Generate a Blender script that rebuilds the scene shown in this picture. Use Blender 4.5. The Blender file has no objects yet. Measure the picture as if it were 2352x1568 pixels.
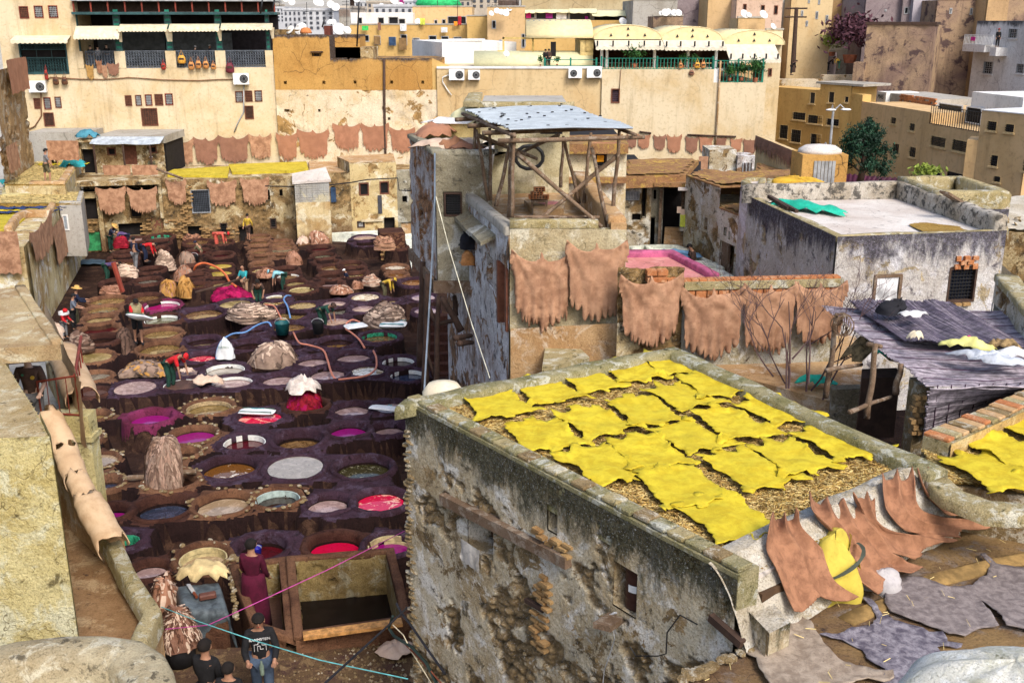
import bpy,math,random
import numpy as np
from mathutils import Vector as Vc,Matrix
from mathutils.geometry import delaunay_2d_cdt
R=math.radians
rnd=random.Random(7)
rng_=range
enm_=enumerate
ru=rnd.uniform
sn=math.sin
cs_=math.cos
sc=bpy.context.scene
col=sc.collection
# camera, sky, sun, exposure
PITCH=R(17.2);FOC=2400.0;CZ=12.0
cd=bpy.data.cameras.new('camera');cam=bpy.data.objects.new('camera',cd);col.objects.link(cam)
cam.location=(0,0,CZ);cam.rotation_euler=(R(90)-PITCH,0,0)
cd.sensor_width=36;cd.lens=36*FOC/2352;cd.clip_start=0.1;cd.clip_end=3000
sc.camera=cam
SUN_EL,SUN_AZ=46,152
world=bpy.data.worlds.new("World");sc.world=world;world.use_nodes=True
wn=world.node_tree.nodes;wl=world.node_tree.links
sky=wn.new('ShaderNodeTexSky');sky.sky_type='NISHITA';sky.sun_disc=False
sky.sun_elevation=R(SUN_EL);sky.sun_rotation=R(SUN_AZ);sky.air_density=1.0;sky.dust_density=4.0;sky.ozone_density=1.0
wn['Background'].inputs[1].default_value=0.15
wl.new(sky.outputs[0],wn['Background'].inputs[0])
sd=bpy.data.lights.new('sun','SUN');sun=bpy.data.objects.new('sun',sd);col.objects.link(sun)
sd.energy=1.6;sd.angle=R(16.0);sd.color=(1.0,0.96,0.9)
sdir=Vc((sn(R(SUN_AZ))*cs_(R(SUN_EL)),cs_(R(SUN_AZ))*cs_(R(SUN_EL)),sn(R(SUN_EL))))
sun.rotation_euler=sdir.to_track_quat('Z','Y').to_euler()
sc.view_settings.view_transform='Standard';sc.view_settings.look='None'
sc.view_settings.gamma=1.0;sc.view_settings.exposure=0.66;sc.view_settings.use_curve_mapping=False
sc.render.engine='CYCLES'
sc.cycles.max_bounces=5;sc.cycles.diffuse_bounces=2;sc.cycles.glossy_bounces=2
sc.cycles.use_denoising=True
# projection helpers: the photograph measured at 2352 x 1568
SP,CP=sn(PITCH),cs_(PITCH)
def ray(px,py):
 x=(px-1176)/FOC;y=-(py-784)/FOC
 return Vc((x,CP+y*SP,-SP+y*CP))
def oz(p,z):
 d=ray(*p);t=(z-CZ)/d.z;return Vc((0,0,CZ))+d*t
def oy(p,Y):
 d=ray(*p);return Vc((0,0,CZ))+d*(Y/d.y)
def proj(v):
 v=Vc(v)-Vc((0,0,CZ));f=v.y*CP-v.z*SP;u=v.y*SP+v.z*CP
 return(1176+FOC*v.x/f,784-FOC*u/f)
def q(n,cx,cy):
 c,r=n%4,n//4
 return((c*1000+cx*0.4677)/1.7415,((0,650,1300,1998)[r]+cy*0.4677)/1.7415)
class Face:
 """a vertical plane through two points on the ground; d > 0 is towards the camera"""
 def __init__(s,a,b):
  s.a=Vc((a[0],a[1],0));s.b=Vc((b[0],b[1],0))
  s.u=(s.b-s.a).normalized();s.L=(s.b-s.a).length
  n=Vc((s.u.y,-s.u.x,0))
  if n.dot(Vc((0,0,0))-s.a)<0:n=-n
  s.n=n
 def hit(s,p):
  d=ray(*p);o=Vc((0,0,CZ));t=(s.a-o).dot(s.n)/d.dot(s.n);return o+d*t
 def uz(s,p):
  h=s.hit(p);return((h-s.a).dot(s.u),h.z)
 def pt(s,u,z,d=0.0):
  v=s.a+s.u*u+s.n*d;return Vc((v.x,v.y,z))
 def rect(s,n,l,t,r,b):
  if n is None:A,B,C,D=(l,(t+b)/2),(r,(t+b)/2),((l+r)/2,t),((l+r)/2,b)
  else:A,B,C,D=q(n,l,(t+b)/2),q(n,r,(t+b)/2),q(n,(l+r)/2,t),q(n,(l+r)/2,b)
  return(s.uz(A)[0],s.uz(B)[0],s.uz(D)[1],s.uz(C)[1])
  # numpy value noise
def _hash(ix,iy,iz,s):
 h=(ix*374761393+iy*668265263+iz*2147483647+s*974634777)&0x7fffffff
 h=((h^(h>>13))*1274126177)&0x7fffffff
 h=h^(h>>16)
 return(h&0xffff)/65535.0
def vno(x,y,z=0.0,s=0):
 x=np.asarray(x,float);y=np.asarray(y,float);z=np.asarray(z,float)+0*x
 ix,iy,iz=np.floor(x).astype(np.int64),np.floor(y).astype(np.int64),np.floor(z).astype(np.int64)
 fx,fy,fz=x-ix,y-iy,z-iz
 fx,fy,fz=[f*f*(3-2*f)for f in(fx,fy,fz)]
 r=0
 for a in(0,1):
  for b in(0,1):
   for c in(0,1):
    w=(fx if a else 1-fx)*(fy if b else 1-fy)*(fz if c else 1-fz)
    r=r+w*_hash(ix+a,iy+b,iz+c,s)
 return r
def fbm(x,y,z=0.0,s=0,o=4,g=0.5):
 r=0;a=1;t=0;k=1.0
 for i in rng_(o):
  r=r+a*vno(np.asarray(x)*k,np.asarray(y)*k,np.asarray(z)*k,s+i);t+=a;a*=g;k*=2.03
 return r/t
def cells(x,y,s=0):
 """2-D Worley: nearest and second nearest distance, cell hash"""
 x=np.asarray(x,float);y=np.asarray(y,float)
 ix,iy=np.floor(x).astype(np.int64),np.floor(y).astype(np.int64)
 d1=np.full(x.shape,9.0);d2=np.full(x.shape,9.0);hh=np.zeros(x.shape)
 for a in(-1,0,1):
  for b in(-1,0,1):
   px=ix+a+_hash(ix+a,iy+b,0*ix,s+11);py=iy+b+_hash(ix+a,iy+b,0*ix,s+23)
   d=np.hypot(px-x,py-y);h=_hash(ix+a,iy+b,0*ix,s+37)
   m=d<d1
   d2=np.where(m,d1,np.minimum(d2,d));hh=np.where(m,h,hh);d1=np.where(m,d,d1)
 return d1,d2,hh
 # objects
def tag(o,label=None,cat=None,group=None,kind=None):
 if label:o['label']=label
 if cat:o['category']=cat
 if group:o['group']=group
 if kind:o['kind']=kind
 return o
def emp(name,loc,label,cat,group=None,rz=0.0,kind=None):
 o=bpy.data.objects.new(name,None);col.objects.link(o);o.location=loc;o.rotation_euler=(0,0,rz)
 o.empty_display_size=0.2
 return tag(o,label,cat,group,kind)
def link(name,me,mats,parent=None,smooth=False):
 o=bpy.data.objects.new(name,me);col.objects.link(o)
 for m in(mats if isinstance(mats,(list,tuple))else[mats]):
  if len(me.materials)<8 and m is not None and m.name not in[x.name for x in me.materials if x]:me.materials.append(m)
 if parent is not None:
  o.parent=parent;o.matrix_parent_inverse=parent.matrix_basis.inverted()if parent.type=='EMPTY' else Matrix.Identity(4)
 if smooth:me.polygons.foreach_set('use_smooth',[True]*len(me.polygons))
 return o
class MB:
 def __init__(s):s.v=[];s.f=[];s.m=[]
 def add(s,vs,fs,m=0):
  k=len(s.v);s.v.extend([tuple(v)for v in vs]);s.f.extend([tuple(i+k for i in f)for f in fs]);s.m.extend([m]*len(fs));return s
 def box(s,c,dx,dy,dz,ax=None,m=0):
  """c centre, half extents along axes ax (3 vectors)"""
  ax=ax or(Vc((1,0,0)),Vc((0,1,0)),Vc((0,0,1)));c=Vc(c)
  vs=[c+ax[0]*(dx*i)+ax[1]*(dy*j)+ax[2]*(dz*k)for k in(-1,1)for j in(-1,1)for i in(-1,1)]
  return s.add(vs,[(0,2,3,1),(4,5,7,6),(0,1,5,4),(2,6,7,3),(0,4,6,2),(1,3,7,5)],m)
 def bb(s,x0,x1,y0,y1,z0,z1,m=0):
  return s.box(((x0+x1)/2,(y0+y1)/2,(z0+z1)/2),abs(x1-x0)/2,abs(y1-y0)/2,abs(z1-z0)/2,None,m)
 def fb_(s,F,u0,u1,z0,z1,d0,d1,m=0):
  return s.box(F.pt((u0+u1)/2,(z0+z1)/2,(d0+d1)/2),abs(u1-u0)/2,abs(d1-d0)/2,abs(z1-z0)/2,(F.u,F.n,Vc((0,0,1))),m)
 def tube(s,pts,r,n=6,m=0,cap=True,r2=None):
  pts=[Vc(p)for p in pts];N=len(pts);vs=[];fs=[]
  for i,p in enm_(pts):
   t=(pts[min(i+1,N-1)]-pts[max(i-1,0)])
   if t.length<1e-9:t=Vc((0,0,1))
   t.normalize();a=t.orthogonal().normalized()if i==0 else(pa-t*pa.dot(t)).normalized()
   pa=a;b=t.cross(a)
   rr=r[i]if isinstance(r,(list,tuple))else(r if r2 is None else r+(r2-r)*i/(N-1))
   for k in rng_(n):
    w=2*math.pi*k/n;vs.append(p+a*(rr*cs_(w))+b*(rr*sn(w)))
  for i in rng_(N-1):
   for k in rng_(n):
    fs.append((i*n+k,i*n+(k+1)%n,(i+1)*n+(k+1)%n,(i+1)*n+k))
  if cap:fs.append(tuple(rng_(n-1,-1,-1)));fs.append(tuple((N-1)*n+k for k in rng_(n)))
  return s.add(vs,fs,m)
 def pz(s,Pl,z0,z1,m=0,mtop=None):
  n=len(Pl)
  ar=sum(Pl[i][0]*Pl[(i+1)%n][1]-Pl[(i+1)%n][0]*Pl[i][1]for i in rng_(n))
  if ar<0:Pl=Pl[::-1]
  vs=[(p[0],p[1],z0)for p in Pl]+[(p[0],p[1],z1)for p in Pl]
  s.add(vs,[(i,(i+1)%n,n+(i+1)%n,n+i)for i in rng_(n)]+[tuple(rng_(n-1,-1,-1))],m)
  k=len(s.v)-2*n;s.f.append(tuple(k+n+i for i in rng_(n)));s.m.append(m if mtop is None else mtop)
  return s
 def lathe(s,c,prof,n=16,m=0,sx=1,sy=1,close=True):
  c=Vc(c);vs=[];fs=[]
  for(r,z)in prof:
   for k in rng_(n):
    w=2*math.pi*k/n;vs.append((c.x+r*sx*cs_(w),c.y+r*sy*sn(w),c.z+z))
  for i in rng_(len(prof)-1):
   for k in rng_(n):fs.append((i*n+k,i*n+(k+1)%n,(i+1)*n+(k+1)%n,(i+1)*n+k))
  if close:fs.append(tuple(rng_(n-1,-1,-1)));fs.append(tuple((len(prof)-1)*n+k for k in rng_(n)))
  return s.add(vs,fs,m)
 def bd(s,name,mats,parent=None,smooth=False):
  me=bpy.data.meshes.new(name);me.from_pydata(s.v,[],s.f)
  o=link(name,me,mats,parent,smooth)
  if any(s.m):me.polygons.foreach_set('material_index',s.m)
  me.update();return o
def npmesh(name,V,Fc,mats,parent=None,smooth=True,mi=None,attrs=None):
 me=bpy.data.meshes.new(name)
 me.from_pydata(V.tolist()if hasattr(V,'tolist')else V,[],Fc.tolist()if hasattr(Fc,'tolist')else Fc)
 o=link(name,me,mats,parent,smooth)
 if mi is not None:me.polygons.foreach_set('material_index',np.asarray(mi,np.int32))
 if attrs:
  for k,v in attrs.items():
   at=me.attributes.new(k,'FLOAT','POINT');at.data.foreach_set('value',np.asarray(v,np.float32))
 me.update();return o
 # materials
class NT:
 def __init__(s,name):
  s.m=bpy.data.materials.new(name);s.m.use_nodes=True;s.n=s.m.node_tree.nodes;s.l=s.m.node_tree.links
  s.b=s.n['Principled BSDF'];s._pos=None
 def node(s,t,**k):
  o=s.n.new(t)
  for a,v in k.items():setattr(o,a,v)
  return o
 def lk(s,a,b):s.l.new(a,b)
 def pos(s,sc=(1,1,1),rot=(0,0,0)):
  if s._pos is None:s._pos=s.node('ShaderNodeNewGeometry').outputs['Position']
  if sc==(1,1,1):return s._pos
  mp=s.node('ShaderNodeMapping');mp.inputs['Scale'].default_value=sc;mp.inputs['Rotation'].default_value=rot
  s.lk(s._pos,mp.inputs[0]);return mp.outputs[0]
 def noise(s,scale,detail=5,rgh=0.6,dist=0.0,vec=None):
  o=s.node('ShaderNodeTexNoise');o.inputs['Scale'].default_value=scale;o.inputs['Detail'].default_value=detail
  o.inputs['Roughness'].default_value=rgh;o.inputs['Distortion'].default_value=dist
  s.lk(vec if vec is not None else s.pos(),o.inputs['Vector']);return o.outputs[0]
 def vor(s,scale,feat='DISTANCE_TO_EDGE',vec=None):
  o=s.node('ShaderNodeTexVoronoi');o.feature=feat;o.inputs['Scale'].default_value=scale
  s.lk(vec if vec is not None else s.pos(),o.inputs['Vector']);return o.outputs[0]
 def ramp(s,f,a,b,inv=False):
  o=s.node('ShaderNodeMapRange');o.interpolation_type='SMOOTHSTEP'
  o.inputs[1].default_value=a;o.inputs[2].default_value=b
  o.inputs[3].default_value=1.0 if inv else 0.0;o.inputs[4].default_value=0.0 if inv else 1.0
  s.lk(f,o.inputs[0]);return o.outputs[0]
 def math(s,op,a,b=None):
  o=s.node('ShaderNodeMath',operation=op)
  for i,x in enm_((a,b)):
   if x is None:continue
   if isinstance(x,(int,float)):o.inputs[i].default_value=x
   else:s.lk(x,o.inputs[i])
  return o.outputs[0]
 def mix(s,f,a,b):
  o=s.node('ShaderNodeMix',data_type='RGBA')
  for i,x in((0,f),(6,a),(7,b)):
   if isinstance(x,(int,float)):o.inputs[i].default_value=x
   elif isinstance(x,(tuple,list)):o.inputs[i].default_value=(x[0],x[1],x[2],1)
   else:s.lk(x,o.inputs[i])
  return o.outputs[2]
 def z(s):
  o=s.node('ShaderNodeSeparateXYZ');s.lk(s.pos(),o.inputs[0]);return o.outputs[2]
 def attr(s,name):
  o=s.node('ShaderNodeAttribute');o.attribute_name=name;return o.outputs['Fac']
 def objrand(s):
  return s.node('ShaderNodeObjectInfo').outputs['Random']
 def bm(s,h,strength=0.5,dist=0.05):
  o=s.node('ShaderNodeBump');o.inputs['Strength'].default_value=strength;o.inputs['Distance'].default_value=dist
  s.lk(h,o.inputs['Height']);s.lk(o.outputs[0],s.b.inputs['Normal'])
 def done(s,c,rgh=0.85,metal=0.0,spec=0.3):
  if isinstance(c,(tuple,list)):s.b.inputs['Base Color'].default_value=(c[0],c[1],c[2],1)
  else:s.lk(c,s.b.inputs['Base Color'])
  if isinstance(rgh,(int,float)):s.b.inputs['Roughness'].default_value=rgh
  else:s.lk(rgh,s.b.inputs['Roughness'])
  s.b.inputs['Metallic'].default_value=metal;s.b.inputs['Specular IOR Level'].default_value=spec
  return s.m
MATS={}
def M(name,c=None,rgh=0.8,metal=0.0,var=0.25,scale=3.0,spec=0.3,bm=0.15):
 """simple mottled material"""
 if name in MATS:return MATS[name]
 t=NT(name);n=t.noise(scale,5,0.65);n2=t.noise(scale*9,3,0.6)
 dark=tuple(x*(1-var)for x in c);lite=tuple(min(1,x*(1+var))for x in c)
 cc=t.mix(t.ramp(n,0.35,0.65),dark,lite)
 cc=t.mix(t.math('MULTIPLY',t.ramp(n2,0.5,0.75),0.35),cc,tuple(x*0.55 for x in c))
 if bm:t.bm(n2,bm,0.03)
 MATS[name]=t.done(cc,rgh,metal,spec);return MATS[name]
def pls(name,base,stain,dark=(0.03,0.025,0.02),peel=None,sc=1.0,sa_=0.5,da_=0.3,pa_=0.3,top=None,topw=1.2,topc=(0.02,0.02,0.025),base_z=None,base_c=(0.12,0.06,0.03),crk=0.5,bm=0.5,stk=0.35,use_ex=False,light=None):
 if name in MATS:return MATS[name]
 t=NT(name)
 n1=t.noise(0.55*sc,7,0.66,0.4);n2=t.noise(2.3*sc,8,0.7,0.3);n3=t.noise(11*sc,5,0.65)
 c=t.mix(t.ramp(n1,0.5-0.3*sa_,0.85-0.3*sa_),base,stain)
 if light:c=t.mix(t.math('MULTIPLY',t.ramp(t.noise(1.1*sc,7,0.7,0.6),0.5,0.62),0.85),c,light)
 st=t.noise(1.0,5,0.7,0.2,t.pos((3.4*sc,3.4*sc,0.35*sc)))
 c=t.mix(t.math('MULTIPLY',t.ramp(st,0.5,0.72),stk),c,tuple(x*0.42 for x in stain))
 if peel is not None:
  pm=t.math('MAXIMUM',t.ramp(t.noise(0.8*sc,9,0.72,0.5),0.66-0.25*pa_,0.685-0.25*pa_),t.attr('ex')if use_ex else 0.0)
  c=t.mix(pm,c,t.mix(t.ramp(n2,0.4,0.6),peel,tuple(x*0.45 for x in peel)))
 c=t.mix(t.math('MULTIPLY',t.ramp(n2,0.69-0.25*da_,0.79-0.25*da_),0.85),c,dark)
 c=t.mix(t.math('MULTIPLY',t.ramp(n3,0.5,0.75),0.45),c,tuple(x*0.5 for x in stain))
 if crk:
  w=t.node('ShaderNodeVectorMath',operation='ADD');t.lk(t.pos(),w.inputs[0])
  nz=t.node('ShaderNodeTexNoise');nz.inputs['Scale'].default_value=1.5*sc;t.lk(t.pos(),nz.inputs['Vector']);t.lk(nz.outputs[1],w.inputs[1])
  v=t.vor(0.9*sc,vec=w.outputs[0]);cr=t.ramp(v,0.0,0.014,True)
  cr=t.math('MULTIPLY',cr,t.ramp(n1,0.42,0.55));c=t.mix(t.math('MULTIPLY',cr,crk),c,dark)
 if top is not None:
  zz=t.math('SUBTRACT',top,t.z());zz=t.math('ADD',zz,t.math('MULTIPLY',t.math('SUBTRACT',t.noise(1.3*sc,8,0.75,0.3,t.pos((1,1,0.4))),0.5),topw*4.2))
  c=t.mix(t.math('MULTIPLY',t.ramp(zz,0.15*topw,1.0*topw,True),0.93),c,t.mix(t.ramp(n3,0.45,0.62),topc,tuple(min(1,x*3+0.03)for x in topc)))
 if base_z is not None:
  zz=t.math('SUBTRACT',t.z(),base_z);zz=t.math('ADD',zz,t.math('MULTIPLY',t.math('SUBTRACT',n2,0.5),2.0))
  c=t.mix(t.math('MULTIPLY',t.ramp(zz,0.0,1.0,True),0.85),c,base_c)
 if bm>.25:
  n4=t.noise(30*sc**.5,4,0.7);c=t.mix(t.math('MULTIPLY',t.ramp(n4,0.52,0.66),0.25+0.4*bm),c,tuple(x*0.4 for x in stain));c=t.mix(t.math('MULTIPLY',t.ramp(n4,0.44,0.3),0.35*bm),c,tuple(min(1,x*1.35)for x in(light or base)))
 hb=t.math('ADD',t.math('MULTIPLY',n2,1.0),t.math('MULTIPLY',n3,0.5));t.bm(hb,bm,0.06)
 MATS[name]=t.done(c,0.92,0,0.15);return MATS[name]
def glossy(name,c,c2=None,rgh=0.04,sc=3.0,amt=(0.45,0.6),spec=0.9,wave=0.08):
 """liquid in a vat"""
 if name in MATS:return MATS[name]
 t=NT(name);c=tuple(x*.8 for x in c);cc=c;rgh=min(rgh,.08)
 if c2:cc=t.mix(t.ramp(t.noise(sc,6,0.65,1.5),*amt),c,c2);cc=t.mix(t.math('MULTIPLY',t.ramp(t.noise(sc*3,6,0.7,2),.56,.62),.5),cc,tuple(x*.35 for x in c))
 if wave:t.bm(t.noise(5,2,0.5),wave,0.02)
 MATS[name]=t.done(cc,rgh,0,spec);return MATS[name]
LC={}
def lth(name,c,c2,sc=1.0,rgh=0.8,spots=0.3):
 if name in MATS:return MATS[name]
 LC[name]=c
 t=NT(name);n1=t.noise(2.2*sc,6,0.65,0.3);n2=t.noise(14*sc,4,0.6);r=t.objrand()
 cc=t.mix(t.ramp(n1,0.35,0.65),c,c2)
 cc=t.mix(t.math('MULTIPLY',t.ramp(n2,0.55,0.75),spots),cc,tuple(x*0.45 for x in c))
 cc=t.mix(t.math('MULTIPLY',r,0.4),cc,tuple(x*0.75 for x in c2))
 t.bm(t.math('ADD',n1,t.math('MULTIPLY',n2,0.3)),0.35,0.04)
 MATS[name]=t.done(cc,rgh,0,0.25);return MATS[name]
cream=pls('plaster_cream',(0.64,0.54,0.37),(0.54,0.4,0.21),sa_=0.4,da_=0.03,stk=0.38,crk=0.15,bm=0.15,sc=0.7)
cream2=pls('plaster_pale_orange',(0.6,0.46,0.26),(0.5,0.33,0.15),sa_=0.4,da_=0.02,stk=0.25,crk=0.25,bm=0.2,sc=0.5)
ochre_mud=pls('mud_render_ochre',(0.5,0.29,0.09),(0.42,0.22,0.06),sa_=0.4,da_=0.22,crk=0.8,sc=0.7,top=9.75,topw=0.3,bm=0.6)
ochre_mudh=pls('mud_render_ochre_high',(0.52,0.3,0.09),(0.42,0.22,0.06),sa_=0.4,da_=0.2,crk=0.8,sc=0.7,top=11.0,topw=0.18,bm=0.6)
limewash=pls('limewash_white_patchy',(0.72,0.62,0.46),(0.55,0.4,0.2),peel=(0.42,0.25,0.09),pa_=0.42,sa_=0.35,da_=0.25,sc=1.0,bm=0.6)
ochre=pls('plaster_ochre',(0.6,0.4,0.15),(0.5,0.3,0.1),sa_=0.45,da_=0.03,stk=0.3,sc=0.4,bm=0.15,crk=0.1)
ochre2=pls('plaster_ochre_pink',(0.62,0.43,0.23),(0.5,0.33,0.15),sa_=0.4,da_=0.05,stk=0.3,sc=0.4,bm=0.15,crk=0.1)
brownwall=pls('plaster_brown_wet',(0.4,0.28,0.17),(0.2,0.13,0.11),dark=(0.05,0.03,0.04),sa_=0.5,da_=0.7,sc=0.5,bm=0.5,stk=0.6)
purplewall=pls('render_grey_purple',(0.3,0.25,0.25),(0.2,0.15,0.16),dark=(0.05,0.035,0.05),sa_=0.5,da_=0.4,sc=0.4,bm=0.5,stk=0.5)
whw=pls('plaster_white',(0.75,0.74,0.72),(0.6,0.58,0.55),sa_=0.3,da_=0.1,stk=0.3,sc=0.5,bm=0.15,crk=0.1)
gyw=pls('cement_grey',(0.42,0.4,0.36),(0.3,0.27,0.22),sa_=0.4,da_=0.15,sc=0.6,bm=0.3)
olw=pls('old_wall_mottled',(0.5,0.4,0.22),(0.3,0.2,0.09),peel=(0.3,0.19,0.08),light=(0.72,0.67,0.52),pa_=0.6,sa_=0.6,da_=0.5,sc=1.2,bm=0.9,crk=0.8,use_ex=True,base_z=0.4)
oldwhite=pls('old_wall_whitewashed',(0.66,0.62,0.52),(0.36,0.27,0.14),peel=(0.3,0.19,0.08),light=(0.78,0.77,0.72),pa_=0.5,sa_=0.55,da_=0.5,sc=1.2,bm=0.9,crk=0.8,use_ex=True)
twl=pls('tower_plaster_blue_white',(0.74,0.74,0.74),(0.3,0.24,0.2),dark=(0.03,0.03,0.04),peel=(0.32,0.18,0.09),light=(0.8,0.8,0.82),pa_=0.55,sa_=0.5,da_=0.6,sc=1.4,bm=0.9,use_ex=True)
twg=pls('tower_plaster_grey',(0.36,0.33,0.24),(0.2,0.17,0.11),dark=(0.025,0.02,0.02),light=(0.55,0.55,0.5),sa_=0.6,da_=0.5,sc=1.2,bm=0.8)
mauvewall=pls('mauve_mouldy_white',(0.58,0.56,0.54),(0.4,0.35,0.3),dark=(0.045,0.035,0.055),peel=(0.5,0.4,0.24),light=(0.68,0.67,0.7),pa_=0.4,sa_=0.4,da_=0.5,sc=1.3,top=7.2,topw=0.75,topc=(0.025,0.022,0.035),bm=0.9,use_ex=True)
wrf=pls('roof_white_screed',(0.66,0.63,0.59),(0.5,0.43,0.38),sa_=0.5,da_=0.22,stk=0,sc=0.9,bm=0.3)
strawmat=pls('straw_bed',(0.42,0.27,0.07),(0.3,0.18,0.04),dark=(0.08,0.045,0.01),sa_=0.5,da_=0.6,sc=4,bm=1.0,stk=0,crk=0)
yellowroof=pls('yellow_skins_far',(0.62,0.5,0.06),(0.42,0.33,0.03),dark=(0.16,0.11,0.02),sa_=0.5,da_=0.4,sc=3,bm=0.8,stk=0,crk=0)
lrf=pls('brown_scraps_roof',(0.36,0.2,0.09),(0.24,0.12,0.06),dark=(0.07,0.04,0.02),light=(0.5,0.33,0.08),sa_=0.5,da_=0.5,sc=3,bm=1.0,stk=0,crk=0)
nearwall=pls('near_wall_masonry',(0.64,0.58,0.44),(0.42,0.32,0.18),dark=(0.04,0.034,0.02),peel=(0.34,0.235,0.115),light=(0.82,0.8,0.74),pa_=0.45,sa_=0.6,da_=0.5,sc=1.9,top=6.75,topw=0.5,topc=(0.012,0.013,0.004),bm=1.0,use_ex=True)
cpg=pls('coping_lichen',(0.45,0.37,0.2),(0.3,0.24,0.1),dark=(0.05,0.05,0.02),light=(0.62,0.6,0.5),sa_=0.5,da_=0.5,sc=3,bm=1.0,stk=0)
snm=pls('rough_stone',(0.33,0.24,0.12),(0.2,0.13,0.055),dark=(0.06,0.035,0.015),light=(0.6,0.55,0.44),sa_=0.5,da_=0.4,sc=5,bm=0.9,stk=0,crk=0)
bkt=pls('red_brick',(0.5,0.2,0.08),(0.38,0.13,0.05),dark=(0.12,0.05,0.03),light=(0.6,0.35,0.2),sa_=0.4,da_=0.3,sc=6,bm=0.6,stk=0,crk=0)
tnt=pls('terrace_render_tan',(0.5,0.33,0.17),(0.34,0.19,0.08),dark=(0.1,0.05,0.02),light=(0.6,0.5,0.38),sa_=0.5,da_=0.3,sc=1.6,bm=0.5,stk=0.2,crk=0.6)
leftwall=pls('left_wall_yellow_green',(0.6,0.52,0.26),(0.42,0.33,0.12),dark=(0.07,0.05,0.02),light=(0.62,0.6,0.42),sa_=0.45,da_=0.45,sc=1.6,bm=0.9,stk=0.2,crk=0.8)
leftwall2=pls('left_wall_streaked',(0.6,0.52,0.3),(0.35,0.22,0.08),dark=(0.05,0.03,0.015),light=(0.72,0.72,0.66),sa_=0.5,da_=0.4,sc=1.0,bm=0.6,stk=0.85)
vat_tan=pls('vat_masonry_tan',(0.2,0.1,0.055),(0.09,0.04,0.024),dark=(0.035,0.015,0.01),sa_=0.5,da_=0.45,sc=2.2,bm=0.9,stk=0.5,crk=0.7)
vat_brown=pls('vat_masonry_brown',(0.085,0.036,0.025),(0.035,0.013,0.01),dark=(0.018,0.007,0.006),sa_=0.5,da_=0.5,sc=2.2,bm=0.9,stk=0.5,crk=0.7)
vat_wet=pls('vat_wall_dark',(0.022,0.01,0.009),(0.011,0.005,0.005),dark=(0.005,0.003,0.003),sa_=0.5,da_=0.4,sc=2.2,bm=0.9,stk=0.7,crk=0)  # near-black tone for outer vat walls and steep platform faces
vat_dark_tan=pls('vat_wall_dark_tan',(0.075,0.036,0.02),(0.03,0.013,0.009),dark=(0.014,0.007,0.005),sa_=0.5,da_=0.4,sc=2.2,bm=0.9,stk=0.7,crk=0)  # darker tan tone for the walls of tan vats
vat_purple=pls('vat_masonry_purple',(0.055,0.028,0.045),(0.03,0.012,0.016),dark=(0.009,0.005,0.007),light=(0.085,0.058,0.09),sa_=0.5,da_=0.55,sc=2.2,bm=0.9,stk=0.4,crk=0.7)
vat_magenta=pls('vat_masonry_magenta',(0.2,0.03,0.09),(0.09,0.015,0.03),dark=(0.02,0.004,0.01),sa_=0.5,da_=0.5,sc=2.2,bm=0.9,stk=0.4)
groundmat=pls('tannery_ground_wet',(0.04,0.02,0.014),(0.02,0.009,0.007),dark=(0.007,0.004,0.004),light=(0.08,0.042,0.026),sa_=0.5,da_=0.5,sc=1.8,bm=1.0,stk=0,crk=0)
wood=pls('weathered_pole_wood',(0.22,0.15,0.1),(0.14,0.085,0.05),dark=(0.03,0.02,0.015),light=(0.34,0.28,0.22),sa_=0.5,da_=0.3,sc=5,bm=0.6,stk=0.4,crk=0)
dkw=M('dark_wood',(0.06,0.035,0.025),0.8,scale=6)
brw=M('brown_door_wood',(0.16,0.06,0.035),0.75,scale=6)
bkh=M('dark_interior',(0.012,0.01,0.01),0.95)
glass=glossy('window_glass_dark',(0.02,0.022,0.028),None,0.15,wave=0,spec=0.4)
wpt=M('white_paint',(0.78,0.78,0.76),0.5,var=0.08)
crp=M('cream_canvas',(0.66,0.58,0.42),0.85,var=0.12)
greenmetal=M('green_painted_iron',(0.01,0.16,0.11),0.5,var=0.2)
tealmetal=M('dark_teal_iron',(0.025,0.07,0.075),0.5,var=0.3)
bkm=M('black_iron',(0.015,0.015,0.017),0.5)
rdm=M('red_rusty_iron',(0.2,0.035,0.02),0.6)
grm=M('grey_metal',(0.35,0.36,0.37),0.45,metal=0.3)
bluefab=M('blue_cloth',(0.03,0.06,0.12),0.9)
H1=lth('hide_tan_pink',(0.25,0.125,0.07),(0.46,0.26,0.155),1.6,spots=.5)
H2=lth('hide_brown',(0.3,0.14,0.08),(0.4,0.19,0.11))
H3=lth('hide_dark_brown',(0.2,0.095,0.06),(0.28,0.14,0.09))
H4=lth('hide_orange_brown',(0.19,0.085,0.045),(0.34,0.165,0.09),3,spots=.5)
HP=lth('hide_pale',(0.5,0.36,0.27),(0.66,0.5,0.38),1.5)
HY=lth('hide_bright_yellow',(0.46,0.33,0.012),(0.62,0.5,0.03),3.0,spots=0.35)
HG=lth('hide_grey_violet',(0.07,0.06,0.085),(0.27,0.25,0.28),5,.6,spots=1)
HM=lth('hide_wet_magenta',(0.45,0.004,0.1),(0.25,0.003,0.05),3)
HR=lth('hide_wet_red',(0.4,0.01,0.03),(0.22,0.006,0.02),3)
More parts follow.
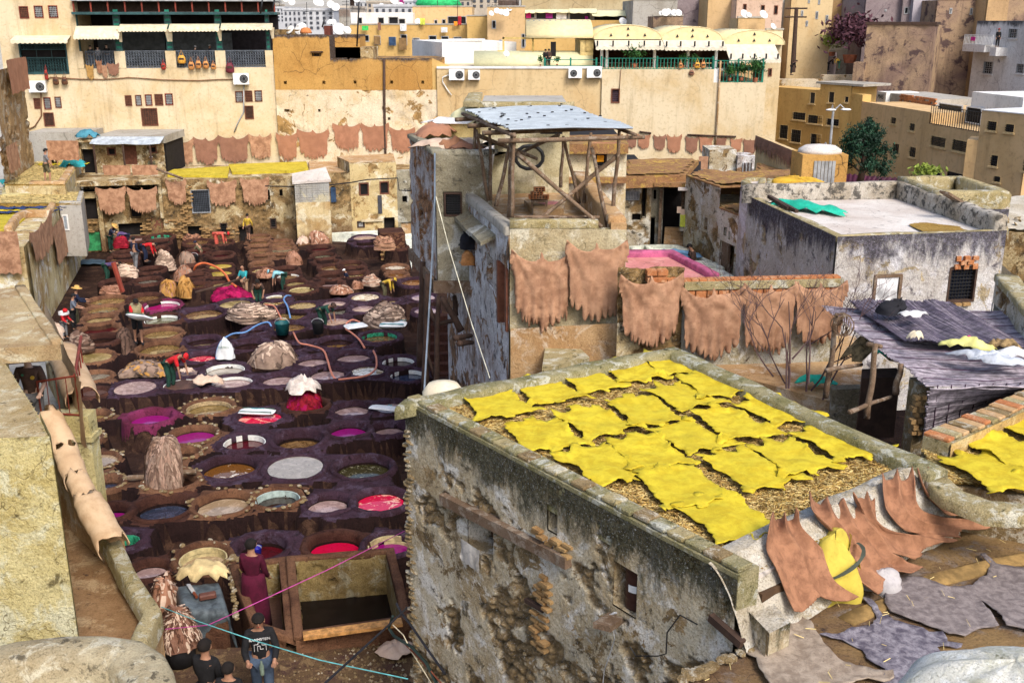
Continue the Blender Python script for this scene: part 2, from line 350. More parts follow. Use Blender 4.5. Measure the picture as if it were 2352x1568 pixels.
# leather: hanging hides, spread skins, piles
def subdiv(Pl,step,jit,rg):
 out=[]
 for i,a in enm_(Pl):
  b=Pl[(i+1)%len(Pl)];L=math.hypot(b[0]-a[0],b[1]-a[1]);n=max(1,int(L/step))
  for k in rng_(n):
   t=k/n;out.append((a[0]+(b[0]-a[0])*t+rg.uniform(-jit,jit),a[1]+(b[1]-a[1])*t+rg.uniform(-jit,jit)))
 return out
def sheet(name,Pl,res,fmap,mat,parent=None,rg=rnd,thick=0.0,smooth=True):
 """outline in 2-D, filled with a triangulated cloth; fmap(x, y) -> world point"""
 xs=[p[0]for p in Pl];ys=[p[1]for p in Pl];pts=[Vc(p)for p in Pl];n=len(pts)
 P=np.array(Pl);Q=np.roll(P,-1,0)
 gx=np.arange(min(xs)+res/2,max(xs),res);gy=np.arange(min(ys)+res/2,max(ys),res)
 if len(gx)and len(gy):
  X,Y=np.meshgrid(gx,gy);X=X.ravel();Y=Y.ravel()
  ins=np.zeros(len(X),bool)
  for(ax,ay),(bx,by)in zip(P,Q):
   c=((ay>Y)!=(by>Y))&(X<(bx-ax)*(Y-ay)/((by-ay)if abs(by-ay)>1e-12 else 1e-12)+ax);ins^=c
  dm=np.min(np.hypot(X[:,None]-P[None,:,0],Y[:,None]-P[None,:,1]),axis=1)
  ins&=dm>res*0.45
  for x,y in zip(X[ins],Y[ins]):pts.append(Vc((x+rg.uniform(-.2,.2)*res,y+rg.uniform(-.2,.2)*res)))
 r=delaunay_2d_cdt(pts,[],[list(rng_(n))],1,1e-5)
 v2=r[0];fs=r[2]
 me=bpy.data.meshes.new(name);me.from_pydata([tuple(fmap(v.x,v.y))for v in v2],[],[tuple(f)for f in fs])
 o=link(name,me,mat,parent,smooth)
 if thick:m=o.modifiers.new('thick','SOLIDIFY');m.thickness=thick;m.offset=0
 return o
def hang_outline(rg,full=True,teeth=9,neck=True,rag=1.0):
 """x 0..1 across, y 0 (pegs) .. -1 (bottom)"""
 s1,s2=rg.uniform(.1,.17),rg.uniform(.1,.17);m1,m2=rg.uniform(.02,.05),rg.uniform(.02,.05)
 top=[(0.0,0.0)]
 for i in rng_(1,8):t=i/8;top.append((0.03+0.42*t,-s1*sn(t**.8*math.pi*.62)**.9*.95))
 if neck:top+=[(.465,-s1*.72),(.485,-.0-m1),(.51,-.02-m1),(.535,-s1*.72)]
 for i in rng_(1,8):t=1-i/8;top.append((0.97-0.42*t,-s2*sn(t**.8*math.pi*.62)**.9*.95))
 top+=[(1.0,0.0),(1.02,-.08),(1.03,-.17),(1.0,-.2),(1.015,-.27),(.975,-.26),(.97,-.33),(.955,-.31),(.945,-.4),(.95,-.52),(.935,-.62),(.945,-.72),(.925,-.7)]
 bot=[];xs0,xs1=.93,.07;w=[rg.uniform(.5,1.5)for _ in rng_(teeth)];sw=sum(w);x=xs0
 for i in rng_(teeth):
  dx=(xs1-xs0)*w[i]/sw;t=(x-xs0)/(xs1-xs0);d=-0.8-0.16*sn(min(1,t+.08)*math.pi)+rg.uniform(-.05,.05)*rag
  bot+=[(x,d+.06),(x+dx*.25,d-.01),(x+dx*.6,d-rg.uniform(0,.05)),(x+dx*.85,d+.02),(x+dx*.93,d+rg.uniform(.05,.13)*rag)];x+=dx
 left=[(.075,-.7),(.055,-.72),(.065,-.62),(.05,-.52),(.055,-.4),(.045,-.31),(.03,-.33),(.025,-.26),(-.015,-.27),(0.0,-.2),(-.03,-.17),(-.02,-.08)]
 return top+bot+left
def hgh(name,F,r,mat,label,parent=None,seed=0,res=None,d=0.05,group='hides hung up to dry',fold=1.0,skew=0.0,kind='hide',thick=0.0):
 """r = (crop, left, top, right, bottom) measured on the photograph; F = the wall it hangs on"""
 rg=random.Random(seed+100);u0,u1,z0,z1=F.rect(*r)
 w=u1-u0;h=z1-z0;W=abs(w)
 flat=kind=='sheet'
 Pl=[(0,0),(1,-.01),(1.01,-.3),(.985,-.6),(1.0,-.9),(.96,-1),(.8,-.95),(.6,-1.0),(.45,-.94),(.3,-1),(.12,-.96),(0.03,-1.02),(-.01,-.8),(.015,-.5),(-.01,-.2)]if flat else hang_outline(rg,teeth=rg.randint(8,12))
 Pl=[(p[0]*W,p[1]*h)for p in Pl]
 Pl=subdiv(Pl,0.05 if res is None else res*0.8,0.003*W,rg)
 p1,p2,p3=rg.uniform(0,6),rg.uniform(0,6),rg.uniform(0,6);k=rg.uniform(4.2,5.8)
 sg=1 if w>0 else-1
 def fm(x,y):
  a=x/W;b=-y/h
  a1=math.atan2(b+.05,a+.02);a2=math.atan2(b+.05,1.02-a);wdt=max(0.0,1-abs(2*a-1))
  hgt=0.016*sn(a1*15+p1)*math.exp(-a*2.6)+0.016*sn(a2*14+p2)*math.exp(-(1-a)*2.6)
  lo_=max(0.0,(b-.35)/.65);hgt+=0.05*lo_*abs(sn(a*3.14*(k+2.5)+p3+.5*sn(b*2+p1)))+0.012*sn(a*41+b*2+p2)*lo_+.016*(float(vno(a*2.5+p1,b*2,p2))-.5)+.026*(float(vno(a*10+p1,b*3.5,p2))-.5)
  hgt+=0.03*sn(b*math.pi)*wdt
  cen=0.014*math.exp(-((b-.22-.35*(2*a-1)**2)/.05)**2)*(.5+.5*wdt)
  return F.pt(u0+sg*x,z1+y+skew*a*h,d+(hgt+cen+0.03)*fold*min(1.0,W))
 o=sheet(name,Pl,res or max(0.06,W/14),fm,mat,parent,rg,thick)
 if parent is None:tag(o,label,'hide',group)
 return o
HALF=[(.68,.03),(.63,.09),(.52,.1),(.49,.2),(.53,.3),(.58,.39),(.53,.44),(.47,.4),(.43,.45),(.36,.42),(.2,.4),(0,.39),(-.2,.42),(-.33,.43),(-.4,.5),(-.5,.56),(-.56,.5),(-.5,.38),(-.47,.25),(-.48,.1),(-.56,.06),(-.6,.02)]
def spk(name,c,L,W,ang,mat,label,group,seed=0,res=0.07,parent=None,thick=0.008,lift=0.02,cat='skin',hfun=None,curl=1.0):
 rg=random.Random(seed)
 Pl=[(x*L+rg.uniform(-.03,.03),y*W+rg.uniform(-.03,.03))for x,y in HALF]+[(x*L+rg.uniform(-.03,.03),-y*W+rg.uniform(-.03,.03))for x,y in HALF[::-1]]
 Pl=subdiv(Pl,0.04,0.019,rg);P=np.array(Pl);ca,sa=cs_(ang),sn(ang);s=seed*3.7
 def fm(x,y):
  de=np.min(np.hypot(P[:,0]-x,P[:,1]-y))
  h=lift+0.045*float(vno(x*4+s,y*4))+0.02*float(vno(x*11+s,y*11))+0.012*math.exp(-(y/.02)**2)
  h+=curl*0.075*math.exp(-de/.05)*max(0,float(vno(x*5+s,y*5,4))-.42)*2
  z=c[2]+h+(hfun(c[0]+x*ca-y*sa,c[1]+x*sa+y*ca)if hfun else 0)
  return(c[0]+x*ca-y*sa,c[1]+x*sa+y*ca,z)
 o=sheet(name,Pl,res,fm,mat,parent,rg,thick)
 if parent is None:tag(o,label,cat,group)
 return o
def srp(J,pts,w,nrm,rg,m=0,taper=0.3):
 """a narrow flap of leather following pts"""
 vs=[];n=len(pts)
 for i,p in enm_(pts):
  t=(Vc(pts[min(i+1,n-1)])-Vc(pts[max(i-1,0)])).normalized();s=t.cross(nrm[i]).normalized()
  ww=w*(1-(1-taper)*(i/(n-1))**2)*rg.uniform(.8,1.2)/2
  vs+=[Vc(p)-s*ww,Vc(p)+s*ww]
 J.add(vs,[(2*i,2*i+1,2*i+3,2*i+2)for i in rng_(n-1)],m)
def pil(name,c,rx,ry,h,mats,label,mode='fold',seed=0,group='heaps of wet hides',parent=None,ang=0.0,nstrip=120,cat='hide pile'):
 rg=random.Random(seed+5);n,m=44,16;th=np.linspace(0,2*np.pi,n,endpoint=False);V=[];s=seed*5.1
 mats=mats if isinstance(mats,(list,tuple))else[mats]
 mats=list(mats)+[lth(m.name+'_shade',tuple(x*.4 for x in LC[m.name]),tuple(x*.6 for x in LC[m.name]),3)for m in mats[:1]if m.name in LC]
 def surf(t,f,off=0.0):
  ph=f*math.pi/2;e=0.75
  cx=cs_(ph)**e;zz=sn(ph)**0.9
  if mode=='fold':fo=0.10*abs(sn(5*(zz*1.4+0.45*sn(t+s)+.9*float(vno(cs_(t)+s,sn(t),f*2)))))-.05
  else:fo=0.05*sn(t*7+s+3*sn(f*4+t))+0.05*(float(vno(cs_(t)*3+s,sn(t)*3,f*3))-.5)
  nn=0.7*(float(vno(cs_(t)*1.3+s,sn(t)*1.3,f*1.5))-.5)
  k=1+fo+nn*(1-f*.5)
  x=rx*cx*k*cs_(t);y=ry*cx*k*sn(t)
  nv=Vc((x/rx**2,y/ry**2,zz/h)).normalized()
  P=Vc((x,y,h*zz*(1+nn*.6)))+nv*off
  return Vc((c[0]+P.x*cs_(ang)-P.y*sn(ang),c[1]+P.x*sn(ang)+P.y*cs_(ang),c[2]+P.z)),Vc((nv.x*cs_(ang)-nv.y*sn(ang),nv.x*sn(ang)+nv.y*cs_(ang),nv.z))
 J=MB();vs=[];fs=[]
 for j in rng_(m+1):
  for t in th:vs.append(surf(t,min(j/m,.995))[0])
 for j in rng_(m):
  for i in rng_(n):fs.append((j*n+i,j*n+(i+1)%n,(j+1)*n+(i+1)%n,(j+1)*n+i))
 J.add(vs,fs,0)
 for k in rng_(nstrip):
  t=rg.uniform(0,6.283);L=rg.uniform(.25,.6)
  if mode=='fold':
   f0=rg.uniform(.05,.85);f1=f0+rg.uniform(-.12,.12);dt=rg.uniform(.5,1.3);N=7
   pr=[surf(t+dt*i/(N-1),min(.98,max(0,f0+(f1-f0)*i/(N-1))),rg.uniform(.01,.05))for i in rng_(N)]
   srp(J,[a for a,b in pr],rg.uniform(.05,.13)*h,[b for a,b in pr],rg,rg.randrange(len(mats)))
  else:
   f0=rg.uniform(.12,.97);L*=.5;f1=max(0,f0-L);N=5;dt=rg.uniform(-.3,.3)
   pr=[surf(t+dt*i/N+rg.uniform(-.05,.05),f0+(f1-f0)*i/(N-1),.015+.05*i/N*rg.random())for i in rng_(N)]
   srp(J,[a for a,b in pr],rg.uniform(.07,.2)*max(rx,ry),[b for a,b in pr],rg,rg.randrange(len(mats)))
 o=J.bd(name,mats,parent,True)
 if parent is None:tag(o,label,cat,group)
 return o
def rag(name,c,rx,ry,h,mat,label,cat,seed=0,parent=None,group=None,ang=0.0):
 """a crumpled cloth or sack lying on something"""
 rg=random.Random(seed);Pl=[]
 for i in rng_(26):
  t=i*6.283/26;k=1+rg.uniform(-.18,.18);Pl.append((rx*k*cs_(t),ry*k*sn(t)))
 s=seed*2.3;ca,sa=cs_(ang),sn(ang)
 def fm(x,y):
  d=max(0,1-(x/rx)**2-(y/ry)**2)
  z=h*(d**.6)*(.6+.8*float(vno(x*5/max(rx,.2)+s,y*5/max(rx,.2))))+.12*h*float(vno(x*18+s,y*18))
  return(c[0]+x*ca-y*sa,c[1]+x*sa+y*ca,c[2]+z+.01)
 o=sheet(name,Pl,max(rx,ry)/9,fm,mat,parent,rg,0.01)
 if parent is None:tag(o,label,cat,group)
 return o
 # people
SKIN=M('skin_brown',(0.36,0.19,0.12),0.6,var=0.1);SKIN2=M('skin_light',(0.55,0.36,0.27),0.6,var=0.1)
def F_(name,c):return M('fabric_'+name,c,0.9,var=0.25,scale=6)
FAB={'navy':F_('navy',(.012,.018,.045)),'black':F_('black',(.012,.012,.014)),'dkgreen':F_('dark_green_rubber',(.012,.05,.035)),'green':F_('green',(.03,.12,.07)),'red':F_('red',(.5,.015,.02)),'coral':F_('coral',(.55,.1,.07)),'grey':F_('grey',(.16,.16,.17)),'ltgrey':F_('light_grey',(.42,.42,.45)),'teal':F_('teal',(.03,.3,.33)),'ltblue':F_('light_blue',(.22,.45,.5)),'khaki':F_('khaki',(.26,.22,.12)),'tan':F_('tan',(.3,.2,.12)),'olive':F_('olive',(.1,.09,.05)),'white':F_('white',(.7,.7,.7)),'straw':F_('straw',(.55,.33,.1)),'yellow':F_('yellow',(.5,.33,.04)),'maroon':F_('maroon',(.07,.004,.02)),'brown':F_('brown',(.07,.04,.03)),'purple':F_('purple',(.09,.06,.16)),'denim':F_('denim',(.05,.075,.12)),'hair':F_('hair',(.012,.009,.008)),'stripe':F_('striped',(.12,.14,.18)),'bald':SKIN}
def skinned(name,verts,edges,rad,mat,parent,lv=1):
 me=bpy.data.meshes.new(name);me.from_pydata([tuple(v)for v in verts],edges,[]);o=link(name,me,mat,parent)
 o.modifiers.new('skin','SKIN');me.skin_vertices.new()if not me.skin_vertices else None
 sv=me.skin_vertices[0].data
 adj={i:[]for i in rng_(len(verts))}
 for a,b in edges:adj[a].append(b);adj[b].append(a)
 seen=set()
 for i in rng_(len(verts)):
  r=rad[i];sv[i].radius=(r,r)if isinstance(r,(int,float))else r;sv[i].use_root=False
  if i not in seen:
   sv[i].use_root=True;st=[i]
   while st:
    k=st.pop()
    if k in seen:continue
    seen.add(k);st+=adj[k]
 o.modifiers['skin'].use_smooth_shade=True
 m=o.modifiers.new('sub','SUBSURF');m.levels=lv;m.render_levels=lv
 return o
def psn(foot,H,face,label,shirt='navy',legs='black',head='hair',torso=0,thigh=(5,-5),shin=(0,0),arm=((10,20),(10,20)),armout=(.1,.1),hd=None,slv='long',short=False,skin=SKIN,lift=0.0,hat=None,hood=False,fingers=True,robe=False,bare=False,shoes='black',group='workers and visitors',detail=False):
 """foot: world point under the hips; H: standing height; face: heading in degrees (0 = away from the camera, +X = 90);
    torso, thigh, shin, arm: degrees from vertical, forward positive"""
 k=H/1.72;f=R(face);fw=Vc((sn(f),cs_(f),0));rt=Vc((cs_(f),-sn(f),0));up=Vc((0,0,1))
 def dr(a):a=R(a);return fw*sn(a)-up*cs_(a)
 Rt=emp('person',foot,label,'person',group)
 kn=[],[]
 base=Vc(foot);drop=[]
 for i in(0,1):drop.append(.42*cs_(R(thigh[i]))+.42*cs_(R(shin[i]))+.08)
 hip=base+up*(max(drop)*k+lift)
 td=fw*sn(R(torso))+up*cs_(R(torso));hv=td if hd is None else(fw*sn(R(hd))+up*cs_(R(hd)))
 waist=hip+td*(.16*k);chest=hip+td*(.36*k);neck=hip+td*(.5*k);skull0=neck+hv*(.09*k);skull=skull0+hv*(.1*k)+(fw*cs_(R(hd if hd is not None else torso))-up*sn(R(hd if hd is not None else torso)))*.02*k
 V=[hip,waist,chest,neck,skull0,skull,skull+hv*(.085*k)];E=[(0,1),(1,2),(2,3),(3,4),(4,5),(5,6)]
 rd=[(.12,.1),(.125,.095),(.15,.11),.055,.066,.088,.055]
 limbs=[]
 for i,sgn in((0,-1),(1,1)):
  s0=neck-td*(.05*k)+rt*(sgn*.17*k);n=len(V);ua,fa=arm[i];so=rt*(sgn*armout[i])
  d1=(dr(ua)+so).normalized();d2=(dr(fa)-so*.7).normalized()
  e1=s0+d1*(.28*k);w1=e1+d2*(.25*k);p1=w1+d2*(.085*k)
  V+=[s0,e1,w1,p1];E+=[(2,n),(n,n+1),(n+1,n+2),(n+2,n+3)];rd+=[.055,.042,.03,.036]
  limbs.append((s0,e1,w1,p1,d2))
 lg=[]
 for i,sgn in((0,-1),(1,1)):
  h0=hip+rt*(sgn*.09*k)-up*(.03*k);kn0=h0+dr(thigh[i])*(.42*k);an=kn0+dr(shin[i])*(.42*k);to=an+fw*(.17*k)-up*(.045*k)
  n=len(V);V+=[h0,kn0,an,to];E+=[(0,n),(n,n+1),(n+1,n+2),(n+2,n+3)];rd+=[.085,.058,.04,.034];lg.append((h0,kn0,an,to))
 for s0,e1,w1,p1,d2 in limbs:
  if not fingers:break
  side=rt;cu=(fw*.5-up*.5)
  for j,(o,L)in enm_(((-.03,.07),(-.01,.08),(.01,.077),(.03,.06))):
   n=len(V);a=p1+side*(o*k)-d2*.02*k;b=a+d2*(L*.6*k);c=b+(d2+cu*.5).normalized()*(L*.5*k)
   V+=[a,b,c];E+=[(n,n+1),(n+1,n+2)];rd+=[.0095,.009,.007]
  n=len(V);a=p1-d2*(.05*k)-side*.02*k;b=a+(d2-side).normalized()*.045*k;V+=[a,b,b+d2*.03*k];E+=[(n,n+1),(n+1,n+2)];rd+=[.011,.01,.008]
 rk=[(r*k if not isinstance(r,tuple)else(r[0]*k,r[1]*k))for r in rd]
 skinned('body',V,E,rk,skin,Rt)
 g=.014*k
 if not bare:
  sv=[hip-td*.07*k,waist,chest,neck-td*.03*k];se=[(0,1),(1,2),(2,3)];sr=[(.14,.115),(.14,.11),(.168,.125),.09]
  for s0,e1,w1,p1,d2 in limbs:
   n=len(sv);sv+=[s0,e1 if slv!='vest' else s0];se+=[(2,n)]
   if slv=='vest':sv.pop();sr+=[.075]
   else:se+=[(n,n+1)];sr+=[.075,.06]
   if slv=='long':sv.append(w1);se.append((n+1,n+2));sr.append(.046)
  skinned('shirt',sv,se,[(r*k if not isinstance(r,tuple)else(r[0]*k,r[1]*k))for r in sr],FAB[shirt],Rt)
 if robe:
  J=MB();J.lathe(base,[(.27*k,.03),(.25*k,.4*k),(.22*k,.85*k),(.2*k,1.05*k)],18,0,1,.8);J.bd('robe',FAB[shirt],Rt,True)
 else:
  tv=[hip+td*.03*k];te=[];tr=[(.148,.12)]
  for h0,k0,an,to in lg:
   n=len(tv);tv+=[h0,k0];te+=[(0,n),(n,n+1)];tr+=[.105,.082]
   if not short:tv.append(an+up*.04*k);te.append((n+1,n+2));tr.append(.064)
  skinned('trousers',tv,te,[(r*k if not isinstance(r,tuple)else(r[0]*k,r[1]*k))for r in tr],FAB[legs],Rt)
 for h0,k0,an,to in lg:
  J=MB();J.tube([an-fw*.05*k-up*.04*k,an+fw*.05*k-up*.035*k,to+fw*.06*k-up*.01*k],[.045*k,.05*k,.032*k],8);J.bd('shoe',FAB[shoes],Rt,True)
 hf=(fw-hv*fw.dot(hv)).normalized()if abs(fw.dot(hv))<.98 else-up;hr=rt
 def dome(name,mat,r,back,lowf,parts=10,off=.0):
  J=MB();vs=[];fs=[];n=14;ctr=skull+hv*off*k-hf*back*k
  for j in rng_(7):
   ph=R(lowf+(90-lowf)*j/6)
   for i in rng_(n):
    w=6.283*i/n;rr=r*k*cs_(ph);fr=sn(w)
    lowz=r*k*sn(ph)*1.05
    if fr>.3 and j<2:lowz+=.05*k
    vs.append(ctr+hr*(rr*cs_(w))+hf*(rr*1.12*fr)+hv*lowz)
  for j in rng_(6):
   for i in rng_(n):fs.append((j*n+i,j*n+(i+1)%n,(j+1)*n+(i+1)%n,(j+1)*n+i))
  J.add(vs,fs);return J.bd(name,mat,Rt,True)
 if head!='bald':dome('hair',FAB['hair'],.102,.012,-25)
 if head not in('hair','bald'):dome('cap',FAB[head],.108,.0,0,off=.012)
 if hat:
  J=MB();ctr=skull+hv*.06*k;Mx=Matrix((hr,hf,hv)).transposed()
  t=MB();t.lathe((0,0,0),[(.23*k,-.015*k),(.2*k,0),(.105*k,.01*k),(.1*k,.08*k),(.07*k,.105*k),(.01,.11*k)],18)
  t.v=[tuple(ctr+Mx@Vc(v))for v in t.v];t.bd('straw_hat',FAB[hat],Rt,True)
 if hood:dome('hood',FAB[shirt],.125,.02,-60)
 fc=skull+hf*(.085*k)-hv*.01*k
 J=MB();J.tube([fc+hv*.02*k,fc-hv*.025*k+hf*.018*k,fc-hv*.03*k],[.006*k,.013*k,.008*k],6);J.bd('nose',skin,Rt,True)
 for sgn in(-1,1):
  J=MB();c0=fc+hr*(sgn*.034*k)+hv*.015*k-hf*.006*k;J.lathe((c0.x,c0.y,c0.z),[(.002,-.009*k),(.011*k,0),(.002,.009*k)],8);J.bd('eye',FAB['black'],Rt)
  J=MB();c0=skull+hr*(sgn*.088*k)-hv*.005*k;J.box(c0,.009*k,.02*k,.03*k,(hr,hf,hv));J.bd('ear',skin,Rt)
 J=MB();J.box(fc-hv*.052*k-hf*.006*k,.024*k,.006*k,.005*k,(hr,hf,hv));J.bd('mouth',FAB['coral'],Rt)
 Rt['_k']=k
 return Rt,dict(hip=hip,chest=chest,neck=neck,skull=skull,hands=[l[3]for l in limbs],fw=fw,rt=rt,td=td,k=k,legs=lg)
 # the tannery: ground, vats, masonry between them
ZR=0.9
LIQ={'brown':(glossy('liquid_brown',(.16,.085,.03),(.24,.14,.06)),'brown tanning water'),'dark':(glossy('liquid_dark',(.02,.009,.007),(.035,.016,.01)),'almost black liquid'),'olive':(glossy('liquid_olive',(.2,.13,.04),(.27,.18,.07)),'olive brown water'),'khaki':(glossy('liquid_khaki',(.3,.22,.08),(.4,.3,.14),.2),'cloudy khaki water'),'tan':(glossy('liquid_tan_reflection',(.38,.27,.16),(.44,.33,.22),.15),'sandy beige water brightened like reflected sky'),'mauve':(glossy('liquid_mauve_reflection',(.38,.25,.23),(.46,.33,.31),.12),'water painted mauve like reflected sky'),'milky':(glossy('liquid_milky',(.4,.35,.29),(.44,.39,.33),.25,amt=(.4,.7)),'milky grey water'),'grey':(glossy('liquid_grey',(.14,.13,.1),(.2,.18,.14),.1),'grey water'),'greygreen':(glossy('liquid_grey_green',(.15,.15,.09),(.22,.22,.14),.1),'grey green water'),'magenta':(glossy('liquid_magenta',(.42,.01,.12),(.34,.01,.14),.08,spec=.35),'bright magenta dye'),'violet':(glossy('liquid_violet',(.3,.01,.17),(.24,.01,.15),.06,spec=.45),'violet pink dye'),'redlit':(glossy('liquid_red_white',(.75,.01,.07),(.9,.45,.35),.08,sc=2.2,amt=(.52,.6)),'swirled red dye'),'red':(glossy('liquid_red',(.62,.005,.05),(.5,.004,.05),.08,spec=.3),'scarlet dye'),'darkred':(glossy('liquid_dark_red',(.1,.006,.012),(.05,.004,.006),.06),'wine red dye'),'yellow':(glossy('liquid_yellow',(.5,.37,.05),(.58,.45,.1),.25),'yellow saffron dye'),'yelshine':(glossy('liquid_yellow_brown',(.28,.16,.03),(.7,.55,.3),.1,sc=4,amt=(.5,.56)),'yellow cloths'),'whitecloth':(glossy('liquid_white_patches',(.34,.25,.14),(.75,.68,.55),.2,sc=4,amt=(.45,.52)),'white cloths'),'amber':(glossy('liquid_amber',(.2,.08,.015),(.8,.7,.55),.08,sc=3,amt=(.6,.64)),'amber water'),'lilac':(glossy('liquid_lilac',(.3,.22,.3),(.36,.28,.36),.15),'lilac water'),'blueblack':(glossy('liquid_blue_black',(.03,.04,.07),(.05,.06,.1),.04),'blue black liquid'),'foam':(glossy('liquid_foamy_green',(.05,.045,.015),(.3,.28,.2),.12,sc=8,amt=(.56,.66)),'foamy green water'),'mud':(M('wet_brown_mud',(.1,.05,.035),.5,scale=5,bm=.5),'wet brown sludge'),}  # mauve and tan base colours have sky reflection painted in
TILE={'w':M('tile_white',(.7,.7,.66),.25,var=.12,scale=8),'g':M('tile_green',(.03,.25,.14),.2,var=.5,scale=8),'t':M('tile_pale_teal',(.4,.5,.48),.25,var=.2,scale=8),'y':M('tile_yellowed',(.5,.42,.22),.35,var=.25,scale=8),'o':M('tile_old_beige',(.36,.27,.15),.4,var=.4,scale=8)}
TW={'w':'white tiled','g':'green tiled','t':'teal tiled','y':'yellow tiled','o':'brown tiled'}
VM={'t':vat_tan,'b':vat_brown,'p':vat_purple,'m':vat_magenta}
VW={'t':'tan','b':'dark brown','p':'purple stained','m':'magenta stained'}
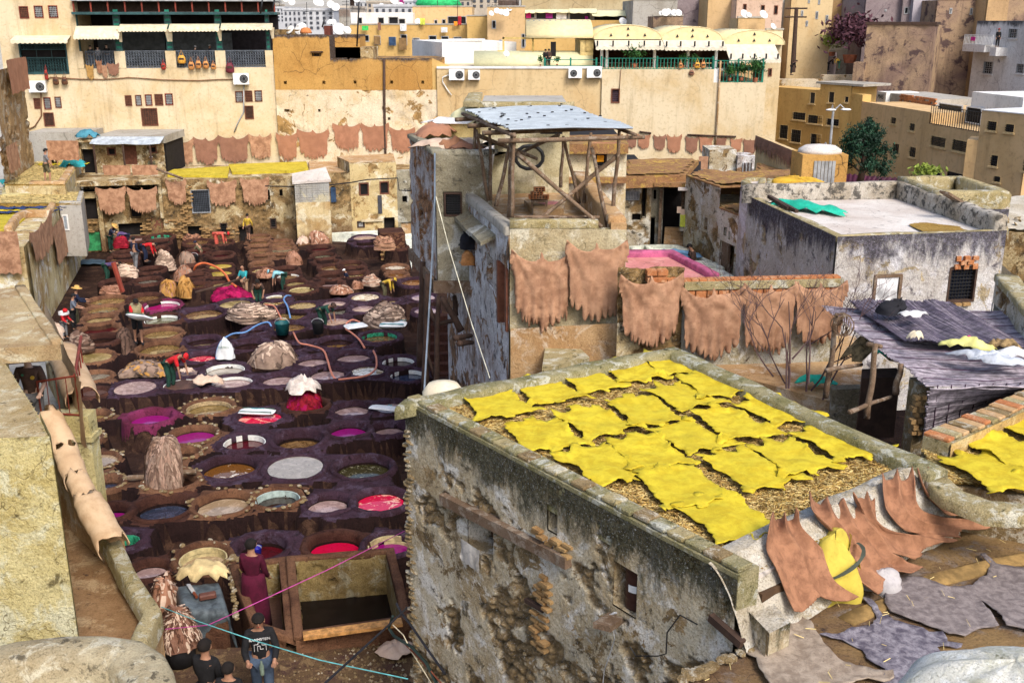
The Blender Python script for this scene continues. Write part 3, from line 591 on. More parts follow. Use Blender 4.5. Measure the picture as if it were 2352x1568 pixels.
V=[(4,1150,650,190,'mauve','b',0,.2),(4,1360,632,200,'grey','b','g',.3),(4,1338,680,210,'greygreen','b','g',.3),(4,1335,737,190,'dark','b',0,.3),(4,1075,765,170,'darkred','b',0,.3),(4,1055,812,220,'brown','b',0,.25),(4,1050,858,220,'brown','b',0,.25),(4,1290,908,190,'dark','b',0,.3),(4,1265,1003,200,'grey','b',0,.3),(4,990,1015,230,'dark','b',0,.3),(4,920,1172,300,'olive','t',0,.25),(4,880,1250,260,'olive','t',0,.2),(4,845,1327,240,'khaki','t',0,.3),(4,850,1415,300,'darkred','t',0,.3),(4,850,1500,300,'dark','b',0,.4),(4,1240,1150,250,'brown','b',0,.25),(4,1385,1213,290,'magenta','m','w',.3),(4,1385,1332,300,'greygreen','b','w',.3),(4,1380,1452,310,'olive','t',0,.25),(8,1365,185,345,'olive','t',0,.3),(4,1735,1280,350,'brown','p',0,.3),(4,1700,675,220,'brown','b',0,.2),(4,1890,677,180,'brown','b',0,.2),(4,1690,755,190,'darkred','b',0,.3),(4,1885,780,190,'darkred','b',0,.35),(4,1885,882,190,'yellow','b',0,.12),(4,1878,945,200,'yellow','b',0,.12),(4,1690,885,190,'dark','b',0,.3),(4,1690,958,170,'dark','b',0,.3),(4,1885,1040,200,'khaki','b',0,.2),(4,1710,1040,160,'brown','b',0,.3),(4,2012,1200,260,'khaki','p',0,.15),(5,200,1192,190,'yelshine','p',0,.15),(5,75,632,170,'brown','t',0,.2),(5,75,675,175,'brown','t',0,.25),(5,80,718,170,'dark','t',0,.25),(5,85,757,160,'olive','t',0,.25),(5,100,800,165,'brown','t',0,.25),(5,95,860,155,'brown','t',0,.3),(5,110,918,200,'yelshine','b',0,.15),(5,262,675,170,'brown','t',0,.2),(5,272,712,180,'brown','t',0,.15),(5,270,745,185,'greygreen','t',0,.15),(5,268,790,190,'khaki','t',0,.2),(5,312,907,180,'dark','b',0,.3),(5,325,966,190,'brown','b','w',.2),(5,388,1027,170,'khaki','b',0,.2),(5,440,1080,220,'khaki','b','y',.25),(5,215,1142,170,'khaki','p','w',.2),(5,600,725,190,'darkred','b',0,.35),(5,625,790,190,'greygreen','b',0,.3),(5,655,842,190,'brown','b',0,.3),(5,690,892,190,'brown','b',0,.2),(5,690,960,200,'dark','b',0,.25),(5,690,1030,190,'mauve','b',0,.3),(5,860,862,190,'brown','b',0,.3),(5,880,907,180,'dark','b',0,.3),(5,893,952,175,'yelshine','b',0,.2),(5,980,638,190,'mauve','p',0,.1),(5,985,688,190,'yelshine','p',0,.35),(5,1235,662,130,'mauve','b',0,.2),(5,1262,716,140,'violet','b',0,.3),(5,1240,888,190,'whitecloth','t',0,.2),(5,1250,948,170,'amber','t',0,.25),(5,1405,1015,230,'amber','p',0,.2),(5,985,1145,235,'whitecloth','p',0,.1),(5,720,1198,215,'mauve','p',0,.15),(5,975,1237,230,'mauve','p',0,.2),(5,735,1262,200,'grey','p',0,.2),(5,450,1218,230,'olive','p',0,.1),(5,340,1298,300,'olive','p',0,.25),(5,1480,1147,200,'lilac','p',0,.1),(5,1505,1262,200,'lilac','p',0,.1),(5,1210,1177,110,'khaki','p',0,.2),(5,745,1352,240,'mauve','p',0,.15),(5,335,1395,290,'brown','p',0,.3),(9,735,135,310,'dark','p',0,.3),(9,1105,92,310,'brown','p','g',.35),(5,50,1425,180,'dark','p',0,.3),(8,795,262,320,'khaki','t',0,.2),(8,812,428,270,'grey','t',0,.2),(8,800,565,220,'mud','b',0,.15),(8,1155,527,342,'mauve','p','w',.08),(8,1555,495,320,'mud','p','w',.15),(8,1622,402,170,'mauve','p',0,.1),(8,1725,262,265,'redlit','p',0,.3),(8,1730,130,290,'dark','p',0,.3),(8,1920,368,345,'milky','p','w',.35),(8,1985,475,350,'mauve','p','w',.3),(8,2130,160,280,'dark','p',0,.35),(8,810,765,230,'olive','t',0,.3),(8,1288,775,365,'violet','m',0,.35),(8,1785,690,385,'olive','t','o',.35),(8,1650,928,375,'violet','t',0,.35),(8,2090,985,365,'darkred','p','w',.4),(9,85,772,385,'redlit','p',0,.25),(8,1590,1078,220,'dark','t',0,.4),(8,1470,1318,390,'dark','t',0,.5),(8,1960,1205,465,'amber','p',0,.4),(8,690,955,320,'tan','t',0,.15),(8,830,1145,340,'tan','t',0,.15),(8,900,1335,265,'blueblack','t',0,.4),(9,478,672,330,'darkred','b',0,.35),(9,875,708,330,'mauve','p',0,.3),(9,1200,688,270,'mauve','p',0,.2),(9,840,882,325,'violet','p',0,.35),(9,1195,875,285,'mauve','p',0,.35),(9,415,965,420,'brown','p',0,.55),(9,388,1205,465,'milky','p',0,.08),(9,965,1200,475,'foam','p',0,.45),(9,235,1465,395,'dark','t','t',.4),(9,670,1510,370,'mauve','p',0,.35),(9,1110,1480,430,'redlit','p',0,.3),(9,540,300,300,'mauve','p',0,.3),(9,880,262,310,'mauve','p',0,.3),(9,255,452,320,'mauve','p',0,.3),(9,665,405,330,'mauve','p',0,.3),(9,1000,385,280,'whitecloth','p',0,.12),(9,1268,302,280,'dark','p','w',.35),(9,1350,418,310,'blueblack','p','w',.35),(9,370,172,240,'dark','p',0,.3),(12,960,85,270,'violet','b',0,.4),(8,1390,1545,470,'blueblack','b',0,.5),(8,1905,1515,455,'tan','t',0,.35),(12,1070,330,250,'dark','p','g',.5),(12,1275,585,310,'mauve','b',0,.3),(12,1735,478,415,'tan','t','y',.45),(12,2245,385,420,'darkred','p',0,.55),(13,725,370,460,'red','b',0,.45),(13,1200,365,400,'violet','p','y',.45),]
LAND=[((247,560),'the straw hatted worker'),((306,600),'the standing grey trousered man'),((340,590),'the red sweater worker'),((245,632),'the green purple worker'),((173,700),'the left wall pair'),((322,735),'the sack carrying man'),((397,850),'the red capped man'),((505,565),'the coral topped worker'),((460,580),'the black bucket worker'),((563,640),'the turquoise shirted worker'),((593,675),'the leaning brown worker'),((650,655),'the light blue worker'),((797,645),'the white capped worker'),((740,735),'the green waders worker'),((568,525),'the bare legged man'),((880,660),'the small yellow worker'),((418,650),'the golden brown heaps'),((520,675),'the magenta heap'),((885,730),'the largest pale heap'),((565,720),'the wide grey heap'),((620,812),'the white streaked heap'),((695,910),'the deep red heap'),((375,1060),'the shaggy plank heap'),((150,905),'the red balcony rail'),((510,790),'the upright white sack'),((835,750),'the crumpled white sack'),((600,1330),'the maroon robed man'),((800,1370),'the big rectangular tank'),((470,1390),'the black leather block'),((250,1110),'the rolled pale hides'),((930,1000),'the straw roof corner'),((990,560),'the wooden tower bay'),((725,545),'the rust brown heap'),((880,560),'the brick block hides')]
def near_phrase(p,used,first):
 c=sorted(LAND,key=lambda l:math.hypot(l[0][0]-p[0],(l[0][1]-p[1])*1.6))
 for k in rng_(12):
  l=c[k];dx,dy=p[0]-l[0][0],p[1]-l[0][1]
  side=('behind' if dy<0 else 'in front of')if abs(dy)*1.4>abs(dx)else('left of' if dx<0 else 'right of')
  s=first+' '+side+' '+l[1]
  if s not in used:used.add(s);return s
 return first
used=set();VATS=[]
for i,(n,cx,cy,w,lq,mt,tl,dep)in enm_(V):
 px,py=q(n,cx,cy);zr=ZR+(0.05*sn(i*2.3))
 c=oz((px,py),zr);ax=c.y*CP-(c.z-CZ)*SP
 r=w*0.26857/2*ax/FOC;ky=1+0.22*max(0,min(1,(900-py)/300));ky*=1+.05*sn(i*1.7)
 VATS.append([c.x,c.y,zr,r,r*ky,lq,mt,tl,dep*.62,px,py])
tile_me={}
def tile_mesh(k):
 if k not in tile_me:
  J=MB();J.box((0,0,0),.5,.5,.5);me=bpy.data.meshes.new('tile');me.from_pydata(J.v,[],J.f);me.materials.append(TILE[k]);tile_me[k]=me
 return tile_me[k]
RT=0.16
for i,(x,y,zr,rx,ry,lq,mt,tl,dep,px,py)in enm_(VATS):
 lab=near_phrase((px,py),used,((TW[tl]+' ')if tl else '')+VW[mt]+' vat of '+LIQ[lq][1])
 Rt=emp('vat',(x,y,0),lab,'vat','round vats of the tannery')
 n=40;th=np.linspace(0,2*np.pi,n,endpoint=False);s=i*3.3
 wob=0.22*(fbm(np.cos(th)*1.2+s,np.sin(th)*1.2,s,o=2)-.5)+0.05*(fbm(np.cos(th)*5+s,np.sin(th)*5,s,o=2)-.5)
 rt=RT*(0.8+0.5*((i*37)%10)/10);rt=min(rt,.45*rx+.05)
 prof=[(rt+.10,-.02),(rt+.05,zr*.5),(rt+.02,zr-.12),(rt-.01,zr-.03),(rt*.8,zr),(rt*.35,zr+.005),(.03,zr-.015),(0.0,zr-.07),(-.02,zr-dep*.6-.05),(-.03,zr-dep-.3)]
 vs=[]
 for j,(o,z)in enm_(prof):
  zj=0.035*(fbm(np.cos(th)*2.5+s,np.sin(th)*2.5,s+j,o=3)-.5)*(3 if 2<=j<=6 else 1)
  oj=0.05*(fbm(np.cos(th)*4+s,np.sin(th)*4,s+9+j*.6,o=3)-.5)
  vs.append(np.stack([x+(rx+o+oj*(j<8))*np.cos(th)*(1+wob*.7),y+(ry+o+oj*(j<8))*np.sin(th)*(1+wob*.7),z+zj],1))
 Vv=np.concatenate(vs);fs=[(j*n+k,j*n+(k+1)%n,(j+1)*n+(k+1)%n,(j+1)*n+k)for j in rng_(len(prof)-1)for k in rng_(n)]
 ww=vat_dark_tan if mt=='t' else(vat_magenta if mt=='m' else vat_wet)
 npmesh('rim_wall',Vv,fs,[VM[mt],ww],Rt,True,[1 if(f//n<2 or f//n>7)and mt!='m' else 0 for f in rng_(len(fs))])  # outer and deep inner walls take the darker tone, rim top stays lighter
 zl=zr-dep
 lv=[(x+(rx+.0)*cs_(t),y+(ry+.0)*sn(t),zl)for t in th]
 me=bpy.data.meshes.new('liquid');me.from_pydata(lv,[],[tuple(rng_(n))]);link('liquid',me,LIQ[lq][0],Rt)
 if tl:
  nt=int(2*math.pi*rx/.17);rows=1 if dep<.25 else 2;hh=max(.06,(dep-.08)/rows)if rows==1 else .13
  if tl=='t':rows=3
  for rrow in rng_(rows):
   for k in rng_(nt):
    if rnd.random()<.1:continue
    t=2*math.pi*(k+.5*(rrow%2))/nt;wv=.055*0
    o=bpy.data.objects.new('tile',tile_mesh(tl));col.objects.link(o);o.parent=Rt
    zt=zr-.07-hh*(rrow+.5)
    o.location=((rx-.035)*cs_(t),(ry-.035)*sn(t),zt);o.rotation_euler=(0,0,t+math.pi/2)
    o.scale=(2*math.pi*rx/nt-.012,.03,hh-.012)
sm=MB();sm.lathe((0,0,0),[(.3,-.3),(.52,-.1),(.5,.2),(.28,.36)],7);stone_me=bpy.data.meshes.new('stone');stone_me.from_pydata(sm.v,[],sm.f);stone_me.materials.append(snm)
vat_roots=[o for o in col.objects if o.name.split('.')[0]=='vat']
for i,v in enm_(VATS):
 if(v[10]>880 and v[6]=='t'):
  k=26
  for j in rng_(k):
   if rnd.random()<.3:continue
   t=2*math.pi*(j+ru(-.3,.3))/k;rr=ru(.06,.2)
   o=bpy.data.objects.new('stone',stone_me);col.objects.link(o);o.parent=vat_roots[i]
   o.location=((v[3]+rr)*cs_(t),(v[4]+rr)*sn(t),v[2]+.0);o.rotation_euler=(ru(-.2,.2),ru(-.2,.2),ru(0,6));sz=ru(.07,.13);o.scale=(sz*1.3,sz,.07)
gs=0.075
xs=np.arange(-17,5.0,gs);ys=np.arange(16.5,57,gs);X,Y=np.meshgrid(xs,ys);sh=X.shape
d1=np.full(sh,9.0);d2=np.full(sh,9.0);idx=np.zeros(sh,int);z1=np.zeros(sh)
wx=X+.12*(fbm(X*1.5,Y*1.5,0,3,3)-.5);wy=Y+.12*(fbm(X*1.5,Y*1.5,5,4,3)-.5)
for i,v in enm_(VATS):
 R2=max(v[3],v[4])+1.6
 j0,j1=np.searchsorted(ys,[v[1]-R2,v[1]+R2]);i0,i1=np.searchsorted(xs,[v[0]-R2,v[0]+R2])
 if j1<=j0 or i1<=i0:continue
 sl=(slice(j0,j1),slice(i0,i1));a=wx[sl]-v[0];b=wy[sl]-v[1];rr=np.hypot(a,b)+1e-6
 rad=1/np.sqrt((a/rr/(v[3]))**2+(b/rr/(v[4]))**2);s=rr-rad-RT
 m=s<d1[sl];D1,D2,ID,Z1=d1[sl].copy(),d2[sl].copy(),idx[sl].copy(),z1[sl].copy()
 D2=np.where(m,D1,np.minimum(D2,s));D1=np.where(m,s,D1);ID=np.where(m,i,ID);Z1=np.where(m,v[2],Z1)
 d1[sl],d2[sl],idx[sl],z1[sl]=D1,D2,ID,Z1
vm=np.array([{'t':0,'b':1,'p':2,'m':3}[v[6]]for v in VATS]);fill=np.clip(1-(d1+d2*.8-np.where(vm[idx]==2,.62,.42))/.12,0,1)*(d1<.6);fill=np.maximum(fill,np.clip(1-(d1-.02)/.1,0,1))
fill=fill*fill*(3-2*fill)
nz=fbm(X*2,Y*2,0,8,4)-.5
Z=fill*(z1-.05+.06*nz)+(1-fill)*(.14*nz+.2)
Z=np.where(d1<-RT*.55,.02,Z)
keep=~((X>1.5)|((X>-1.2)&(Y<24)))
nx=len(xs);ny=len(ys);I=np.arange(nx*ny).reshape(ny,nx)
pxs=1176+FOC*X/(Y*CP-(Z-CZ)*SP)
kk=keep&(pxs>60)&(pxs<1120)
cell=kk[:-1,:-1]&kk[1:,:-1]&kk[:-1,1:]&kk[1:,1:]
a,b,c_,d_=I[:-1,:-1][cell],I[:-1,1:][cell],I[1:,1:][cell],I[1:,:-1][cell]
F4=np.stack([a,b,c_,d_],1);us,inv=np.unique(F4,return_inverse=True);F4=inv.reshape(F4.shape)
VV=np.stack([X.ravel(),Y.ravel(),Z.ravel()],1)[us]
slope=(np.abs(Z[1:,:-1]-Z[:-1,:-1])+np.abs(Z[:-1,1:]-Z[:-1,:-1]))[cell]/gs
fm_=np.where(fill[:-1,:-1][cell]>.12,np.where(slope>.8,5,vm[idx[:-1,:-1][cell]]),4)  # steep faces take the near-black side tone
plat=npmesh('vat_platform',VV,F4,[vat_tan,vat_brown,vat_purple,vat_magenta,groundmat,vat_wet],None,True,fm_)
tag(plat,kind='structure')
# walls and facades
def wall(F,u0,u1,z0,z1,mat,holes=(),parent=None,name='wall',dep=.25,d=0.0,thick=None):
 """flat wall with real openings; the reveals go back by dep"""
 us=sorted({u0,u1}|{min(max(h[k],u0),u1)for h in holes for k in(0,1)});zs=sorted({z0,z1}|{min(max(h[k],z0),z1)for h in holes for k in(2,3)})
 J=MB()
 for i in rng_(len(us)-1):
  for j in rng_(len(zs)-1):
   a,b,c,e=us[i],us[i+1],zs[j],zs[j+1]
   if b-a<1e-6 or e-c<1e-6:continue
   m=((a+b)/2,(c+e)/2)
   if any(h[0]<m[0]<h[1]and h[2]<m[1]<h[3]for h in holes):continue
   J.add([F.pt(a,c,d),F.pt(b,c,d),F.pt(b,e,d),F.pt(a,e,d)],[(0,1,2,3)])
 for h in holes:
  a,b,c,e=h
  P=[F.pt(a,c,d),F.pt(b,c,d),F.pt(b,e,d),F.pt(a,e,d)];Q=[F.pt(a,c,d-dep),F.pt(b,c,d-dep),F.pt(b,e,d-dep),F.pt(a,e,d-dep)]
  J.add(P+Q,[(0,4,5,1),(1,5,6,2),(2,6,7,3),(3,7,4,0)])
 return J.bd(name,mat,parent)
def rgh(F,u0,u1,z0,z1,res,mat,amp=.06,holes=(),parent=None,name='wall',ex=.5,stone=3.2,seed=0,d=0.0,ragged=0.0,exz=None,dep=.3,fr=.7):
 """a plastered masonry wall as relief: smooth plaster with patches fallen off that show stones and courses"""
 nu=max(2,int((u1-u0)/res));nz=max(2,int((z1-z0)/res))
 U,Zz=np.meshgrid(np.linspace(u0,u1,nu),np.linspace(z0,z1,nz));s=seed*7.7
 n=fbm(U*fr+s,Zz*fr*1.15,s,seed,5,.6);fine=fbm(U*5+s,Zz*5,s,seed+9,3)-.5
 e=np.clip((n+.12*fine-(1-ex))/.025,0,1)
 if exz is not None:e=np.clip((n+.12*fine+exz(U,Zz)-(1-ex))/.025,0,1)
 a,b,h=cells((U+.2*fine)*stone,(Zz+.2*fine)*stone*1.8,seed)
 st=np.clip((b-a)*3,0,1)*(.4+.9*h)
 disp=(1-e)*(amp*.45+.3*amp*(fbm(U*1.5,Zz*1.5,s,seed+3,4)-.5))+e*(amp*(st*1.2-1.0)+.25*amp*fine)
 Z2=Zz.copy()
 if ragged:Z2[-1]+=ragged*(fbm(U[-1]*2.2,U[-1]*0,s,seed,4)-.5);Z2[-2]+=.5*ragged*(fbm(U[-1]*2.2,U[-1]*0,s,seed,4)-.5)
 D=d+disp;ux,nn=F.u,F.n
 Px=F.a.x+ux.x*U+nn.x*D;Py=F.a.y+ux.y*U+nn.y*D
 Vv=np.stack([Px.ravel(),Py.ravel(),Z2.ravel()],1);I=np.arange(nu*nz).reshape(nz,nu)
 uc=(U[:-1,:-1]+U[1:,1:])/2;zc=(Zz[:-1,:-1]+Zz[1:,1:])/2;keep=np.ones(uc.shape,bool)
 for hh in holes:keep&=~((uc>hh[0])&(uc<hh[1])&(zc>hh[2])&(zc<hh[3]))
 Fq=np.stack([I[:-1,:-1][keep],I[:-1,1:][keep],I[1:,1:][keep],I[1:,:-1][keep]],1)
 o=npmesh(name,Vv,Fq,mat,parent,True,None,{'ex':e.ravel()})
 if holes:
  for a_,b_,c_,e_ in holes:
   J=MB();P=[F.pt(a_,c_,d+amp*.3),F.pt(b_,c_,d+amp*.3),F.pt(b_,e_,d+amp*.3),F.pt(a_,e_,d+amp*.3)];Q=[F.pt(a_,c_,d-dep),F.pt(b_,c_,d-dep),F.pt(b_,e_,d-dep),F.pt(a_,e_,d-dep)]
   J.add(P+Q,[(0,4,5,1),(1,5,6,2),(2,6,7,3),(3,7,4,0)]);J.bd('reveal',mat,parent or o)
 return o
def wdw(F,r,parent,frame=brw,pane=None,grille=None,d=-.12,fw=.06,name='window',nv=3,nh=4,sill=None,out=.04):
 """r = (u0, u1, z0, z1)"""
 a,b,c,e=r;J=MB()
 J.fb_(F,a,a+fw,c,e,d,out if out>d else d+.05);J.fb_(F,b-fw,b,c,e,d,out);J.fb_(F,a+fw,b-fw,e-fw,e,d,out);J.fb_(F,a+fw,b-fw,c,c+fw,d,out)
 w=J.bd(name,frame,parent)
 g=MB();g.fb_(F,a+fw,b-fw,c+fw,e-fw,d-.01,d+.01);g.bd('pane',pane or glass,w)
 if grille is not None:
  g=MB();t=.012
  for i in rng_(1,nv+1):
   u=a+fw+(b-a-2*fw)*i/(nv+1);g.fb_(F,u-t,u+t,c+fw,e-fw,d+.04,d+.065)
  for i in rng_(1,nh+1):
   z=c+fw+(e-c-2*fw)*i/(nh+1);g.fb_(F,a+fw,b-fw,z-t,z+t,d+.066,d+.09)
  g.bd('grille',grille,w)
 if sill is not None:g=MB();g.fb_(F,a-.06,b+.06,c-.08,c,.002,.1);g.bd('sill',sill,w)
 return w
def body(F,u0,u1,z0,z1,depth,mat,parent,name='wall',d0=-.26,roof=None):
 J=MB();J.fb_(F,u0,u1,z0,z1,-depth,d0);o=J.bd(name,mat,parent)
 return o
def ltc(F,u0,u1,z0,z1,d,mat,parent,name='railing',step=.16,t=.012,posts=True,diag=False):
 J=MB()
 for z in(z0,z1):J.fb_(F,u0,u1,z-.02,z+.02,d-.02,d+.02)
 n=max(1,int((u1-u0)/step))
 for i in rng_(n+1):
  u=u0+(u1-u0)*i/n;J.fb_(F,u-t,u+t,z0+.02,z1-.02,d-.01,d+.01)
  if diag and i<n:
   v=u0+(u1-u0)*(i+1)/n;H=z1-z0;k=max(1,int(H/step))
   for j in rng_(k):
    za,zb=z0+H*j/k,z0+H*(j+1)/k
    J.tube([F.pt(u,za,d),F.pt(v,zb,d)],t,3);J.tube([F.pt(v,za,d),F.pt(u,zb,d)],t,3)
 return J.bd(name,mat,parent)
def awn(F,u0,u1,z0,z1,out,mat,parent,name='awning',scal=12,d=0.0,drop=.25):
 """sloping canvas with a scalloped valance"""
 J=MB();n=scal*4;vs=[]
 for i in rng_(n+1):
  u=u0+(u1-u0)*i/n;w=.02*sn(i*.9)
  vs+=[F.pt(u,z1,d),F.pt(u,z0+drop+w,d+out),F.pt(u,z0+.06*(1-abs(sn(math.pi*i/4))),d+out+.02)]
 fs=[]
 for i in rng_(n):k=3*i;fs+=[(k,k+1,k+4,k+3),(k+1,k+2,k+5,k+4)]
 J.add(vs,fs);o=J.bd(name,mat,parent,False)
 m=o.modifiers.new('t','SOLIDIFY');m.thickness=.015;return o
def blk(name,n,l,t,r,b,Y,mat,depth,label,cat='building',wins=(),z0=0.0,Y2=None,group=None,wstyle=None,ppt=True,F=None,frame=None,dz=None):
 """a house seen face on: its front measured on the photograph, set at distance Y (left) and Y2 (right)"""
 P=(lambda x,y:q(n,x,y))if n is not None else(lambda x,y:(x,y))
 if F is None:F=Face(oy(P(l,t),Y),oy(P(r,t),Y2 or Y))
 u0,u1,_,z1=F.rect(n,l,t,r,b);
 c=F.pt((u0+u1)/2,z0,-depth/2);Rt=emp(name,c,label,cat,group)
 hs=[]
 for w in wins:hs.append(F.rect(n,*w[:4]))
 wall(F,u0,u1,z0,z1,mat,hs,Rt,'wall')
 J=MB();J.fb_(F,u0,u1,z0,z1-.02,-depth,-.27);J.bd('rear_wall',mat,Rt)
 if ppt:J=MB();J.fb_(F,u0-.04,u1+.04,z1,z1+.1,-.3,.05);J.bd('parapet',gyw if mat is not whw else whw,Rt)
 for h,w in zip(hs,wins):
  st=w[4]if len(w)>4 else None
  wdw(F,h,Rt,frame or(brw if st=='b' else grm),glass if st!='b' else dkw,bkm if st in('g','b')else None,nv=3,nh=3)
 return F,Rt
def ac_unit(F,n,l,t,r,b,label,fan=.68):
 u0,u1,z0,z1=F.rect(n,l,t,r,b);Rt=emp('ac_unit',F.pt((u0+u1)/2,z0,.25),label,'air conditioner','air conditioners')
 J=MB();J.fb_(F,u0,u1,z0,z1,.08,.42);J.bd('casing',wpt,Rt)
 cu,cz,rr=u0+(u1-u0)*fan,(z0+z1)/2,(z1-z0)*.38
 J=MB();N=20;vs=[F.pt(cu,cz,.425)]+[F.pt(cu+rr*cs_(6.283*k/N),cz+rr*sn(6.283*k/N),.425)for k in rng_(N)]
 J.add(vs,[(0,1+k,1+(k+1)%N)for k in rng_(N)]);J.bd('fan',bkm,Rt)
 J=MB()
 for q_ in(1.0,.72,.45):J.tube([F.pt(cu+q_*rr*cs_(6.283*k/16),cz+q_*rr*sn(6.283*k/16),.435)for k in rng_(17)],.008,4,cap=False)
 J.bd('fan_guard',grm,Rt)
 J=MB();J.fb_(F,u0+.05,u0+.09,z0-.05,z0-.003,0,.4);J.fb_(F,u1-.09,u1-.05,z0-.05,z0-.003,0,.4);J.bd('bracket',grm,Rt)
 return Rt
def dish(p,rad,az,label,el=35,mast=.5,group='satellite dishes'):
 p=Vc(p);Rt=emp('satellite_dish',p,label,'satellite dish',group)
 a=R(az);nrm=Vc((sn(a)*cs_(R(el)),-cs_(a)*cs_(R(el)),sn(R(el))));s=Vc((0,0,1)).cross(nrm).normalized();u=nrm.cross(s)
 c=p+Vc((0,0,mast+rad*.5));J=MB();N=18;vs=[c-nrm*rad*.18]
 for j in(.5,1.0):
  for k in rng_(N):w=6.283*k/N;vs.append(c+s*rad*j*cs_(w)+u*rad*1.08*j*sn(w)-nrm*rad*.18*(1-j*j))
 J.add(vs,[(0,1+k,1+(k+1)%N)for k in rng_(N)]+[(1+k,1+N+k,1+N+(k+1)%N,1+(k+1)%N)for k in rng_(N)])
 o=J.bd('reflector',wpt,Rt,True);m=o.modifiers.new('t','SOLIDIFY');m.thickness=.02
 J=MB();J.tube([p,c-nrm*rad*.2],.025,6);J.tube([c-u*rad*.95,c+nrm*rad*.8-u*rad*.1],.012,5);J.tube([c+nrm*rad*.8-u*rad*.1,c+nrm*rad*.68-u*rad*.1],.04,6);J.bd('mast',grm,Rt)
 return Rt
def flr(name,Pl,z,zb,mat,label=None,cat='building',rim=.0,rimw=.3,rimmat=None,wmat=None,parent=None,edges=None):
 """a house from its roof outline (world x, y): walls, roof slab and optional parapet"""
 Rt=parent
 if parent is None:cx=sum(p[0]for p in Pl)/len(Pl);cy=sum(p[1]for p in Pl)/len(Pl);Rt=emp(name,(cx,cy,zb),label,cat)
 ar=sum(Pl[i][0]*Pl[(i+1)%len(Pl)][1]-Pl[(i+1)%len(Pl)][0]*Pl[i][1]for i in rng_(len(Pl)))
 if ar<0:Pl=Pl[::-1]
 J=MB();J.pz(Pl,zb,z-.05);J.bd('wall',wmat or mat,Rt)
 ins=[(p[0],p[1])for p in Pl];J=MB();J.pz(ins,z-.048,z);J.bd('roof',mat,Rt)
 if rim:ppt(Pl,z,rim,rimw,rimmat or cpg,Rt,True)
 return Rt
def ppt(path,z,h,w,mat,parent,closed=False,name='parapet',seed=1,res=.25,inside=True):
 """uneven rounded masonry rim following a path (x, y), grown inwards for counter-clockwise paths"""
 pts=[Vc((p[0],p[1],0))for p in path];n=len(pts);L=[]
 rng=range(n if closed else n-1)
 for i in rng:
  a,b=pts[i],pts[(i+1)%n];k=max(1,int((b-a).length/res))
  for j in rng_(k):L.append((a+(b-a)*(j/k),i,j))
 if not closed:L.append((pts[-1],n-2,0))
 def nor(i):t=(pts[(i+1)%n]-pts[i]).normalized();return Vc((-t.y,t.x,0))
 V=[];Fc=[];prof=[(0,-.12),(0.0,.8),(.12,1),(.88,1),(1,.8),(1,-.12)];m=len(prof)
 for(p,i,j)in L:
  nn=nor(i)
  if j==0 and(closed or i>0):
   n2=nor((i-1)%n);mm=(nn+n2);dn=mm.normalized();nn=dn/max(.4,dn.dot(nn))
  for(a,b)in prof:
   jx=.035*(float(vno(p.x*2+a*9,p.y*2,b*3+seed))-.5);jz=.05*(float(vno(p.x*1.7,p.y*1.7+a*5,seed))-.5)*(1 if b>0 else 0)
   V.append(p+nn*(a*w+jx)+Vc((0,0,z+b*h+jz)))
 K=len(L)
 for i in rng_(K if closed else K-1):
  for k in rng_(m-1):Fc.append((i*m+k,((i+1)%K)*m+k,((i+1)%K)*m+k+1,i*m+k+1))
 if not closed:Fc+=[tuple(rng_(m)),tuple((K-1)*m+k for k in rng_(m-1,-1,-1))]
 J=MB();J.add(V,Fc);return J.bd(name,mat,parent,True)
def stw(name,inside,x0,x1,y0,y1,z,n,mat,parent=None,L=.09,seed=1,w=.006,zf=None):
 r=np.random.RandomState(seed);X=r.uniform(x0,x1,n*2);Y=r.uniform(y0,y1,n*2);k=inside(X,Y);X,Y=X[k][:n],Y[k][:n];n=len(X)
 th=r.uniform(0,6.283,n);l=L*r.uniform(.5,1.3,n)/2;dz=r.uniform(-.25,.25,n)*l;Z=z+r.uniform(.0,.03,n)+(zf(X,Y)if zf else 0)
 cx,sx=np.cos(th),np.sin(th);P=np.empty((n,4,3))
 for i,(a,b)in enm_(((-1,-1),(1,-1),(1,1),(-1,1))):
  P[:,i,0]=X+a*l*cx-b*w*sx/1;P[:,i,1]=Y+a*l*sx+b*w*cx;P[:,i,2]=Z+a*dz+(.004 if b>0 else 0)
 Fc=np.arange(n*4).reshape(n,4)
 o=npmesh(name,P.reshape(-1,3),Fc,mat,parent,False);tag(o,kind='stuff');return o
def inp(Pl):
 P=np.array([(p[0],p[1])for p in Pl])
 def f(X,Y):
  ins=np.zeros(len(X),bool)
  for(ax,ay),(bx,by)in zip(P,np.roll(P,-1,0)):
   ins^=((ay>Y)!=(by>Y))&(X<(bx-ax)*(Y-ay)/((by-ay)if abs(by-ay)>1e-9 else 1e-9)+ax)
  return ins
 return f
STRAW=[M('straw_gold',(.5,.33,.09),.7,scale=8),M('straw_pale',(.62,.48,.2),.7,scale=8),M('straw_brown',(.27,.16,.05),.8,scale=8)]
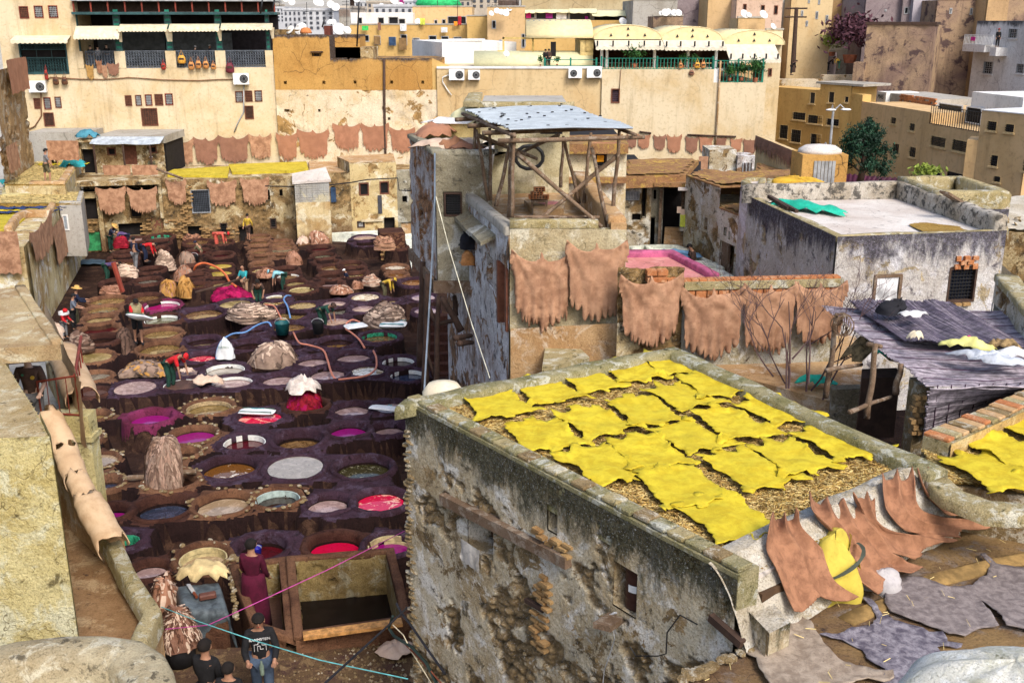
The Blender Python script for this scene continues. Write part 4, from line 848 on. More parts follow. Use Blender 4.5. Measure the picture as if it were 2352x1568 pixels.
# terrain
J=MB();g=0;S=900
J.add([(-S,-60,-.06),(S,-60,-.06),(S,1500,-.06),(-S,1500,-.06)],[(0,1,2,3)]);tag(J.bd('ground',groundmat),kind='structure')
hx=np.linspace(-260,320,60);hy=np.linspace(76,620,60);GX,GY=np.meshgrid(hx,hy)
HZ=np.clip((GY-76)/12,0,1)*2+np.clip(GY-95,0,400)*.14+5*(fbm(GX*.02,GY*.02,0,5,3)-.5)*np.clip((GY-90)/60,0,1)+np.clip(GX-20,0,80)*np.clip((GY-72)/10,0,1)*.12
def hillz(x,y):
 return float(np.clip((y-76)/12,0,1)*2+np.clip(y-95,0,400)*.14+np.clip(x-20,0,80)*np.clip((y-72)/10,0,1)*.12)
I=np.arange(3600).reshape(60,60);FF=np.stack([I[:-1,:-1].ravel(),I[:-1,1:].ravel(),I[1:,1:].ravel(),I[1:,:-1].ravel()],1)
tag(npmesh('hill',np.stack([GX.ravel(),GY.ravel(),HZ.ravel()],1),FF,gyw),kind='structure')
# far side: cream townhouse with the open leather shop
F1=Face(oy((45,200),61),oy((640,200),63.5));C0=0
th_=emp('townhouse',F1.pt(8,3,-4),'cream house with a four awning shop terrace and rows of little windows','house')
def R0(l,t,r,b):return F1.rect(0,l,t,r,b)
small=[(165,55,245,160),(293,50,370,155),(415,48,495,155),(290,840,350,932),(375,833,438,937),(470,828,525,925),(1070,815,1128,908),(1158,813,1212,907),(1242,808,1302,905),(1323,805,1395,903),(1412,800,1480,900),(2012,780,2080,877),(2095,776,2160,872),(2178,773,2243,870)]
shut=[(375,963,465,1083),(1210,925,1350,1078),(2093,905,2170,1020)]
big=R0(172,370,580,635);hs=[R0(*r)for r in small]+[R0(*r)for r in shut]+[big]
uL,uR,zlo,_=R0(60,100,2395,1500);uM=R0(645,100,700,200)[0];zrail=R0(1100,560,1200,585)[2];ztop=R0(700,130,2300,215)[3];zaw=R0(700,213,2300,300)[3]
wall(F1,uL,uM,3,14,cream,[h for h in hs if h[1]<uM],th_);wall(F1,uM,uR,3,zrail,cream,[h for h in hs if h[0]>uM],th_)
J=MB();J.fb_(F1,uL,uM,3,14,-9,-.27);J.fb_(F1,uM,uR,3,zrail,-9,-.27);J.bd('rear_wall',cream,th_)
for i,r in enm_(small):wdw(F1,hs[i],th_,rdm if i in(0,1,2,4,8,10)else brw,dkw,grm if i%3 else brw,nv=4,nh=5,fw=.04,d=-.06)
for i,r in enm_(shut):wdw(F1,hs[len(small)+i],th_,brw,brw,dkw,nv=5,nh=7,fw=.05,d=-.08,name='shutter')
w=wdw(F1,big,th_,tealmetal,bkh,tealmetal,nv=2,nh=0,fw=.07,d=-.2)
ltc(F1,big[0]+.1,big[1]-.1,big[2]+.1,big[2]+.9,-.04,tealmetal,w,'window_railing',.14,.012,diag=True);ltc(F1,big[0]+.1,big[1]-.1,big[3]-.35,big[3]-.08,-.04,tealmetal,w,'window_tracery',.14,.012,diag=True)
J=MB();J.fb_(F1,uM,uR,zrail-.05,ztop+.1,-4.5,-4.2);J.bd('inner_wall',M('shop_interior_dark',(.03,.025,.03),.9),th_)
J=MB();J.fb_(F1,uM+.3,uM+4.2,zrail+.25,zrail+2.0,-3.9,-3.8);J.fb_(F1,uM+4.6,uM+8.2,zrail+.1,zrail+1.9,-3.5,-3.4);J.bd('inner_partition',M('shop_grey_boards',(.09,.1,.11),.8),th_)
J=MB();J.fb_(F1,uM-.1,uR+.15,ztop+.02,ztop+.16,-4.6,.45);J.bd('roof',tealmetal,th_)
J=MB();J.fb_(F1,uM-.1,uR+.25,ztop+.75,ztop+.83,-5.5,.35);J.bd('upper_roof',grm,th_)
J=MB()
for k in rng_(13):u=uM+(uR-uM)*k/12;J.fb_(F1,u-.04,u+.04,ztop+.16,ztop+.75,.1,.2)
J.bd('roof_frame',rdm,th_)
J=MB();J.fb_(F1,uM,uR,ztop+.17,ztop+.74,-1.0,-.9);J.bd('roof_backing',dkw,th_)
for(l,r)in((985,1075),(1420,1508),(1845,1932),(2272,2338),(660,715)):
 a=R0(l,480,r,590);J=MB();J.fb_(F1,a[0],a[1],zrail,zrail+.95,-.3,.02);J.bd('parapet_pier',cream,th_)
 J=MB();J.fb_(F1,a[0]+.1,a[1]-.1,zrail+.95,ztop+.02,-.3,-.05);o=J.bd('post',tealmetal,th_)
 J=MB()
 for k in rng_(9):z=zrail+1.1+k*.25;J.fb_(F1,a[0]+.16,a[1]-.16,z,z+.12,-.05,-.03)
 tag(J.bd('lattice_panel',greenmetal,o),kind=None)
for(l,t,r,b)in((735,495,990,592),(1078,480,1422,582),(1508,468,1845,575),(1932,458,2272,562)):
 a=R0(l,t,r,b);ltc(F1,a[0],a[1],zrail+.02,zrail+.95,-.1,M('rail_grey_blue',(.12,.14,.17),.5),th_,'railing',.14,.013,diag=True)
for i,(l,t,r,b)in enm_(((655,232,1040,322),(1030,216,1440,258),(1455,213,1880,258),(1895,208,2335,246))):
 a=R0(l,t,r,b);awn(F1,a[0],a[1],a[2]-.1,a[3]+.05,.8 if i else 1.0,crp,th_,scal=14,drop=.16)
for(l,t,r,b)in((1030,250,1045,360),(1438,250,1450,355),(1462,250,1472,355),(1880,245,1892,350),(2325,235,2338,330)):
 a=R0(l,t,r,b);J=MB();J.add([F1.pt(a[0]-.12,a[3],.5),F1.pt(a[1]+.1,a[3],.5),F1.pt(a[1]+.02,a[2],.3),F1.pt(a[0]-.02,a[2],.3)],[(0,1,2,3)]);o=J.bd('awning_side',crp,th_);o.modifiers.new('t','SOLIDIFY').thickness=.02
a=R0(130,305,610,372);awn(F1,a[0],a[1],a[2],a[3],1.0,crp,th_,scal=12,drop=.2)
a=R0(1030,-20,1525,140);J=MB();J.fb_(F1,a[0],a[1],ztop+.8,15,-9,-3);o=J.bd('stair_tower',whw);tag(o,'plain white stair tower on top of the cream house','tower')
a=R0(640,-20,1030,110);ltc(F1,a[0],a[1],ztop+.9,a[3]+.5,-2.5,bkm,None,'roof_railing',.3,.03);tag(bpy.data.objects['roof_railing'],'dark iron railing on the roof above the shop terrace','railing')
a=R0(880,10,1028,103);J=MB();J.fb_(F1,a[0],a[1],a[2],a[3],-2.3,-2.1)
for k in rng_(9):u=a[0]+(a[1]-a[0])*(k+.5)/9;J.fb_(F1,u-.05,u+.05,a[2],a[3],-2.1,-2.05)
tag(J.bd('roof_screen',M('dark_green_sheet',(.01,.12,.09),.6)),'dark green corrugated screen above the shop roof','screen')
ac_unit(F1,0,258,690,405,787,'white air conditioner on the cream house under the big teal window');ac_unit(F1,0,1998,625,2132,720,'white air conditioner near the right end of the cream house')
def cbl(name,pts,r,mat,label,cat='cable',n=5):
 J=MB();J.tube(pts,r,n);o=J.bd(name,mat,None,True);tag(o,label,cat);return o
def fpts(F,n,pts,d=.04):return[F.hit(q(n,*p))+F.n*d for p in pts]
pipe=M('brown_hose',(.2,.1,.05),.6)
cbl('cable',fpts(F1,0,[(405,690),(430,662),(700,678),(900,680),(1110,664),(1400,684),(1700,690),(1880,680),(1995,680)],.06),.03,pipe,'brown cable crossing the cream house between its two air conditioners')
cbl('drain_pipe',fpts(F1,0,[(352,790),(356,990),(300,1080),(215,1120)],.06),.04,pipe,'brown drain pipe below the left air conditioner of the cream house','pipe')
cbl('drain_pipe',fpts(F1,0,[(2085,720),(2085,960),(2040,1040),(2005,1130)],.06),.04,grm,'grey drain pipe below the right air conditioner of the cream house','pipe')
def bag(F,n,cx,cy,w,h,mat,label,strap=True):
 a=F.rect(n,cx-w/2,cy-h/2,cx+w/2,cy+h/2);Rt=emp('leather_bag',F.pt((a[0]+a[1])/2,a[2],.2),label,'bag','leather bags hung out for sale')
 W,Hh=(a[1]-a[0])/2,(a[3]-a[2])/2;c=F.pt((a[0]+a[1])/2,(a[2]+a[3])/2,.22)
 t=MB();t.lathe((0,0,0),[(.5*W,-Hh),(W*.95,-Hh*.8),(W,-.1*Hh),(W*.8,Hh*.6),(W*.45,Hh*.95)],12,0,1,.55);t.v=[tuple(c+F.u*v[0]+F.n*v[1]+Vc((0,0,v[2])))for v in t.v];t.bd('pouch',mat,Rt,True)
 t=MB();t.fb_(F,(a[0]+a[1])/2-W*.6,(a[0]+a[1])/2+W*.6,c.z-.1*Hh,c.z+.35*Hh,.22+W*.5,.22+W*.6);t.bd('flap',dkw,Rt)
 if strap:t=MB();t.tube([F.pt((a[0]+a[1])/2-W*.5,a[3]-.05,.2),F.pt((a[0]+a[1])/2,a[3]+Hh*1.1,.12),F.pt((a[0]+a[1])/2+W*.5,a[3]-.05,.2)],.018,5);t.bd('strap',mat,Rt)
TAN=M('bag_tan',(.5,.22,.07),.6,scale=8);OR=M('bag_orange_yellow',(.65,.33,.05),.6,scale=8);DK=M('bag_dark_brown',(.12,.05,.025),.6,scale=8);RD=M('bag_red',(.3,.03,.02),.6,scale=8);MR=M('bag_maroon',(.14,.02,.035),.6,scale=8)
for(x,y,w,h,m,l)in((403,640,32,85,RD,'narrow red leather bag under the teal window'),(484,690,55,70,DK,'dark brown bag with two straps, nearer the red bag below the teal window'),(559,690,55,70,DK,'dark brown bag with two straps, right of its twin below the teal window'),(1557,508,72,75,OR,'orange yellow square leather bag on the shop railing'),(1640,562,55,70,TAN,'tan rucksack first of three right of the orange bag'),(1700,552,52,68,TAN,'tan rucksack in the middle of three on the railing'),(1763,553,55,66,TAN,'tan rucksack last of three on the railing'),(1828,570,45,50,TAN,'small tan bag with tall strap on the railing'),(1402,568,42,60,RD,'small red rucksack at the corner of the wooden bench railing'),(1968,580,75,90,MR,'maroon leather satchel at the last shop bay')):bag(F1,0,x,y,w,h,m,l)
for i,(l,t,r,b,m,s)in enm_(((742,545,808,690,M('fur_golden',(.35,.2,.06),.9,scale=9),'golden brown fur skin hung on the shop railing'),(828,505,878,640,H4,'narrow orange brown skin hung from the shop railing'),(875,545,925,675,H1,'ragged tan skin hung in the middle of the shop railing'),(925,535,1025,650,H3,'dark brown fur skin hung at the right of the first bay'))):
 hgh('fur_skin',F1,(0,l,t,r,b),m,s,seed=i+200,d=.12,group='skins on the shop railing')
 # mud brick house and the long cream walls
F2=Face(oy(q(1,205,800),63.4),oy(q(1,1605,800),63.4))
mud=emp('mud_house',F2.pt(6,3,-3),'tall ochre mud house with a patchy whitewashed lower half and putlog holes','house')
def R1(l,t,r,b):return F2.rect(1,l,t,r,b)
zA=R1(300,298,400,700)[3];zB=R1(800,498,900,700)[3];zW=R1(800,772,900,900)[3]
uA0,uA1=R1(208,500,690,700)[:2];uB1=R1(690,600,1560,700)[1];uE=R1(690,600,1612,700)[1]
pl=[(270,474,286,500),(541,448,596,492),(290,700,310,730),(625,690,640,720),(888,698,908,718),(1195,692,1222,715),(1467,683,1490,708),(705,508,722,528),(840,508,855,528),(972,500,988,525),(1090,505,1105,525),(1260,498,1276,520)]
pw=[(305,940,345,968),(585,935,606,960),(1132,908,1152,935),(690,905,700,925),(1186,1005,1198,1022),(425,762,438,775)]
rgh(F2,uA0,uA1,zW,zA,.16,ochre_mudh,.07,[R1(*r)for r in pl if r[0]<690],mud,'wall',ex=.36,stone=2,seed=3,ragged=.12)
rgh(F2,uA1,uB1,zW,zB,.16,ochre_mud,.07,[R1(*r)for r in pl if r[0]>690],mud,'wall',ex=.36,stone=2,seed=4,ragged=.15)
rgh(F2,uA0,uE,3,zW+.02,.15,limewash,.08,[R1(*r)for r in pw],mud,'lower_wall',ex=.42,stone=2.4,seed=5,d=.04)
J=MB();J.fb_(F2,uA0,uA1,3,zA-.1,-8,-.31);J.fb_(F2,uA1,uE,3,zB-.15,-8,-.31);J.bd('rear_wall',ochre_mud,mud)
J=MB();J.add([F2.pt(uB1,3,.02),F2.pt(uE+1.2,3,.02),F2.pt(uE+1.2,R1(1700,600,1710,700)[3],.02),F2.pt(uB1,zB,.02)],[(0,1,2,3)]);J.bd('gable_wall',ochre,mud)
cbl('drain_pipe',fpts(F2,1,[(1148,505),(1150,900),(1158,1250),(1160,1400)],.1),.08,dkw,'dark rusty drain pipe down the mud house','pipe')
J=MB()
for l,r in((520,625),):a=R1(l,440,r,450);J.fb_(F2,a[0],a[1],a[2],a[3],0,.15)
J.bd('lintel',dkw,mud)
F2b=Face(F2.pt(0,0,-4),F2.pt(10,0,-4));F2c=Face(F2.pt(0,0,-2),F2.pt(10,0,-2))
for nm,F,r,m,l in(('roof_wall',F2b,(210,255,430,300),olw,'low brown roof wall left of the dishes'),('roof_room',F2c,(690,300,940,410),ochre_mudh,'mouldy ochre stair head behind the mud house'),('roof_room',F2c,(690,405,1052,505),olw,'lower pale stair head beside the mud house roof')):
 a=F.rect(1,*r);J=MB();J.fb_(F,a[0],a[1],a[2]-1.5,a[3],-2.5,0);tag(J.bd(nm,m),l,'roof structure')
a=F2b.rect(1,633,222,686,293);J=MB();J.fb_(F2b,a[0],a[1],a[2]-.3,a[3],-1,0);tag(J.bd('water_tank',M('rusty_tank',(.12,.03,.02),.7)),'rusty dark red box tank on the mud house roof','tank')
for(x,y,r,az,l)in((340,290,1.0,-30,'small white satellite dish left of the big one on the mud house'),(433,290,1.45,-20,'big white satellite dish leaning left on the mud house roof'),(765,292,1.45,20,'big white satellite dish with two lower arms on the right of the mud house'),(835,292,.9,30,'stained white dish half behind the big right dish')):
 p=F2b.hit(q(1,x,y));dish(p,r*.27,az,l,mast=.12)
J=MB();J.lathe(F2b.hit(q(1,478,288)),[(.38,0),(.36,.12),(.27,.3),(.1,.36)],16);tag(J.bd('clay_dome',M('orange_clay',(.5,.18,.06),.8),None,True),'orange clay dome on the mud house roof','dome')
for x0,y0,y1 in((925,400,20),(628,235,170),(100,120,-10),(203,100,-10)):
 a,b=oy(q(1,x0-10,y0),62),oy(q(1,x0+8,y1),62);cbl('roof_antenna',[a,b],.05,bkm,{925:'tall leaning iron pole behind the mud house',628:'short thin antenna by the rusty tank',100:'thin antenna rising over the shop roof',203:'second thin antenna beside the shop roof edge'}[x0],'antenna')
F3=Face(oy(q(1,1600,800),63.2),oy(q(2,2262,900),63.2))
cr=emp('terrace_house',F3.pt(12,3,-4),'long cream walled house below the green railed roof cafe','house')
def R2(l,t,r,b):return F3.rect(2,l,t,r,b)
a=F3.rect(1,1605,585,2352,1400);m_=R2(0,590,865,1200)[1];z3=a[3];zz4=R2(900,592,1500,900)[3];e4=R2(900,600,1822,800)[1];zz5=R2(1900,706,2200,900)[3];e5=R2(900,900,2255,1000)[1]
wall(F3,a[0],m_,2.5,z3,cream2,(),cr);hw=R2(948,757,1022,880)
wall(F3,m_,e4,2.5,zz4,cream,[hw],cr,d=.15);wall(F3,e4,e5,2.5,zz5,cream,(),cr,d=.15)
J=MB();J.fb_(F3,m_,e4,2.5,zz4,-12,-.2);J.fb_(F3,e4,e5,2.5,zz5,-12,-.2);J.fb_(F3,a[0],m_,2.5,z3,-12,-.2);J.bd('rear_wall',cream,cr)
J=MB();J.fb_(F3,a[0],m_,z3-.02,z3+.1,-.4,.06);J.fb_(F3,e4-.02,e4+.3,zz5,zz4,-12,.14);J.bd('parapet',whw,cr)
wdw(F3,hw,cr,brw,dkw,M('shutter_violet',(.09,.05,.08),.7),nv=4,nh=5,d=.0,out=.2)
cbl('drain_pipe',fpts(F3,2,[(1880,520),(1868,720),(1832,1300)],.25),.06,tnt,'tan drain pipe down the long cream wall','pipe')
cbl('cable',fpts(F3,2,[(1032,590),(1018,760)],.22),.02,pipe,'short cable above the violet shutter')
ac_unit(F3,1,1705,592,1835,683,'white air conditioner first from the left on the tan wall, cables beside it');ac_unit(F3,1,1868,598,1968,680,'white air conditioner second from the left on the tan wall')
ac_unit(F3,2,583,585,697,665,'white air conditioner with round fan on its left side',.38);ac_unit(F3,2,740,578,866,663,'white air conditioner at the end of the tan wall next to the green railing')
cbl('cable',fpts(F3,1,[(1705,640),(1650,660),(1648,700),(1690,770),(1725,815)],.1),.035,wpt,'looping white cable beside the first air conditioner')
blk('white_house',1,1640,352,1982,580,70,whw,9,'blank white cube house with one small red window','house',[(1722,467,1773,512,'b')],z0=3)
J=MB();A,B=oy(q(1,1385,355),78),oy(q(1,1642,375),69.5);Fx=Face(A,B);a=(0,Fx.L,5,Fx.uz(q(1,1500,352))[1]);J.fb_(Fx,0,Fx.L,3,11.1 if False else a[3],-5,0);tag(J.bd('house_wing',whw),'shaded left wing of the white cube house','house')
def vault(name,P,half,h,ln,dirv,mat,label,n=12,ribs=0):
 """barrel roof: arc in the plane through P spanned by side and up, running along dirv"""
 dirv=dirv.normalized();s=Vc((dirv.y,-dirv.x,0));up=Vc((0,0,1));Rt=emp(name,P,label,'roof canopy','curved canvas roofs')
 vs=[]
 for e in(0,1):
  for k in rng_(n+1):w=math.pi*k/n;vs.append(P+s*(half*cs_(w))+up*(h*sn(w))+dirv*(ln*e))
 J=MB();J.add(vs,[(k,k+1,n+1+k+1,n+1+k)for k in rng_(n)]);o=J.bd('canvas',mat,Rt,True);o.modifiers.new('t','SOLIDIFY').thickness=.04
 J=MB();J.add([P+dirv*.02]+[v+dirv*.02 for v in vs[:n+1]],[(0,k+1,k+2)for k in rng_(n)]);J.bd('end_panel',mat,Rt)
 if ribs:
  J=MB()
  for i in rng_(3):
   for j in rng_(ribs):
    w=math.pi*(.2+.2*i);p=P+s*(half*cs_(w)*1.01)+up*(h*sn(w)*1.01)+dirv*(ln*(j+.5)/ribs);J.box(p,.05,.12,.05)
  J.bd('roof_clip',grm,Rt)
 return Rt
canv=M('canvas_yellow',(.72,.6,.33),.75,var=.08);canvg=M('canvas_pale_green',(.6,.58,.36),.75,var=.08)
P=F3.hit(q(1,2060,578));vault('tunnel_roof',F3.pt(F3.uz(q(1,1900,575))[0],z3,-3.2),1.3,.85,7.2,Vc((1,.02,0)),canvg,'pale green tunnel roof behind the tan wall')
zc=R2(900,340,1300,400)[3]
FC=Face(F3.pt(0,0,-2.0),F3.pt(10,0,-2.0))
for i,(l,r,tp,bt,lab)in enm_(((805,1385,218,338,'arched cream canvas roof first from the left over the cafe'),(1388,1905,232,346,'arched cream canvas roof in the middle over the cafe'),(1910,2440,263,385,'arched cream canvas roof at the right end of the cafe'))):
 a=FC.rect(2,l,tp,r,bt);rt_=vault('canopy_roof',FC.pt((a[0]+a[1])/2,a[2],0),(a[1]-a[0])/2,a[3]-a[2],9,Vc((0,1,0)),canv,lab,16,5)
 J=MB()
 for(fx,fz)in((-.5,.3),(0,.3),(.5,.3),(0,.75)):
  c=FC.pt((a[0]+a[1])/2+fx*(a[1]-a[0])/2,a[2]+fz*(a[3]-a[2]),.03);J.add([c+Vc((-.09,0,-.06)),c+Vc((.09,0,-.06)),c+Vc((0,0,.12))],[(0,1,2)])
 J.bd('vent_flap',bkm,rt_)
a=FC.rect(2,225,198,800,330);vault('canopy_roof',FC.pt(a[1],a[2],-3.6),3.4,a[3]-a[2]+.15,a[1]-a[0],Vc((-1,0,0)),canv,'long cream canvas barrel roof seen from its side left of the arches',14,12)
cafe=emp('cafe',FC.pt(20,z3,0),'roof terrace cafe with green railing, awnings and potted plants','cafe')
a=FC.rect(2,335,345,800,575);J=MB();J.fb_(FC,a[0]+2.5,a[1],z3,a[3],-6,-.4)
J.bd('wall',M('sheet_wall_yellow',(.6,.46,.2),.8),cafe)
J=MB()
for k in rng_(11):u=a[0]+2.8+(a[1]-a[0]-2.8)*k/11;J.fb_(FC,u,u+.05,z3+.9,a[3],-.399,-.34)
J.bd('wall_rib',M('sheet_wall_rib',(.5,.37,.15),.8),cafe)
d_=FC.rect(2,435,360,480,570);J=MB();J.fb_(FC,d_[0],d_[1],z3,d_[3],-.399,-.3);J.bd('door',bkh,cafe)
a=FC.rect(2,805,345,1860,580);J=MB();J.fb_(FC,a[0],a[1]+5,z3,a[3],-6.2,-6);J.bd('inner_wall',M('cafe_brown_wall',(.13,.065,.04),.9),cafe)
J=MB();J.fb_(FC,a[0]-.5,e5,zz4-.1,zz4-.02,-6.2,1.9);J.bd('floor',gyw,cafe)
for x in(905,1312,1600,1840,860):b_=FC.rect(2,x,400,x+22,560);J=MB();J.fb_(FC,b_[0],b_[1],zz4,a[3],-.3,-.05);J.bd('post',wpt,cafe)
for i,(l,t,r,b,o)in enm_(((808,345,1385,420,1.1),(1390,345,1910,425,1.1),(1915,380,2345,525,1.8))):
 g_=FC.rect(2,l,t,r,b);awn(FC,g_[0],g_[1],g_[2]-.05,g_[3],o,M('awning_white',(.62,.56,.44),.85,var=.08),cafe,scal=16,drop=.2)
 J=MB()
 for k in rng_(5):u=g_[0]+(g_[1]-g_[0])*(k+.1)/4.4;J.fb_(FC,u-.05,u+.05,g_[2]+.2,g_[2]+.5,o+.01,o+.05)
 J.bd('awning_clip',bkm,cafe)
def rlg(F,n,l,t,r,b,d,label,step=.32):
 a=F.rect(n,l,t,r,b);Rt=emp('railing',F.pt((a[0]+a[1])/2,a[2],d),label,'railing')
 ltc(F,a[0],a[1],a[2],a[3],d,greenmetal,Rt,'rail_panel',step,.022)
 k=max(2,int((a[1]-a[0])/2.6))
 for i in rng_(k+1):u=a[0]+(a[1]-a[0])*i/k;J=MB();J.fb_(F,u-.05,u+.05,a[2]-.05,a[3]+.12,d-.05,d+.05);J.bd('post',greenmetal,Rt)
rlg(F3,2,868,500,1820,590,0,'long green iron railing in front of the cafe',.2);rlg(F3,2,1822,520,2245,700,.05,'tall green railing with plants at the right end of the cafe',.2)
rlg(F3,2,385,515,830,568,-.5,'low green pipe railing beside the cafe door',1.6)
def plant(p,h,r,label,seed,n=260,mat=None,name='potted_plant',cat='plant',group='potted plants'):
 rg=np.random.RandomState(seed);Rt=emp(name,p,label,cat,group);p=Vc(p)
 J=MB();J.lathe(p,[(r*.22,0),(r*.3,h*.16)],10);J.bd('pot',M('terracotta',(.3,.1,.05),.8),Rt)
 c=rg.normal(0,.42,(n,3))*[r,r,h*.32]+[p.x,p.y,p.z+h*.65];a=rg.normal(0,1,(n,3));a/=np.linalg.norm(a,axis=1)[:,None];b=np.cross(a,rg.normal(0,1,(n,3)));b/=np.linalg.norm(b,axis=1)[:,None]
 s=.12*r+.03;P=np.stack([c-a*s,c+b*s*.4,c+a*s,c-b*s*.4],1).reshape(-1,3)
 npmesh('foliage',P,np.arange(n*4).reshape(n,4),mat or M('leaf_green',(.03,.1,.02),.7,var=.5),Rt,False)
for i,(x,y,h,r,l)in enm_(((495,570,1.4,.5,'small potted plant by the cafe door'),(1170,585,3.2,1.5,'dark palm like plant inside the cafe'),(1600,585,1.9,.8,'leafy plant behind the hanging cafe bags'),(1690,580,1.8,.7,'second leafy plant right of the cafe bags'),(2060,690,2.6,1.0,'green plant below the right awning'),(1960,690,2.2,.8,'dark plant at the left of the right awning'),(2180,700,3.4,1.3,'tall bushy plant at the right end of the railing'),(345,565,1.5,.4,'thin olive bush left of the couple'))):
 plant(F3.hit(q(2,x,y))-F3.n*(-.1 if i>3 else 1.2),h*.42,r*.42,l,i,420 if h>2 else 200)
for(x,y,w,h,m,l)in((1541,560,36,48,TAN,'square tan bag on the cafe railing'),(1683,558,48,56,OR,'round yellow bag on the cafe railing'),(1733,557,42,56,TAN,'brown pear shaped bag on the cafe railing'),(1633,622,46,44,H3,'brown bag hanging low on a long strap under the cafe')):bag(F3,2,x,y,w,h,m,l)
J=MB();a=FC.rect(2,20,322,475,490)
for(u0,u1,z0,z1)in((a[0],a[1],a[3]-.12,a[3]),(a[0],a[1]-3.5,(a[2]+a[3])/2-.3,(a[2]+a[3])/2-.2),(a[0],a[0]+.12,a[2]-.5,a[3]),(a[0]+1.8,a[0]+1.92,a[2]-.5,a[3]),(a[0]+5.2,a[0]+5.3,a[2]-.5,a[3])):J.fb_(FC,u0,u1,z0,z1,-1,-.9)
tag(J.bd('pergola_frame',M('yellow_paint',(.62,.45,.16),.7)),'thin yellow wooden pergola frame with nothing on it','frame')
# old town behind
W=lambda xs,ys,w,h,s=None:[(x,y,x+w,y+h,s)for y in ys for x in xs]
blk('apartment_house',1,862,213,1858,470,92,ochre,8,'wide ochre house with curtained windows behind the white cube house','house',[(970,300,1020,358),(1060,308,1118,385),(1187,316,1250,392),(1288,295,1345,390),(1390,325,1452,362),(1528,305,1597,345),(1635,310,1700,345),(1740,316,1810,352)],z0=2)
blk('apartment_house',1,862,108,1392,222,95,whw,6,'white set back storey with green awnings and laundry','house',[(925,150,962,208),(1095,150,1148,222),(1185,145,1270,208),(1400-130,160,1330,215)],z0=6,ppt=False)
blk('apartment_house',1,1392,60,1900,230,97,ochre2,6,'ochre upper floor with a lime green shutter','house',[(1405,165,1425,212),(1452,158,1498,214),(1575,170,1605,220),(1640,165,1675,220),(1690,140,1850,222)],z0=6)
blk('apartment_house',1,1858,140,2032,470,90,ochre,6,'narrow ochre house with two tiny white hung windows','house',[(1890,330,1920,362),(1940,330,1978,370)],z0=2)
blk('apartment_house',1,2030,60,2352,470,88,ochre2,8,'ochre house with a black barred window and roof dishes','house',[(2068,175,2105,248),(2065,382,2095,452),(2130,342,2160,412),(2322,290,2352,410)],z0=2)
blk('apartment_house',2,135,175,1085,330,90,ochre,8,'ochre house behind the long canvas roof','house',[(185,292,222,400)],z0=2,ppt=False)
Fl,r_=blk('apartment_house',2,140,85,1135,215,92,gyw,4,'row of covered balconies with purple and white laundry','house',[(150,92,300,160),(305,92,585,170),(592,90,775,185),(800,110,1075,212)],z0=6,ppt=False)
for i,(l,t,r,b,o)in enm_(((145,85,300,95,.5),(300,82,590,92,.5),(590,75,825,95,.8),(780,92,1135,122,1.2))):a=Fl.rect(2,l,t,r,b);awn(Fl,a[0],a[1],a[2]-.2,a[3],o,canvg,r_,scal=3,drop=.05)
def laundry(F,n,items,d=.15):
 for(l,t,r,b,m,lab)in items:
  hgh('laundry',F,(n,l,t,r,b),m,lab,seed=int(l),d=d,kind='sheet',group='laundry hung out',res=.3)
  o=col.objects[-1];o['category']='laundry'
PU=M('cloth_purple',(.25,.02,.2),.9);PK=M('cloth_pink',(.6,.03,.25),.9);WH=M('cloth_white',(.65,.65,.65),.9);BK=M('cloth_black',(.015,.015,.02),.9);OGc=M('cloth_orange',(.8,.25,.02),.9);GRc=M('cloth_green',(.05,.45,.1),.9);YGc=M('cloth_lime',(.55,.6,.08),.9);BRc=M('cloth_brown',(.2,.12,.05),.9)
laundry(Fl,2,[(222,100,265,158,PK,'magenta cloth drying on the first covered balcony'),(390,98,450,160,PU,'purple cloth on the long balcony'),(480,98,570,165,WH,'white cloth on the long balcony'),(805,115,890,215,BK,'black sheet on the widest balcony'),(895,118,985,215,BK,'second black sheet beside the dish'),(725,140,752,185,PU,'small violet shirt on the third balcony')])
Fz=Face(oy(q(1,862,213),91.8),oy(q(1,1858,213),91.8))
laundry(Fz,1,[(960,222,1015,262,GRc,'bright green cloth over the parapet'),(1095,195,1122,262,H3,'brown cloth hanging over the parapet'),(1285,205,1340,268,WH,'pale cloth with pink above it on the parapet'),(1635,235,1690,280,WH,'pale planter cloth below the parapet plants'),(1275,325,1342,430,BRc,'big brown striped cloth out of a window'),(1745,185,1775,222,OGc,'orange cloth on the covered roof'),(1780,140,1808,215,M('cloth_dark_red',(.4,.02,.03),.9),'dark red cloth on the covered roof'),(1455,158,1498,214,YGc,'lime green blind of an upper window'),(1062,310,1116,384,BRc,'brown curtain in the ochre house'),(1190,318,1248,390,bluefab,'grey blue curtain in the ochre house')])
blk('block_wall_house',2,1135,0,1515,215,86,gyw,8,'grey concrete block house without windows','house',z0=2);blk('block_wall_house',2,1515,-20,1775,225,88,purplewall,8,'mauve brick house with a tall dark doorway','house',[(1705,10,1772,225)],z0=2)
blk('block_wall_house',2,185,-40,1135,85,104,pls('plaster_sandy',(.5,.42,.26),(.4,.3,.16),sc=.4,bm=.2),8,'long sandy wall above the covered balconies','house',z0=2)
blk('apartment_house',2,1775,-20,2102,235,84,ochre2,8,'plain beige house behind the arched roofs','house',z0=2);blk('apartment_house',3,-120,-20,272,280,82,pls('plaster_pinkish',(.62,.45,.34),(.5,.34,.24),sc=.4,bm=.15),8,'pinkish house with green shuttered windows and two dishes','house',[(92,45,125,122,'b'),(205,48,238,125,'b'),(-60,35,-30,105,'b')],z0=2)
